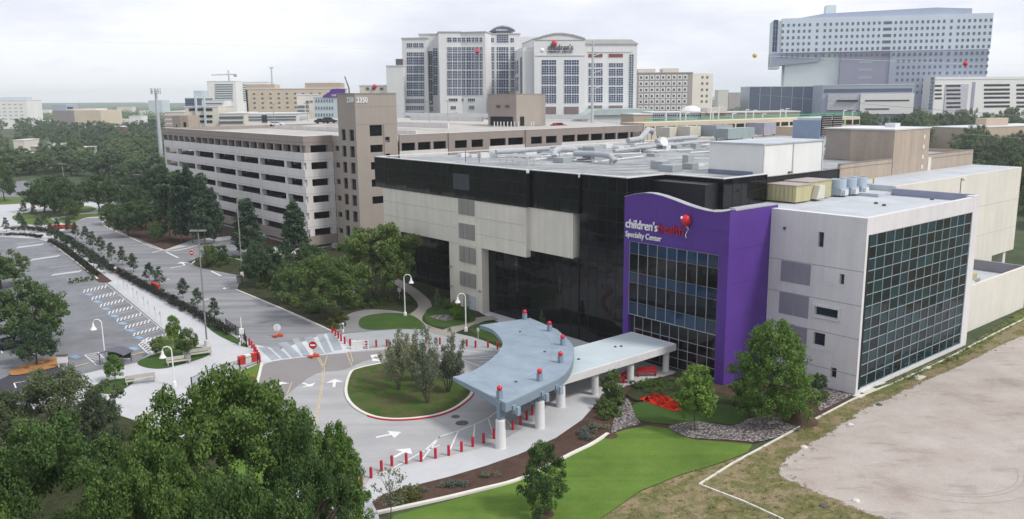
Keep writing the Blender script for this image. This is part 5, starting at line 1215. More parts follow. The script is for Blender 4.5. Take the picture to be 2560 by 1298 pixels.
hedge([(0, 590), (60, 590), (105, 596)], .9, .8, 'low dark hedge along the upper car park kerb', L_hedge, 6)
hedge([(125, 604), (160, 625), (200, 655), (240, 690)], 1.0, .8, 'low dark hedge in the bed beside the upper car park', L_hedge, 8)
for i, (u, v) in enumerate([(178, 709), (192, 707), (206, 705), (220, 703), (233, 701)]): tree('shrub', (u, v), v-13, 14, 'dark clipped shrub on the strip between the two car parks, '+ORD[i]+' from the left', 'clipped shrubs', name='shrub', cat='shrub')
def scatter(poly, n, seed):
    rs = random.Random(seed); out = []; xs = [p[0] for p in poly]; ys = [p[1] for p in poly]
    while len(out) < n:
        x, y = rs.uniform(min(xs), max(xs)), rs.uniform(min(ys), max(ys)); ins_ = False; j = len(poly)-1
        for i in range(len(poly)):
            if (poly[i][1] > y) != (poly[j][1] > y) and x < (poly[j][0]-poly[i][0])*(y-poly[i][1])/(poly[j][1]-poly[i][1])+poly[i][0]: ins_ = not ins_
            j = i
        if ins_: out.append((x, y))
    return out
def shrubs(poly, n, seed, kind, sz, label, group, name='shrub', cat='shrub'):
    for k, (u, v) in enumerate(scatter(poly, n, seed)):
        s_ = sz*random.uniform(.7, 1.3); p = P(u, v); tree(kind, None, 0, 0, label, group, name=name, cat=cat, pos=p, hgt=s_, wid=s_*1.5)
shrubs([(960, 1250), (1110, 1215), (1290, 1165), (1290, 1190), (1110, 1230), (965, 1272)], 16, 1, 'tuft', .6, 'small pale tuft planted in the brown mulch bed left of the lawn tree', 'tufts in the curved mulch bed', 'plant', 'plant')
shrubs([(1400, 1115), (1480, 1060), (1530, 1060), (1510, 1085), (1420, 1130)], 12, 2, 'tuft', .6, 'small pale tuft planted in the brown mulch bed right of the lawn tree', 'tufts in the curved mulch bed', 'plant', 'plant')
shrubs([(965, 1250), (1040, 1225), (1050, 1245), (975, 1268)], 14, 3, 'gold', .7, 'yellow-green shrub in the left tip of the mulch bed', 'yellow-green shrubs', 'shrub')
shrubs([(1505, 1015), (1545, 1005), (1548, 1040), (1505, 1050)], 10, 4, 'shrub', 1.0, 'green shrub between the cobbles and the canopy pavement', 'green shrubs at the cobbles')
shrubs([(640, 712), (690, 705), (800, 760), (830, 815), (780, 790), (690, 745)], 34, 5, 'shrub', 1.0, 'dark shrub under the oaks beside the road', 'shrubs under the oaks')
shrubs([(610, 695), (680, 690), (720, 730), (650, 722)], 16, 6, 'gold', 1.0, 'yellowish shrub at the driveway corner under the oaks', 'yellowish driveway shrubs')
shrubs([(815, 800), (860, 790), (870, 815), (845, 828)], 12, 7, 'gold', .8, 'yellow-green shrub behind the right crosswalk bollards', 'crosswalk shrubs')
shrubs([(870, 740), (1000, 745), (1040, 765), (900, 772)], 30, 8, 'shrub', .8, 'low shrub in the bed above the oval lawn', 'shrubs above the oval lawn')
shrubs([(490, 652), (600, 645), (595, 665), (510, 668)], 22, 9, 'shrub', .8, 'low shrub on the garage driveway island', 'driveway island shrubs')
shrubs([(1075, 750), (1120, 755), (1130, 780), (1080, 775)], 9, 10, 'shrub', .9, 'low shrub at the foot of the louvred column', 'shrubs at the column')
shrubs([(1830, 1010), (2040, 990), (2120, 985), (2040, 1010), (1930, 1040)], 30, 11, 'shrub', .8, 'dark shrub along the foot of the white clinic wing', 'shrubs at the clinic wall')
shrubs([(1580, 965), (1680, 950), (1780, 985), (1700, 995), (1600, 985)], 26, 12, 'shrub', .6, 'low shrub in front of the purple entrance windows', 'shrubs at the entrance')
shrubs([(1615, 1003), (1630, 993), (1665, 994), (1692, 1008), (1712, 1022), (1695, 1029), (1640, 1013)], 40, 21, 'red', .4, 'small red flowering plant in the balloon-shaped flower bed', 'red flowering plants', 'plant', 'plant')
tree('lime', (1142, 798), 752, 34, 'left bright lime shrub at the foot of the louvred column', name='shrub', cat='shrub'); tree('lime', (1163, 802), 765, 30, 'right bright lime shrub at the foot of the louvred column', name='shrub', cat='shrub')
tree('young', (1094, 785), 722, 26, 'small blue-grey conifer in front of the dark recess'); tree('young', (1355, 850), 775, 26, 'small conifer between two red globes behind the canopy'); tree('oakl', (2046, 985), 935, 46, 'dark bush at the corner between big tree and clinic wall', name='shrub', var=0)
tree('small', (888, 775), 735, 40, 'round bush beside the grey path under the oaks', name='shrub', var=1)


def weeds(name, label, poly, n, seed, mt, h=.1, per=12, leaf=.085):
    rs = np.random.RandomState(seed); C = []
    for u, v in scatter(poly, n, seed): q = P(u, v); C.append([q[0], q[1], h*rs.uniform(.3, 1)])
    C = np.array(C); Pc, a, b, rnd = leaves(rs, C, rs.uniform(.1, .34, len(C)), per, leaf, .35, .5); off = C.mean(axis=0); off[2] = 0
    me = quadmesh(name, Pc-off, a, b, rnd, mt); o = bpy.data.objects.new(name, me); o.location = off; COL.objects.link(o); tag(o, label, 'weeds', None, 'stuff')
L_weed = leafmat('leaf_weed', (.10, .125, .045), (.16, .18, .065), (.25, .24, .12), .2); L_straw = leafmat('leaf_straw', (.18, .14, .07), (.27, .21, .12), (.36, .30, .18), .2)
weeds('weeds', 'green weeds growing in the bare field around the old paving', [(1500, 1298), (1700, 1188), (1868, 1132), (2130, 1000), (2420, 870), (2560, 790), (2560, 860), (2400, 925), (2190, 1030), (1960, 1175), (2080, 1250), (2200, 1298)], 230, 31, L_weed)
weeds('dry_weeds', 'straw-coloured dry weeds in the bare field around the old paving', [(1500, 1298), (1700, 1188), (1868, 1132), (2130, 1000), (2420, 870), (2560, 790), (2560, 850), (2400, 915), (2190, 1015), (1950, 1170), (2060, 1240), (2180, 1298)], 200, 32, L_straw)
weeds('wall_weeds', 'green weeds along the foot of the glass wall and the low annex', [(2170, 980), (2420, 866), (2560, 768), (2560, 800), (2430, 885), (2290, 945)], 190, 33, L_weed, .22, 20, .11)
# ------------------------------------------------------------------ the city behind
M_bwall = mat('hospital_stone', (.66, .665, .675), .85, .04, .1, streak=.04); M_bglass = glass('hospital_glass', (.022, .045, .125), .1, .16, .5)
M_tanb = mat('tan_block', (.46, .37, .29), .9, .05, .1); M_tanl = mat('tan_light', (.56, .48, .38), .9, .05, .1); M_taup = mat('taupe_block', (.36, .32, .31), .9, .04, .1)
M_creamb = mat('cream_block', (.60, .57, .51), .9, .05, .1); M_whiteb = mat('white_block', (.72, .72, .71), .9, .03, .1); M_pale = mat('pale_blue_block', (.48, .56, .60), .8, .04, .1)
M_cblue = mat('blue_white_cladding', (.60, .68, .78), .6, .04, .05); M_cgrey = mat('blue_grey_cladding', (.34, .385, .49), .6, .05, .05); M_cdark = mat('plum_grey_cladding', (.29, .295, .39), .6, .04, .05)
M_cream2 = mat('pale_tower_wall', (.66, .73, .76), .8, .04, .05); M_podg = glass('podium_glass', (.075, .10, .155), .12, .4, .3); M_wind = mat('far_window', (.10, .115, .15), .3, .2, 3.); M_winl = mat('faint_window', (.30, .30, .31), .6, .1)
M_vent = mat('louvre_brown', (.19, .145, .145), .8); M_maroon = mat('maroon_panel', (.20, .05, .06), .7); M_teal2 = mat('green_roof', (.42, .50, .49), .7, .06)
def bldg(name, label, u0, u1, D, ang, vtop, depth, mt, z0=0., cat='building', ut=None, group=None):
    o = at(u0, D); fr = Fr(o, ang); t = thing(name, label, cat, (o[0], o[1], 0), group)
    s1 = fr.sz(u1, vtop)[0]; um = (u0+u1)/2 if ut is None else ut
    z1 = fr.sz(um, vtop)[1]
    MB().box(fr, 0, s1, 0, depth, z0, z1).build('wall', mt, t)
    MB().box(fr, -.2, s1+.2, -.2, depth+.2, z1, z1+.5).build('roof', M_cap, t)
    return t, fr, s1, z1
def rect(fr, u0, v0, u1, v1, t=0.):
    um, vm = (u0+u1)/2, (v0+v1)/2
    return fr.sz(u0, vm, t)[0], fr.sz(u1, vm, t)[0], fr.sz(um, v1, t)[1], fr.sz(um, v0, t)[1]
def bay(par, fr, px, nx, nz, t=0., gm=None, fm=None, fw_=.11, name='window'):
    a, b, c, d = rect(fr, *px, t)
    g, f = glazing(fr, lspan(a, b, nx), lspan(c, d, nz), t-.06, fw_, .12, .02, int(a*7+c)); o = g.build(name, gm or M_bglass, par); f.build('frame', fm or M_bwall, o); return o
def slab(par, fr, px, mt, t=0., pr=.25, name='panel'):
    a, b, c, d = rect(fr, *px, t); return MB().box(fr, a, b, t-pr, t+.05, c, d).build(name, mt, par)
def grid(par, fr, cols, rows, mt, t=0., frame=None, fw_=.3, limit=100):
    """every opening its own part, past the limit one mass; cols = [(s0,s1)], rows = [(z0,z1)]"""
    n = 0; rest = MB()
    for c, d in rows:
        for a, b in cols:
            if n < limit:
                if frame is not None:
                    f = MB().box(fr, a-fw_, b+fw_, t-.12, t+.03, c-fw_, d+fw_).build('window', frame, par); MB().box(fr, a, b, t-.2, t-.121, c, d).build('pane', mt, f)
                else: MB().box(fr, a, b, t-.1, t+.05, c, d).build('window', mt, par)
                n += 1
            else: rest.box(fr, a, b, t-.1, t+.05, c, d)
    if rest.v:
        o = rest.build('window', mt, par); o['kind'] = 'stuff'
def cols_px(fr, us, w, v, t=0.): return [(fr.sz(u-w/2, v, t)[0], fr.sz(u+w/2, v, t)[0]) for u in us]
def rows_px(fr, vs, h, u, t=0.): return [(fr.sz(u, v+h/2, t)[1], fr.sz(u, v-h/2, t)[1]) for v in vs]
# hospital, front block with the arched gable
hos = thing('hospital_block', 'cream hospital block with arched gable and red balloon sign', 'building', (at(1400, 375)[0], 385, 0))
CM = Fr(at(1336, 375), 8)
S1 = CM.sz(1463, 130)[0]
pf = [(0, 0), (S1, 0)]+[CM.sz(u, v) for u, v in ((1463, 99), (1450, 94.5), (1430, 89), (1405, 85.5), (1385, 86), (1362, 91), (1345, 96.5))]+[(0, CM.sz(1336, 99)[1])]
MB().wallprism(CM, pf, 0, 34).build('wall', M_bwall, hos)
pf2 = [(a, z+.6) for a, z in pf[2:]]+[(a, z+.05) for a, z in pf[2:][::-1]]; MB().wallprism(CM, pf2, -.5, 34.2).build('roof', mat('arch_roof', (.40, .40, .39), .7), hos)
for v in (139.5, 100): slab(hos, CM, (1338, v-.6, 1462, v+.6), mat('stone_line', (.42, .41, .40), .9), name='string_course')
G1 = ((150, 162.5, 2), (165, 187, 4), (190, 211.5, 4), (215, 234.6, 4), (237, 257.7, 4))
for u0 in (1354, 1410.5):
    for v0, v1, nz in G1: bay(hos, CM, (u0, v0, u0+17.6, v1), 3, nz); bay(hos, CM, (u0+18.6, v0, u0+36.5, v1), 3, nz)
    slab(hos, CM, (u0, 267, u0+36, 285), M_vent, name='louvre')
sl0, zl0 = CM.sz(1369, 131.5); sl1, zl1 = CM.sz(1369, 125)
wd = CM.sz(1430, 120)[0]-sl0
hL = (CM.sz(1369, 108)[1]-CM.sz(1369, 125)[1])
text("children's", CM, sl0, zl1, -.3, hL*1.18, M_letterd, hos, 'lettering', 1, .3, .012, wd*1.04); text("MEDICAL CENTER", CM, sl0+.3, zl0, -.3, hL*.42, M_letterd, hos, 'lettering', 1, .2, .01, wd)
q = CM.sz(1385, 108.5); MB().ball(CM.pt(q[0], -.6, q[1]), 1.15, 14, 1.1).build('balloon_emblem', M_redball, hos, True)
CS = Fr(CM.xy(0, 34), 8-90)                       # left flank seen obliquely: s runs towards the camera
fl2 = MB(); fl2.box(CM, -4.5, -.02, 3, 33, 0, CM.sz(1330, 118)[1]); fl2.build('wall', M_bwall, hos)
FL = Fr(CM.xy(-4.5, 33), 8-90); L0 = 30.
for a in (3., 11.):
    for k in range(5):
        z1_ = 47-k*7.4; g, f = glazing(FL, lspan(a, a+6, 2), lspan(z1_-6.2, z1_, 3), -.06, .16, .12, .02, k); o = g.build('window', M_bglass, hos); f.build('frame', M_bwall, o)
MB().box(FL, 22, 27, -.15, .05, 14, 48).build('glass_strip', M_podg, hos)
# second block to the right
S2 = CM.sz(1593, 130, 4)[0]; zt = CM.sz(1540, 110, 4)[1]
MB().box(CM, S1+.02, S2, 4, 36, 0, zt).build('wall', M_bwall, hos)
MB().wallprism(Fr(CM.xy(0, 0), 8), [(S1, zt+.01), (S2+.6, zt+.01), (S2-3, zt+1.9), (S1, zt+1.9)], 3.4, 30).build('roof', mat('metal_roof_grey', (.46, .46, .45), .6), hos)
G2 = ((158, 168, 2), (172, 190, 4), (194, 213, 4), (217, 234.6, 4), (237, 256, 4))
for u0 in (1471, 1522):
    for v0, v1, nz in G2: bay(hos, CM, (u0, v0, u0+17, v1), 3, nz, 4); bay(hos, CM, (u0+18.5, v0, u0+35.5, v1), 3, nz, 4)
    slab(hos, CM, (u0, 135, u0+35, 143), M_maroon, 4, name='louvre'); slab(hos, CM, (u0, 264, u0+34, 282), M_vent, 4, name='louvre')
bay(hos, CM, (1572, 136, 1583, 280), 2, 24, 4, M_podg); slab(hos, CM, (1468, 129.5, 1582, 131), mat('stone_line', (.42, .41, .40), .9), 4, name='string_course')
MB().box(CM, S1-2, S2+4, -14, 3, 0, CM.sz(1540, 288, -14)[1]).build('low_wing', M_bwall, hos)
lr = MB(); zz = CM.sz(1540, 288, -14)[1]; lr.wallprism(CM, [(S1-4, zz), (S2+5, zz), (S2+1, zz+2.6), (S1+2, zz+2.6)], -15, 3); lr.build('green_roof', M_teal2, hos)
# tower mast beside it
p = at(1481, 240); mst = thing('tower_mast', 'tall pale pole with side arms standing before the arched hospital block', 'antenna mast', (p[0], p[1], 0)); h = Zat(p, 103)
MB().tube([(p[0], p[1], 0), (p[0], p[1], h)], .5, .3, 10).build('pole', mat('mast_grey', (.42, .45, .48), .6, .04), mst)
for v in (135, 178, 218): z = Zat(p, v); MB().tube([(p[0], p[1], z-.6), (p[0]+2.9, p[1]+.5, z+.3)], .14, n=6).build('side_arm', M_mull, mst)
# hospital, left towers
hl_ = thing('hospital_tower', 'large cream hospital tower with blue gridded glass bays and an arched glass top', 'building', (at(1150, 415)[0], 420, 0))
AA = Fr(at(1004, 405), -6)
def blk(fr, u0, u1, v, t, dep, z0=0): 
    a, b = fr.sz(u0, v, t)[0], fr.sz(u1, v, t)[0]; z = fr.sz((u0+u1)/2, v, t)[1]; MB().box(fr, a, b, t, t+dep, z0, z).build('wall', M_bwall, hl_); MB().box(fr, a-.3, b+.3, t-.3, t+dep, z, z+.5).build('parapet', mat('stone_line', (.42, .41, .40), .9), hl_); return a, b, z
blk(AA, 1004, 1066, 97, 0, 30); blk(AA, 1047, 1096, 87, 3, 30)
for (u0, u1) in ((1017, 1032), (1033, 1047), (1048, 1060)):
    for v0, v1 in ((131, 141), (143, 162), (165, 183), (186, 203), (206, 223), (226, 241)): bay(hl_, AA, (u0, v0, u1, v1), 3, 3 if v1-v0 > 12 else 2)
    bay(hl_, AA, (u0, 108, u1-1, 119), 3, 2)
for v in (253, 270, 286): bay(hl_, AA, (997 if v < 260 else 998, v-5, 1060, v+5), 14, 3)
MB().box(AA, AA.sz(1062, 200, -2)[0], AA.sz(1070, 200, -2)[0], -2, -.5, 0, AA.sz(1066, 131, -2)[1]).build('pylon', M_bwall, hl_)
for k, (v0, v1) in enumerate(((128, 163), (165, 197), (199, 231), (233, 262), (266, 278), (282, 292))): bay(hl_, AA, (1071, v0, 1083, v1), 2, 6, 3, M_navy)
for v0, v1 in ((121, 142), (144, 165), (167, 188), (190, 212), (214, 238)): bay(hl_, AA, (1082, v0, 1094, v1), 2, 4, 2.9)
BB = Fr(at(1096, 392), 7)
a, b_, z = blk(BB, 1096, 1152, 81.5, 0, 30); 
BC = Fr(BB.xy(b_, 0), -14); blk(BC, 1152, 1213, 82, .01, 30)
gl5 = ((118, 131), (133, 153), (155, 174), (177, 197), (199, 219), (221, 238))
for u0, u1 in ((1118, 1130), (1132, 1143), (1144.5, 1153)):
    for v0, v1 in gl5: bay(hl_, BB, (u0, v0, u1, v1), 3, 3)
    bay(hl_, BB, (u0, 94, u1-1, 105), 2, 2)
for u0, u1 in ((1155, 1164), (1166, 1178), (1179, 1187), (1188, 1197), (1199, 1207)):
    for v0, v1 in gl5: bay(hl_, BC, (u0, v0, u1, v1), 2, 3)
    bay(hl_, BC, (u0, 94, u1-1, 105), 2, 2)
for u0, u1, v0, v1, fr in ((1122, 1144, 246, 254, BB), (1127, 1140, 265, 274, BB), (1152, 1160, 246, 254, BC), (1170, 1188, 246, 254, BC), (1173, 1186, 264, 274, BC), (1122, 1144, 282, 285, BB)): bay(hl_, fr, (u0, v0, u1, v1), 4, 1, gm=M_navy)
BD = Fr(at(1212, 400), 6); a, b_, z = blk(BD, 1213, 1300, 86, 0, 40)
for u0, u1 in ((1215, 1220), (1227, 1236), (1241.5, 1246), (1247, 1264), (1265, 1271), (1276, 1286)):
    for v0, v1 in gl5: bay(hl_, BD, (u0, v0, u1, v1), 1 if u1-u0 < 8 else 3, 3)
    if u0 not in (1241.5, 1247, 1265): bay(hl_, BD, (u0, 95, u1-1, 106), 2, 2)
bay(hl_, BD, (1241.5, 82, 1271, 107), 7, 5)
ap = [BD.sz(u, v) for u, v in ((1225, 79.5), (1289, 79.5), (1284, 74), (1272, 68.5), (1256, 66), (1242, 68.5), (1231, 74))]
MB().wallprism(BD, ap, -.6, -.05).build('arched_window', M_podg, hl_); ap2 = [(a_*1.0, z_+.5) for a_, z_ in ap]
MB().wallprism(BD, ap2[1:]+[(ap2[0][0], ap2[0][1])], 0, 60).build('vault_roof', mat('vault_metal', (.52, .53, .55), .5), hl_)
q = BD.sz(1240, 78); text("children's", BD, q[0], q[1], -.62, 1.5, M_letter, hl_, 'lettering', .9, .1, .01)
MB().box(BD, BD.sz(1290, 90, 30)[0], BD.sz(1372, 90, 30)[0], 30.2, 60, 0, BD.sz(1330, 92, 30)[1]).build('wall', M_bwall, hl_)
t, fr, s1, z1 = bldg('annex_block', 'plain cream block at the left shoulder of the hospital tower', 968, 1006, 400, -4, 166, 20, M_bwall)
MB().box(fr, 4, 7, 3, 6, z1+.5, z1+3.5).build('roof_vent', M_iron, t)
t, fr, s1, z1 = bldg('annex_block', 'low cream block with dark openings right of the brown stair tower top', 900, 968, 440, 0, 215, 20, M_creamb)
for u in (915, 930, 950): slab(t, fr, (u, 219, u+8, 225), M_iron, name='opening')
q = fr.sz(937, 216); MB().ball(fr.pt(q[0], -.5, q[1]), 1.1, 12).build('balloon_emblem', M_redball, t, True)
# hotel-like taupe block
TB = Fr(at(1730, 430), 1); tb = thing('ward_block', 'taupe block with rows of small white-framed windows right of the hospital', 'building', (at(1690, 430)[0], 435, 0))
a = TB.sz(1590, 190)[0]; z1 = TB.sz(1660, 184)[1]; MB().box(TB, a, 0, 0, 25, 0, z1).build('wall', M_taup, tb)
TR_ = Fr(TB.xy(0.01, 0), 38); b_ = TR_.sz(1783, 190)[0]; MB().prism([TR_.xy(0, .02), TR_.xy(b_, .02), TR_.xy(b_, 18), TR_.xy(0, 18)], 0, z1-.02).build('wall', M_creamb, tb)  # right flank in lighter cream: its sunlit look is put into the wall colour
rf_ = MB(); rf_.box(TB, a-.2, .1, -.2, 25, z1, z1+.6); rf_.build('roof', M_taup, tb)
MB().box(TB, TB.sz(1597, 190)[0], TB.sz(1640, 190)[0], 2, 12, z1, TB.sz(1620, 172)[1]).build('plant_room', M_creamb, tb); MB().box(TB, TB.sz(1660, 190)[0], TB.sz(1700, 190)[0], 3, 12, z1, TB.sz(1620, 171)[1]).build('plant_room', M_creamb, tb)
grid(tb, TB, cols_px(TB, [1602+13.75*k for k in range(9)], 5.5, 230), rows_px(TB, [193.5, 209, 224.5, 240, 254, 270], 6, 1660), M_wind, 0, M_whiteb, .55)
grid(tb, TR_, cols_px(TR_, [1755, 1767], 5, 230), rows_px(TR_, [193.5, 209, 224.5, 240, 254], 6, 1760), M_wind, 0.02)
# small glazed pavilion with dome, green-railed parking deck
t, fr, s1, z1 = bldg('glass_pavilion', 'low teal-glazed pavilion with a white dome beyond the office roof', 1628, 1756, 330, 2, 283, 20, M_cgrey)
for v0, v1 in ((286, 292), (298, 305)): 
    for k in range(4): bay(t, fr, (1632+31*k, v0, 1660+31*k, v1), 6, 1, gm=M_navy)
p = fr.pt(*((fr.sz(1737, 280)[0]), 6, z1)); MB().lathe(p, [(4.1, 0), (4.1, .8), (3.9, 1.), (3.2, 1.9), (2., 2.5), (.2, 2.8)], 18).build('dome', M_bwall, t, True)
t, fr, s1, z1 = bldg('brick_block', 'small orange-tan brick block left of the glazed pavilion', 1585, 1630, 300, 10, 288, 15, M_tanb)
DK = Fr(at(1612, 232), 33); dk_ = thing('parking_deck', 'tan parking deck with green handrails behind the office roof', 'parking garage', (at(1800, 250)[0], 255, 0))
b_ = DK.sz(2150, 300)[0]; zt = 23.0
MB().box(DK, 0, b_, 0, 10, 0, zt).build('wall', M_tanl, dk_)
for k in range(24): s_ = b_*(k+.5)/24; MB().box(DK, s_-1.6, s_+1.6, -.1, .05, zt-2.6, zt-1.0).build('opening', M_dark, dk_)
M_green = mat('green_rail', (.06, .42, .20), .5)
for z in (.5, 1.1): MB().tube([DK.pt(0, .2, zt+z), DK.pt(b_, .2, zt+z)], .11, n=6).build('handrail', M_green, dk_)
for z in (.5, 1.1): MB().tube([DK.pt(b_*.55, -7, zt-2.2+z), DK.pt(b_*.82, -7, zt-2.2+z)], .11, n=6).build('handrail', M_green, dk_)
MB().box(DK, b_*.55, b_*.82, -7.2, -.02, 0, zt-2.2).build('wall', M_tanl, dk_)
for i, (u, vt) in enumerate([(1665, 278), (1700, 277), (1714, 283), (1776, 247), (1782, 280), (1796, 265), (1831, 284), (1864, 274), (1883, 276), (1906, 285), (1950, 274), (1964, 272), (2108, 276), (2130, 278)]):
    s_ = DK.sz(u, 300, 6)[0]; p = DK.pt(s_, 6, zt); h = Zat(p, vt)
    t = thing('deck_lamp', 'white lamp post on the green-railed deck, '+ORD[i]+' from the left', 'lamp post', p, 'white lamps on the parking deck'); t['category'] = 'lamp post'
    MB().tube([p, (p[0], p[1], h)], .2, .16, 6).build('pole', M_lampw, t); MB().box(Fr(p, 0), .0, 1.1, -.15, .15, h-.1, h+.12).build('lamp_head', M_lampw, t)
# long brown wall of sheds at the right of the deck
t, fr, s1, z1 = bldg('low_block', 'long low brown block behind the white deck lamps', 1755, 2000, 330, 8, 282, 12, M_tans)
MB().box(fr, 2, s1*.25, -.6, 6, z1, z1+2.2).build('roof_box', M_creamb, t)
# big hospital on the right
PK = Fr(at(1946, 680), -12); pk = thing('bed_tower', 'huge pale blue-white slab hospital tower cantilevered over a grey base at upper right', 'building', (at(2200, 650)[0], 650, 0))
sR = PK.sz(2482, 60)[0]; zT = PK.sz(2200, 40)[1]; zB = PK.sz(2200, 113)[1]; zB = PK.sz(2000, 127)[1]-1.5
MB().box(PK, 0, sR, 0, 28, zB, zT).build('upper_slab', M_cblue, pk)
MB().box(PK, -7, -.02, 2, 26, zB-12, zT-1.5).build('end_wall', M_cream2, pk)
bay(pk, PK, (1932, 50, 1944, 130), 2, 6, 1.9, M_bglass, M_cblue)
zz_ = PK.sz(2100, 24)[1]; MB().box(PK, PK.sz(2065, 30, 8)[0], PK.sz(2090, 30, 8)[0], 8, 20, zT, PK.sz(2077, 13, 8)[1]).build('plant_room', M_cream2, pk)
MB().wallprism(PK, [(PK.sz(1990, 30, 6)[0], zT), (PK.sz(2430, 30, 6)[0], zT), (PK.sz(2430, 30, 6)[0], zT+4.2), (PK.sz(2340, 24, 6)[0], zT+5.6), (PK.sz(2060, 30, 6)[0], zT+3.4)], 6, 22).build('roof_screen', M_cgrey, pk)
MB().wallprism(PK, [(-7, zB-10), (PK.sz(2046, 150)[0], zB-7), (PK.sz(2057, 135)[0], zB-.02), (-7, zB-.02)], 1.5, 26).build('soffit_wedge', M_cgrey, pk)
aL = PK.sz(1962, 170, 4)[0]; aM = PK.sz(2098, 170, 4)[0]; aN = PK.sz(2222, 170, 2)[0]
MB().box(PK, aL, aM-.02, 4, 28, 0, zB-.03).build('base_wall', M_cream2, pk); MB().box(PK, aM, aN, 1, 28, 0, zB-.04).build('base_wall', M_cdark, pk); MB().box(PK, aN+.02, sR-1, .3, 28, 0, zB-.05).build('base_wall', M_cgrey, pk)
us = [1957+13.4*k for k in range(6)]+[2043]+[2062+14*k for k in range(2)]+[2091+13.3*k for k in range(9)]+[2238+13.4*k for k in range(10)]+[2377]+[2395+13.4*k for k in range(7)]
fc = []
for u in us: s_ = PK.sz(u, 80)[0]; fc.append((s_-.85, s_+.85))
s_ = PK.sz(2218, 80)[0]; fc.append((s_-3, s_+3))
rz = [(zT-5.2-4.75*k-1.1, zT-5.2-4.75*k+1.1) for k in range(6)]
grid(pk, PK, fc, rz, M_wind, 0)
fc2 = [c for c in fc if c[0] > aN+2 and c[1]-c[0] < 3]; grid(pk, PK, fc2, [(zB-3-4.75*k-1.1, zB-3-4.75*k+1.1) for k in range(7)], mat('far_window_dim', (.11, .125, .175), .4), .3)
for k in range(4): z = zB-8-5.8*k; a = aM+(aN-aM)*.38; MB().box(PK, a, a+(aN-aM)*.28, .9, 1.05, z-1, z+1).build('window', M_cgrey, pk)
t, fr, s1, z1 = bldg('podium', 'dark blue glass podium in front of the huge hospital tower', 1872, 2062, 600, -4, 217, 30, M_podg)
for k in range(7): MB().box(fr, s1*k/7, s1*k/7+.3, -.15, .02, 0, z1).build('mullion', M_cgrey, t)
t, fr, s1, z1 = bldg('podium', 'grey podium with long white base walls at the foot of the hospital tower', 2055, 2285, 560, -8, 213, 30, M_cgrey)
slab(t, fr, (2060, 222, 2280, 231), M_podg, name='window_strip'); slab(t, fr, (2068, 236, 2147, 275), mat('grey_white_wall', (.47, .47, .52), .8), 0, 1.5, 'base_wall'); slab(t, fr, (2148, 234, 2281, 285), M_whiteb, 0, 2.5, 'base_wall')
for px in ((2090, 250, 2142, 254), (2160, 250, 2270, 253), (2160, 271, 2220, 274)): slab(t, fr, px, M_dark, 0, 2.7, 'window_strip')
WG = Fr(at(2335, 640), 10); wg = thing('parking_garage', 'white parking garage with dark horizontal openings at the right edge', 'parking garage', (at(2440, 480)[0], 480, 0))
a, b_ = 0, WG.sz(2600, 220)[0]; zt = WG.sz(2450, 193)[1]; MB().box(WG, 0, b_, .3, 14, 0, zt).build('wall', M_whiteb, wg); MB().box(WG, -.3, b_, 0, .29, zt-1.6, zt+.2).build('parapet', M_whiteb, wg)
MB().box(WG, WG.sz(2363, 230)[0], WG.sz(2420, 230)[0], -.2, .28, 0, zt-5).build('grey_panel', mat('grey_white_wall', (.47, .47, .52), .8), wg)
for v in (215, 226, 236, 246, 258, 268):
    slab(wg, WG, (2337, v-2.5, 2354, v+2.), M_dark, .3, .2, 'opening') if v < 250 else None
    slab(wg, WG, (2366, v-2.5, 2401, v+2.), M_dark, -.2, .2, 'opening')
    for u0, u1 in ((2460, 2524), (2541, 2600)): slab(wg, WG, (u0, v-4.5, u1, v+.8), M_dark, .3, .2, 'opening')
slab(wg, WG, (2428, 205, 2436, 270), M_cdark, .3, .2, 'stair_slot'); bay(wg, WG, (2323, 193, 2333, 275), 1, 9, .2, M_podg, M_whiteb)
for i, u in enumerate((2397, 2422, 2447)):
    p = WG.pt(WG.sz(u, 195, 6)[0], 6, zt); h = Zat(p, 186); MB().tube([p, (p[0], p[1], h)], .15, n=6).build('lamp_post', M_lampw, wg)
t, fr, s1, z1 = bldg('low_store', 'low tan flat-roofed building among the right-hand trees', 2425, 2640, 430, 27, 317, 22, M_tanb)
MB().box(fr, fr.sz(2465, 310, 8)[0], fr.sz(2520, 310, 8)[0], 8, 14, z1, z1+4.4).build('plant_room', M_tanb, t); MB().box(fr, fr.sz(2436, 310, 2)[0], fr.sz(2456, 310, 2)[0], 2, 4, z1+.5, z1+1.5).build('roof_unit', M_cap, t)
MB().box(fr, fr.sz(2408, 310, 6)[0], -.05, 6, 30, 0, z1-1.5).build('wall', M_tanb, t)
# left skyline
def strips(t, fr, px, n, mt=M_wind, name='window_strip'):
    u0, v0, u1, v1 = px
    for k in range(n): v = v0+(v1-v0)*(k+.5)/n; hh = (v1-v0)/n*.5; slab(t, fr, (u0, v-hh/2, u1, v+hh/2), mt, name=name)
t, fr, s1, z1 = bldg('clinic_tower', 'bright white clinic building at the far left edge', -40, 66, 1000, 6, 252, 40, M_whiteb)
grid(t, fr, cols_px(fr, [-30+14*k for k in range(7)], 7, 280), rows_px(fr, [262, 271, 280, 289, 298], 2.2, 10), M_winl); MB().box(fr, 3, s1-2, 4, 20, z1, z1+4).build('plant_room', M_pale, t)
t, fr, s1, z1 = bldg('parking_garage', 'small white parking garage left of the windowless tan block', 72, 138, 860, 0, 303, 30, M_whiteb, cat='parking garage'); strips(t, fr, (100, 306, 136, 330), 3, M_dark, 'opening')
TN = Fr(at(181, 820), -3); tn = thing('windowless_block', 'big windowless tan block rising from the left-hand trees', 'building', (at(190, 610)[0], 615, 0))
b_ = TN.sz(253, 300)[0]; zt = TN.sz(220, 276)[1]; MB().box(TN, 0, b_, 0, 40, 0, zt).build('wall', M_tanl, tn)
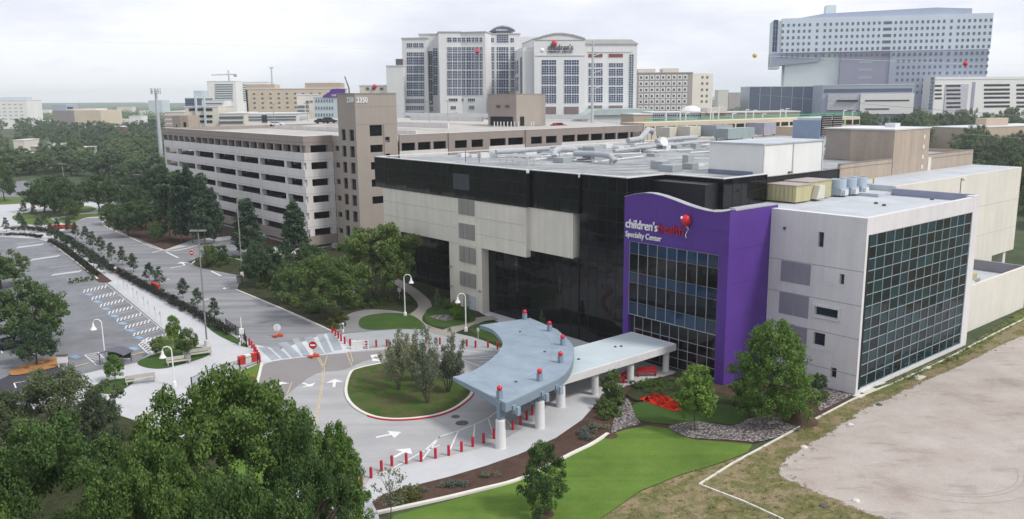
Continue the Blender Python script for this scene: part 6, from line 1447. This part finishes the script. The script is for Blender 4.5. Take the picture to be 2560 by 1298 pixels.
TL = Fr(TN.xy(-.02, 0), -25); a = TL.sz(133, 300)[0]; MB().prism([TL.xy(a, .02), TL.xy(0, .02), TL.xy(0, 25), TL.xy(a, 25)], 0, zt-.02).build('wall', M_taup, tn); MB().box(TL, a, -.1, -.2, .0, zt*.28, zt*.33).build('dark_band', M_cdark, tn)  # left wall darker than the right, with a dark band across it
MB().box(TN, -5, b_*.7, 6, 26, zt, zt+1.5).build('roof', M_creamb, tn)
for u in (171, 178): q = TN.sz(u, 275, 8); MB().box(TN, q[0]-1, q[0]+1, 8, 10, zt+1.5, zt+3.2).build('roof_vent', M_dark, tn)
t, fr, s1, z1 = bldg('office_block', 'low cream office with a white roof box right of the tan block', 255, 312, 900, 2, 300, 25, M_creamb); MB().box(fr, 5, 10, 3, 9, z1, z1+5).build('roof_box', M_whiteb, t); strips(t, fr, (292, 303, 308, 312), 2)
t, fr, s1, z1 = bldg('far_block', 'pale grey block far behind the windowless tan block', 127, 165, 1100, 0, 262, 30, M_cgrey); t, fr, s1, z1 = bldg('far_block', 'pale distant block on the horizon left of the mast', 370, 404, 1300, 0, 252, 30, M_pale)
t, fr, s1, z1 = bldg('brick_store', 'low red brick building at the left edge among trees', -30, 46, 420, 4, 392, 30, mat('red_brick', (.24, .12, .10), .9, .1)); 
for k in range(4): MB().box(fr, 3+k*3.1, 4.6+k*3.1, 4, 6, z1+.5, z1+1.6).build('roof_unit', M_cap, t)
t, fr, s1, z1 = bldg('brick_store', 'low grey-roofed building behind the red brick one at left', 62, 124, 500, -6, 367, 25, M_taup); MB().box(fr, 8, 12, 3, 6, z1+.5, z1+2).build('roof_unit', M_whiteb, t); MB().box(fr, 17, 20, 3, 6, z1+.5, z1+2).build('roof_unit', M_whiteb, t)
t, fr, s1, z1 = bldg('low_store', 'low brown building with pale hipped roof beyond the left oaks', 262, 318, 760, 0, 318, 20, mat('red_brick', (.24, .12, .10), .9, .1))
t, fr, s1, z1 = bldg('parking_garage', 'cream parking garage with ramps behind the left end of the big garage', 408, 460, 420, 3, 281, 30, M_creamb, cat='parking garage'); strips(t, fr, (410, 286, 458, 318), 3, M_taup, 'opening')
t, fr, s1, z1 = bldg('parking_garage', 'cream parking garage with dark decks and pale columns behind the big garage', 460, 545, 400, 4, 268, 30, M_creamb, cat='parking garage')
for v in (274, 291, 304):
    for u in (473, 494, 514): slab(t, fr, (u, v-3, u+17, v+3), M_dark, name='opening')
for u in (490, 511): slab(t, fr, (u, 240, u+4, 316), M_pale, 0, 1.2, 'column')
t, fr, s1, z1 = bldg('parking_garage', 'long cream deck with a low arched gable behind the garage roof', 545, 610, 390, 5, 285, 30, M_creamb, cat='parking garage'); strips(t, fr, (548, 288, 608, 312), 2, M_wind, 'opening')
t, fr, s1, z1 = bldg('parking_garage', 'long white deck with dark strips below the tan hotel block', 610, 745, 400, 3, 286, 30, M_whiteb, cat='parking garage'); strips(t, fr, (612, 289, 740, 303), 2, M_wind, 'opening'); slab(t, fr, (655, 288, 668, 306), M_navy, name='window')
t, fr, s1, z1 = bldg('glass_block', 'blue glass block at the left of the white striped tower', 462, 504, 800, 0, 246, 30, M_podg); MB().box(fr, s1*.5, s1, 2, 20, z1, z1+7).build('upper_block', M_pale, t); strips(t, fr, (464, 248, 485, 268), 3, M_bglass)
t, fr, s1, z1 = bldg('far_block', 'pale low block between the glass block and the striped tower', 504, 560, 760, 0, 252, 20, M_whiteb); strips(t, fr, (508, 256, 556, 266), 2)
t, fr, s1, z1 = bldg('office_tower', 'white tower with dark horizontal window bands on the left skyline', 520, 588, 900, 3, 204, 30, M_whiteb); strips(t, fr, (537, 209, 582, 254), 8, mat('band_glass', (.10, .15, .17), .3))
t, fr, s1, z1 = bldg('office_tower', 'white-framed tower with grey-green glass behind the tan hotel block', 590, 668, 930, 3, 206, 30, M_whiteb); slab(t, fr, (593, 210, 603, 262), mat('grey_green_glass', (.22, .30, .31), .3), name='window'); strips(t, fr, (604, 210, 630, 254), 8, mat('band_glass', (.10, .15, .17), .3))
t, fr, s1, z1 = bldg('hotel_block', 'tan hotel block with columns of small paired dark windows', 617, 852, 520, 2, 223, 25, M_tanl)
grid(t, fr, cols_px(fr, [636+20.5*k for k in range(10)], 5.5, 250), rows_px(fr, [234.5, 245.5, 257, 268.5], 4, 720), M_wind)
MB().box(fr, 0, s1*.30, .5, 15, z1, z1+3).build('plant_room', M_tanb, t); MB().box(fr, s1*.62, s1, .5, 15, z1, z1+3.6).build('plant_room', M_tanb, t); MB().box(fr, -.3, .6, -.4, 0, 0, z1).build('dark_edge', M_dark, t)
t, fr, s1, z1 = bldg('clinic_block', 'cream stepped block with square dark windows before the tan hotel block', 742, 782, 430, 2, 238, 20, M_creamb)
for px in ((744, 264, 762, 271), (744, 275, 762, 280), (765, 252, 772, 259), (765, 263, 772, 271), (765, 275, 773, 279), (775, 252, 782, 256)): slab(t, fr, px, M_wind, name='window')
t, fr, s1, z1 = bldg('clinic_block', 'pale blue block with slot windows and purple wavy top', 784, 850, 400, 2, 244, 20, M_pale)
for r_ in (252, 270, 287):
    for k in range(7): slab(t, fr, (789.5+6.8*k, r_-3.5, 791.8+6.8*k, r_+3.5), M_wind, name='window')
pw = [fr.sz(u, v) for u, v in ((806, 243.5), (862, 243.5), (862, 222), (842, 221.5), (828, 224), (822, 232), (810, 238))]; MB().wallprism(fr, pw, -.4, 1.5).build('purple_sign', M_purple, t); q = fr.sz(829, 241); text("CHIL", fr, q[0], q[1], -.45, 1.3, M_letter, t, 'lettering', .8, .08, .01)
for i_, (u0, u1, D_, vt_, mt_, lb_) in enumerate(((318, 352, 900, 291, M_whiteb, 'thin pale roof among treetops right of the tan block'), (345, 392, 1300, 277, M_whiteb, 'long white low roof among the far treetops near the mast'), (88, 122, 1500, 275, M_whiteb, 'white low roof on the horizon left of the tan block'), (210, 258, 1500, 272, M_pale, 'pale low block on the horizon above the tan block'), (290, 330, 1700, 268, M_creamb, 'cream low block on the horizon right of the tan block'), (160, 205, 470, 372, M_taup, 'grey low roof deep in the left-hand trees'), (20, 60, 520, 352, M_creamb, 'cream low roof deep in the left-hand trees'), (1795, 1822, 1200, 226, M_creamb, 'cream tower far off left of the dark podium'), (1822, 1872, 1200, 232, M_taup, 'grey low block beside the far cream tower'))):
    bldg('far_block', lb_, u0, u1, D_, 2, vt_, 18, mt_)
def crane(u, vt, vb, D, label):
    p = at(u, D); h = Zat(p, vt); t = thing('tower_crane', label, 'crane', (p[0], p[1], 0)); MB().tube([(p[0], p[1], 5), (p[0], p[1], h)], 1.0, 1., 4).build('mast', M_pale, t)
    z = h-5; MB().tube([(p[0]-20, p[1], z), (p[0]+9, p[1], z+.5)], .7, n=4).build('jib', M_pale, t); MB().box(Fr(p, 0), 6, 9, -1, 1, z-2.5, z).build('counterweight', M_taup, t)
crane(576, 176, 205, 1000, 'pale tower crane above the white striped tower')
p = at(868, 500); t = thing('crane_boom', 'dark leaning crane boom above the purple-topped block', 'crane', (p[0], p[1], 0)); MB().tube([(p[0]+2, p[1], 20), (p[0]+1.2, p[1], Zat(p, 220)), (p[0]-.9, p[1], Zat(p, 191))], .55, .3, 5).build('boom', M_iron, t)
p = at(683, 600); t = thing('radio_mast', 'thin pale radio mast left of the tan hotel roof', 'antenna mast', (p[0], p[1], 0)); MB().tube([(p[0], p[1], 20), (p[0], p[1], Zat(p, 168))], .7, .5, 6).build('mast', M_pale, t); MB().box(Fr(p, 0), -1.3, 1.6, -.3, .3, Zat(p, 171), Zat(p, 168)).build('mast_head', M_pale, t)
# overhead lines
M_wirep = mat('pale_wire', (.8, .8, .82), .6)
M_wire = mat('wire', (.30, .33, .33), .6)
def wire(pts, r, label):
    return tag(MB().tube(pts, r, n=5).build('power_line', M_wire if r > .03 else M_wirep), label, 'power line', 'overhead lines')
def pd(u, v, D): q = ray(u, v); return CAM+q/q[1]*D
wire([pd(1890, 236, 330), pd(2100, 255, 290), pd(2330, 274, 250), pd(2640, 296, 210)], .06, 'thin power line sagging across the trees below the white garage')
wire([pd(2040, 306, 240), pd(2130, 312, 225), pd(2330, 329, 190), pd(2640, 352, 150)], .05, 'lower thin power line across the trees beside the tan stair house')
wire([pd(-200, 95, 110), pd(1193, 128, 112), pd(1355, 126, 112), pd(1887, 139, 113), pd(2413, 160, 114), pd(2800, 170, 115)], .012, 'hair-thin marker-ball line crossing the sky')
for u, v, c, lb in ((1193, 128, (.5, .02, .05), 'pink-red marker ball hanging before the hospital glass'), (1355, 120, (.75, .75, .74), 'white marker ball left of the balloon sign'), (1887, 139, (.5, .46, .14), 'yellow-green marker ball in the open sky'), (2413, 160, (.55, .02, .03), 'red marker ball in front of the huge pale tower')):
    q = pd(u, v+(6 if u == 1355 else 0), 112.3 if u < 1900 else 114); tag(MB().ball(q, .31, 12).build('marker_ball', mat('ball%d' % u, c, .4)), lb, 'marker ball', 'marker balls')
# ------------------------------------------------------------------ roof equipment
M_duct = mat('duct_metal', (.36, .38, .41), .55, .08, .8); M_ac = mat('unit_grey', (.30, .33, .35), .6, .08); M_acc = mat('unit_cream', (.55, .53, .46), .7, .06)
RZ = 20.47
def unit(name, label, s0, s1, t0, t1, z0, z1, mt, cat='air unit', group=None, legs=True):
    t = thing(name, label, cat, K.pt((s0+s1)/2, (t0+t1)/2, z0), group); MB().box(K, s0, s1, t0, t1, z0+(.4 if legs else 0), z1).build('casing', mt, t)
    if legs:
        for a in (s0+.2, s1-.4):
            for b in (t0+.2, t1-.4): MB().box(K, a, a+.2, b, b+.2, z0, z0+.4).build('leg', M_iron, t)
    return t
Rz = lambda u, v: (lambda p: K.st(p))(P(u, v, RZ))
def duct(pts, r, label, name='duct', mt=None):
    t = thing(name, label, 'duct', pts[0]); MB().tube(pts, r, n=12).build('pipe', M_duct, t, False)
    for p in pts[1:-1]: MB().box(Fr(p, -50), -.1, .1, -.1, .1, RZ, p[2]-r*.9).build('support', M_mull, t)
    return t
def rp(u, v, z=.9): p = P(u, v, RZ); return (p[0], p[1], RZ+z)
duct([rp(1386, 402, .5), rp(1386, 400, 1.3), rp(1400, 397, 1.6), rp(1436, 392, 1.2)], .5, 'fat white curved duct end on the office roof', mt=M_cap)
duct([rp(1436, 404, 1.2), rp(1480, 406, 1.3), rp(1525, 410, 1.2), rp(1537, 411, .4)], .42, 'long grey box duct curving down on the office roof')
t = thing('duct', 'ribbed grey fan housing in the middle of the long roof duct', 'duct', rp(1482, 404, 0)); a, b = Rz(1482, 404); MB().box(K, a-1.3, a+1.2, b-.9, b+.9, RZ+.5, RZ+2.2).build('casing', M_duct, t)
for k in range(5): MB().box(K, a-1.2+k*.5, a-1.05+k*.5, b-.98, b+.98, RZ+.6, RZ+2.3).build('rib', M_ac, t)
duct([rp(1535, 390, .8), rp(1600, 382, .9), rp(1660, 376, .9), rp(1772, 366, 1.0)], .3, 'long straight white pipe across the office roof', 'pipe', M_cap)
duct([rp(1240, 396, 1.), rp(1300, 393, 1.1), rp(1372, 389, 1.2)], .4, 'pale round duct leading left from the fat duct end', 'pipe', M_cap)
duct([rp(1570, 362, .8), rp(1600, 360, 1.0), rp(1610, 358, 1.8), rp(1619, 356, 2.7), rp(1629, 355, 2.5), rp(1634, 355, 1.6)], .6, 'swan-neck white duct rising at the back of the office roof', mt=M_cap)
duct([rp(1640, 366, 1.0), rp(1690, 362, 1.2), rp(1740, 358, 1.2)], .45, 'flat lilac-white duct run left of the penthouse', mt=M_duct)
a, b = Rz(1658, 378); t = thing('satellite_dish', 'white satellite dish on the office roof', 'satellite dish', K.pt(a, b, RZ)); MB().tube([K.pt(a, b, RZ), K.pt(a, b, RZ+1.2)], .1, n=6).build('mast', M_mull, t); q = K.pt(a, b, RZ+1.6); MB().tube([q, (q[0]+.1, q[1]-.2, q[2]+.1)], .85, n=16).build('dish', M_cap, t)
t = thing('pipe_rack', 'low grey pipe rack frame at the front of the office roof', 'pipe rack', rp(1255, 408, 0)); a, b = Rz(1250, 410)
for k in range(5):
    for j in range(3): MB().tube([K.pt(a+k*1.6, b+j*1.2, RZ), K.pt(a+k*1.6, b+j*1.2, RZ+1.3)], .06, n=5).build('post', M_mull, t)
for j in range(3):
    for z in (.7, 1.3): MB().tube([K.pt(a, b+j*1.2, RZ+z), K.pt(a+6.4, b+j*1.2, RZ+z)], .08, n=5).build('rail', M_cap, t)
rr = random.Random(4)
for k in range(60):   # roof clutter: hatches, curbs, small vents
    a, b = rr.uniform(-74, -30), rr.uniform(2, 62); 
    unit('roof_hatch' if k % 2 else 'roof_vent', ('low pale hatch' if k % 2 else 'small grey vent box')+' scattered on the patched white office roof', a, a+rr.uniform(.7, 2.4), b, b+rr.uniform(.7, 2.), RZ, RZ+rr.uniform(.35, 1.1), M_cap if k % 2 else M_ac, 'roof hatch' if k % 2 else 'roof vent', 'roof hatches' if k % 2 else 'roof vent boxes', False)
for k in range(26):
    a, b = rr.uniform(-74, -30), rr.uniform(2, 50); tag(MB().tube([K.pt(a, b, RZ+.3), K.pt(a+rr.uniform(-3, 3), b+rr.uniform(5, 14), RZ+.3)], .12, n=6).build('roof_pipe', M_cap if k % 3 else M_ac), 'thin pipe run lying on the patched white office roof', 'pipe', 'roof pipe runs')
for u, v, vt, lb in ((1164, 405, 388, 'left'), (1198, 407, 392, 'right')):
    p = P(u, v, RZ); tag(MB().tube([(p[0], p[1], RZ), (p[0], p[1], RZ+1.7)], .06, n=6).build('vent_pipe', M_iron), lb+' of two thin vent pipes near the front roof edge', 'vent pipe')
a, b = Rz(1980, 350); 
t = unit('cooling_tower', 'big blue-grey cooling tower with dark louvred end on the office roof', a, a+6.5, b, b+9, RZ, Zat(P(1990, 350, RZ), 300), mat('tower_blue', (.22, .29, .40), .6, .06))
b2 = Rz(2048, 352)
CF2 = Fr(K.xy(a+6.52, b), 40)
for k in range(2):
    MB().box(CF2, .3+k*4.4, 4.3+k*4.4, -.15, .0, RZ+1, RZ+5.2).build('louvre', M_dark, t)
    for q in range(9): MB().box(CF2, .3+k*4.4, 4.3+k*4.4, -.3, -.16, RZ+1.1+q*.46, RZ+1.22+q*.46).build('slat', M_taup, t)
fd = K.pt(a+3, b+4, Zat(P(1990, 350, RZ), 300)); MB().box(K, a-.2, a+6.6, b+2, b+8.8, fd[2]+.02, fd[2]+.5).build('fan_deck', M_cap, t)
a, b = Rz(1800, 350); t = unit('condenser', 'grey-green finned condenser left of the blue cooling tower', a, a+3.5, b-2, b+8, RZ, RZ+2.6, mat('unit_green', (.27, .33, .33), .6)); CF2 = Fr(K.xy(a, b-2), 40)
for k in range(8): MB().box(K, a-.05+.44*k, a+.12+.44*k, b-2.1, b-2.0, RZ+.5, RZ+2.5).build('rib', M_ac, t)
for i, (u, v, w_, h, m_, lb) in enumerate([(1640, 346, 4, 2.6, M_acc, 'cream unit with grey doors at the back of the roof'), (1690, 346, 4, 2.8, M_acc, 'second cream unit beside the swan-neck duct'), (1745, 345, 5, 3., M_ac, 'grey-blue unit behind the purple roof bridge'), (1770, 344, 4, 3., M_taup, 'taupe unit next to the grey-blue one'), (1865, 340, 5, 3.2, mat('unit_lilac', (.32, .31, .38), .6), 'lilac-grey box unit right of the finned condenser')]):
    a, b = Rz(u, v); unit('rooftop_unit', lb, a, a+w_, b, b+w_, RZ, RZ+h, m_, group='roof units')
t = thing('roof_bridge', 'white trussed pipe bridge right of the white penthouse', 'pipe bridge', rp(2080, 370, 0)); q0, q1 = rp(2062, 372, 2.), rp(2130, 368, 2.4)
MB().tube([q0, q1], .28, n=8).build('beam', M_cap, t)
for f in (.1, .5, .9):
    c_ = np.array(q0)+(np.array(q1)-np.array(q0))*f; MB().tube([(c_[0]-.9, c_[1], RZ), c_, (c_[0]+.9, c_[1], RZ)], .1, n=5).build('trestle', M_cap, t)
# white wing roof plant
Wz = lambda u, v: K.st(P(u, v, 17.5))
t = thing('rooftop_unit', 'long pale yellow air handler with grey top on the clinic roof', 'air unit', K.pt(-16, 12, 17.5), 'yellow roof units')
MB().box(K, -17.6, -13.6, 9.4, 12.6, 17.7, 19.6).build('casing', M_yel, t); MB().box(K, -17.3, -14.0, 12.61, 18, 17.75, 19.75).build('casing', M_yel, t)
MB().wallprism(Fr(K.xy(-13.95, 0), 40), [(13.2, 17.8), (15.0, 17.8), (15.0, 19.4), (13.9, 19.4)], -.8, -.02).build('hood', M_acc, t)
MB().box(K, -17.7, -13.5, 9.3, 12.7, 19.61, 19.7).build('roof_cap', M_taup, t); MB().box(K, -17.4, -13.9, 12.71, 18.1, 19.76, 19.86).build('roof_cap', M_taup, t)
for k in range(7): MB().box(K, -17.4+k*.55, -17.3+k*.55, 9.34, 9.39, 17.8, 19.5).build('seam', mat('yellow_dark', (.33, .30, .17), .7), t)
M_fan = mat('fan_blue', (.36, .43, .50), .5, .05)
for i, (s_, b_) in enumerate(((-14.3, 20.2), (-14.1, 22.4), (-13.9, 24.6))):
    t = thing('condenser_fan', 'pale blue round condenser fan on the clinic roof, '+('left', 'middle', 'right')[i]+' of three', 'fan unit', K.pt(s_, b_, 17.5), 'condenser fans')
    MB().box(K, s_-.9, s_+.9, b_-.9, b_+.9, 17.7, 18.6).build('base', M_fan, t); c_ = K.pt(s_, b_, 18.6); MB().lathe(c_, [(.95, 0), (.95, 1.05), (.9, 1.1), (.85, .95), (.8, .2)], 18).build('shroud', M_fan, t)
    MB().box(K, s_+.91, s_+1.3, b_-.6, b_+.2, 17.75, 18.4).build('control_box', M_cap, t)
t = thing('pipe_rack', 'yellow pipe rack behind the blue condenser fans', 'pipe frame', K.pt(-15.5, 25.5, 17.5))
for k in range(3): MB().tube([K.pt(-16+k*.8, 24.6+k, 17.5), K.pt(-16+k*.8, 24.6+k, 19.3), K.pt(-14.8+k*.6, 25.8+k, 19.3), K.pt(-14.8+k*.6, 25.8+k, 17.5)], .12, n=6).build('pipe', mat('yellow_pipe', (.50, .44, .15), .6), t)
for i, (u, v) in enumerate(((2190, 510), (2210, 515), (2330, 500))): 
    p = P(u, v, 17.5); tag(MB().lathe((p[0], p[1], 17.5), [(.25, 0), (.2, .2), (.05, .25)], 10).build('roof_vent', M_iron), ('left', 'middle', 'right')[i]+' small dark vent on the clinic roof', 'roof vent')
p = P(2400, 483, 17.5); t = thing('camera_mast', 'thin mast with a small white camera at the clinic roof corner', 'camera mast', (p[0], p[1], 17.5)); MB().tube([(p[0], p[1], 17.5), (p[0], p[1], 19.4)], .05, n=6).build('mast', M_iron, t); MB().ball((p[0]+.3, p[1], 19.3), .22, 8).build('camera', M_cap, t)
# slabs and debris beside the glass wall
for i, (u, v, a, b) in enumerate(((2162, 975, 2.2, 1.3), (2190, 958, 1.8, 1.2), (2297, 944, 1.6, .8), (2318, 920, .9, .5), (2147, 990, 1.1, .8))):
    p = P(u, v); tag(MB().box(Fr(p, 40), -a/2, a/2, -b/2, b/2, -.03, .07).build('paving_slab', M_kerb), 'flat pale slab in the grass by the glass wall, '+ORD[i]+' of five along it', 'paving slab', 'loose paving slabs')
for i, (u, v) in enumerate(((2125, 1062), (2198, 1012), (2140, 1252), (2060, 1265), (2010, 1118))):
    p = P(u, v); rs = random.Random(i); b = MB(); b.lathe((p[0], p[1], -.05), [(.35, 0), (.30, .12), (.12, .2)], 7); tag(b.build('rubble_lump', M_kerb if i % 2 == 0 else M_iron), ('pale' if i % 2 == 0 else 'dark')+' lump of rubble on the bare field, '+ORD[i]+' of five scattered', 'rubble', 'rubble lumps')
# ------------------------------------------------------------------ trees of the city
def band_trees(spec):
    for (poly, n, seed, kind, hm, wm, label, group) in spec:
        for k, (u, v) in enumerate(scatter(poly, n, seed)):
            p = P(u, v); h = hm*random.uniform(.8, 1.25); tree(kind, None, 0, 0, label, group, pos=p, hgt=h, wid=wm*random.uniform(.85, 1.25))
band_trees([
 ([(-40, 400), (60, 392), (130, 400), (240, 410), (330, 418), (390, 430), (390, 470), (300, 452), (180, 445), (60, 440), (-40, 446)], 46, 1, 'far', 9.5, 14, 'dark tree in the wooded lots between the park road and the brick stores', 'trees of the wooded left lots'),
 ([(-40, 345), (130, 345), (400, 355), (410, 400), (250, 398), (130, 385), (-40, 372)], 44, 2, 'far', 10, 15, 'tree among the green canopy between the brick stores and the tan block', 'trees of the left middle distance'),
 ([(-60, 322), (400, 322), (410, 345), (-60, 345)], 30, 3, 'far', 12, 20, 'tree in the far green belt in front of the windowless tan block', 'trees of the far left belt'),
 ([(1880, 372), (2000, 360), (2160, 345), (2300, 330), (2330, 345), (2340, 372), (2280, 390), (2100, 395)], 44, 4, 'far', 16.5, 15, 'dark tree between the office roof and the pale podiums', 'trees before the podiums'),
 ([(2330, 395), (2420, 380), (2640, 372), (2640, 470), (2460, 440), (2440, 425)], 34, 5, 'far', 12, 12, 'tree in the green belt right of the tan brick block', 'trees right of the tan block'),
 ([(2290, 338), (2660, 335), (2660, 362), (2290, 365)], 34, 6, 'far', 18, 17, 'tree in front of the white garage at the right edge', 'trees before the white garage'),
 ([(2530, 520), (2640, 470), (2760, 520), (2680, 585), (2570, 560)], 16, 7, 'far', 12, 11, 'tree behind the cream theatre wing at the right edge', 'trees behind the cream wing'),
])
def wood(name, label, poly, n, seed, hm, wm):
    rs = np.random.RandomState(seed); C = []; Rr = []
    for u, v in scatter(poly, n, seed):
        p = P(u, v); h = hm*rs.uniform(.75, 1.25)
        for k in range(4): C.append([p[0]+rs.normal()*wm*.4, p[1]+rs.normal()*wm*.4, h*rs.uniform(.3, .75)]); Rr.append(wm*.5)
    C = np.array(C); Pc, a, b, rnd = leaves(rs, C, np.array(Rr), 26, 2.6, .8); off = C.mean(axis=0); off[2] = 0
    me = quadmesh(name, Pc-off, a, b, rnd, L_far); o = bpy.data.objects.new(name, me); o.location = off; COL.objects.link(o); tag(o, label, 'wood', None, 'stuff')
wood('forest', 'hazy far wood along the left horizon', [(-200, 276), (460, 272), (1100, 262), (1100, 300), (430, 322), (-200, 322)], 800, 1, 13, 16)
wood('forest', 'hazy far wood along the right horizon', [(1560, 258), (2000, 254), (2760, 246), (2760, 330), (2300, 330), (1560, 305)], 900, 2, 13, 16)

hb = MB(); rs_ = np.random.RandomState(8); xs_ = np.linspace(-5600, 5600, 180); ht = 21+4*np.sin(xs_/700)+3*np.sin(xs_/230+1)+rs_.normal(size=180)*1.3
hb.v = [(float(x), 3600+.02*abs(x), -.5) for x in xs_]+[(float(x), 4300+.02*abs(x), float(h)) for x, h in zip(xs_, ht)]+[(float(x), 6200., float(h)*.9) for x, h in zip(xs_, ht)]
for k in (0, 1):
    for i in range(179): hb.f.append((k*180+i, k*180+i+1, (k+1)*180+i+1, (k+1)*180+i)); hb.mi.append(0)
tag(hb.build('hills', soil('wooded_hills', [(.3, (.035, .06, .03)), (.7, (.07, .10, .055))], .02, .3, 0, .15)), kind='structure')
# ------------------------------------------------------------------ light
w = bpy.data.worlds.new('World'); S.world = w; w.use_nodes = True
nt = w.node_tree; bg = nt.nodes['Background']; out = nt.nodes['World Output']
EL, AZ = math.radians(48), math.radians(118)
sk = N(nt, 'ShaderNodeTexSky', sky_type='NISHITA'); sk.sun_disc = False; sk.sun_elevation = EL; sk.sun_rotation = AZ
nt.links.new(sk.outputs[0], bg.inputs[0]); bg.inputs[1].default_value = .10
tc = N(nt, 'ShaderNodeTexCoord').outputs['Generated']
c1 = noise(nt, 2.6, 7, .58, vec=tc, mapscale=(1, 1, 3.6))
cl = ramp(nt, c1, [(.34, (.71, .735, .85)), (.46, (.82, .845, .94)), (.57, (.96, .97, 1.0))])
b2 = N(nt, 'ShaderNodeBackground'); nt.links.new(cl, b2.inputs[0]); b2.inputs[1].default_value = .98
fac = ramp(nt, noise(nt, 1.4, 4, .5, vec=tc, mapscale=(1, 1, 2.5)), [(.3, (.88,)*3), (.6, (1, 1, 1))])
mx = N(nt, 'ShaderNodeMixShader'); nt.links.new(fac, mx.inputs[0]); nt.links.new(bg.outputs[0], mx.inputs[1]); nt.links.new(b2.outputs[0], mx.inputs[2]); nt.links.new(mx.outputs[0], out.inputs[0])
sl = bpy.data.lights.new('sun', 'SUN'); sl.energy = 2.6; sl.angle = math.radians(11); sl.color = (1, .95, .87)
so = bpy.data.objects.new('sun', sl); COL.objects.link(so)
dv = Vector((math.sin(AZ)*math.cos(EL), math.cos(AZ)*math.cos(EL), math.sin(EL))); so.rotation_euler = dv.to_track_quat('Z', 'Y').to_euler()
S.view_settings.view_transform = 'Standard'; S.view_settings.look = 'None'; S.view_settings.exposure = .17; S.view_settings.gamma = 1

hz = MB().box(Fr((0, 0), 0), -5900, 5900, -60, 6400, -1.2, 112); hm_, hnt, hb_ = newmat('haze_air')
hnt.nodes.remove(hb_); pv = N(hnt, 'ShaderNodeVolumePrincipled'); pv.inputs['Density'].default_value = .00016; pv.inputs['Color'].default_value = (.88, .94, 1, 1); pv.inputs['Anisotropy'].default_value = .2
hnt.links.new(pv.outputs[0], hnt.nodes['Material Output'].inputs['Volume'])
tag(hz.build('haze', hm_), 'pale air haze over the whole place', 'haze', None, 'stuff')
S.cycles.volume_bounces = 2
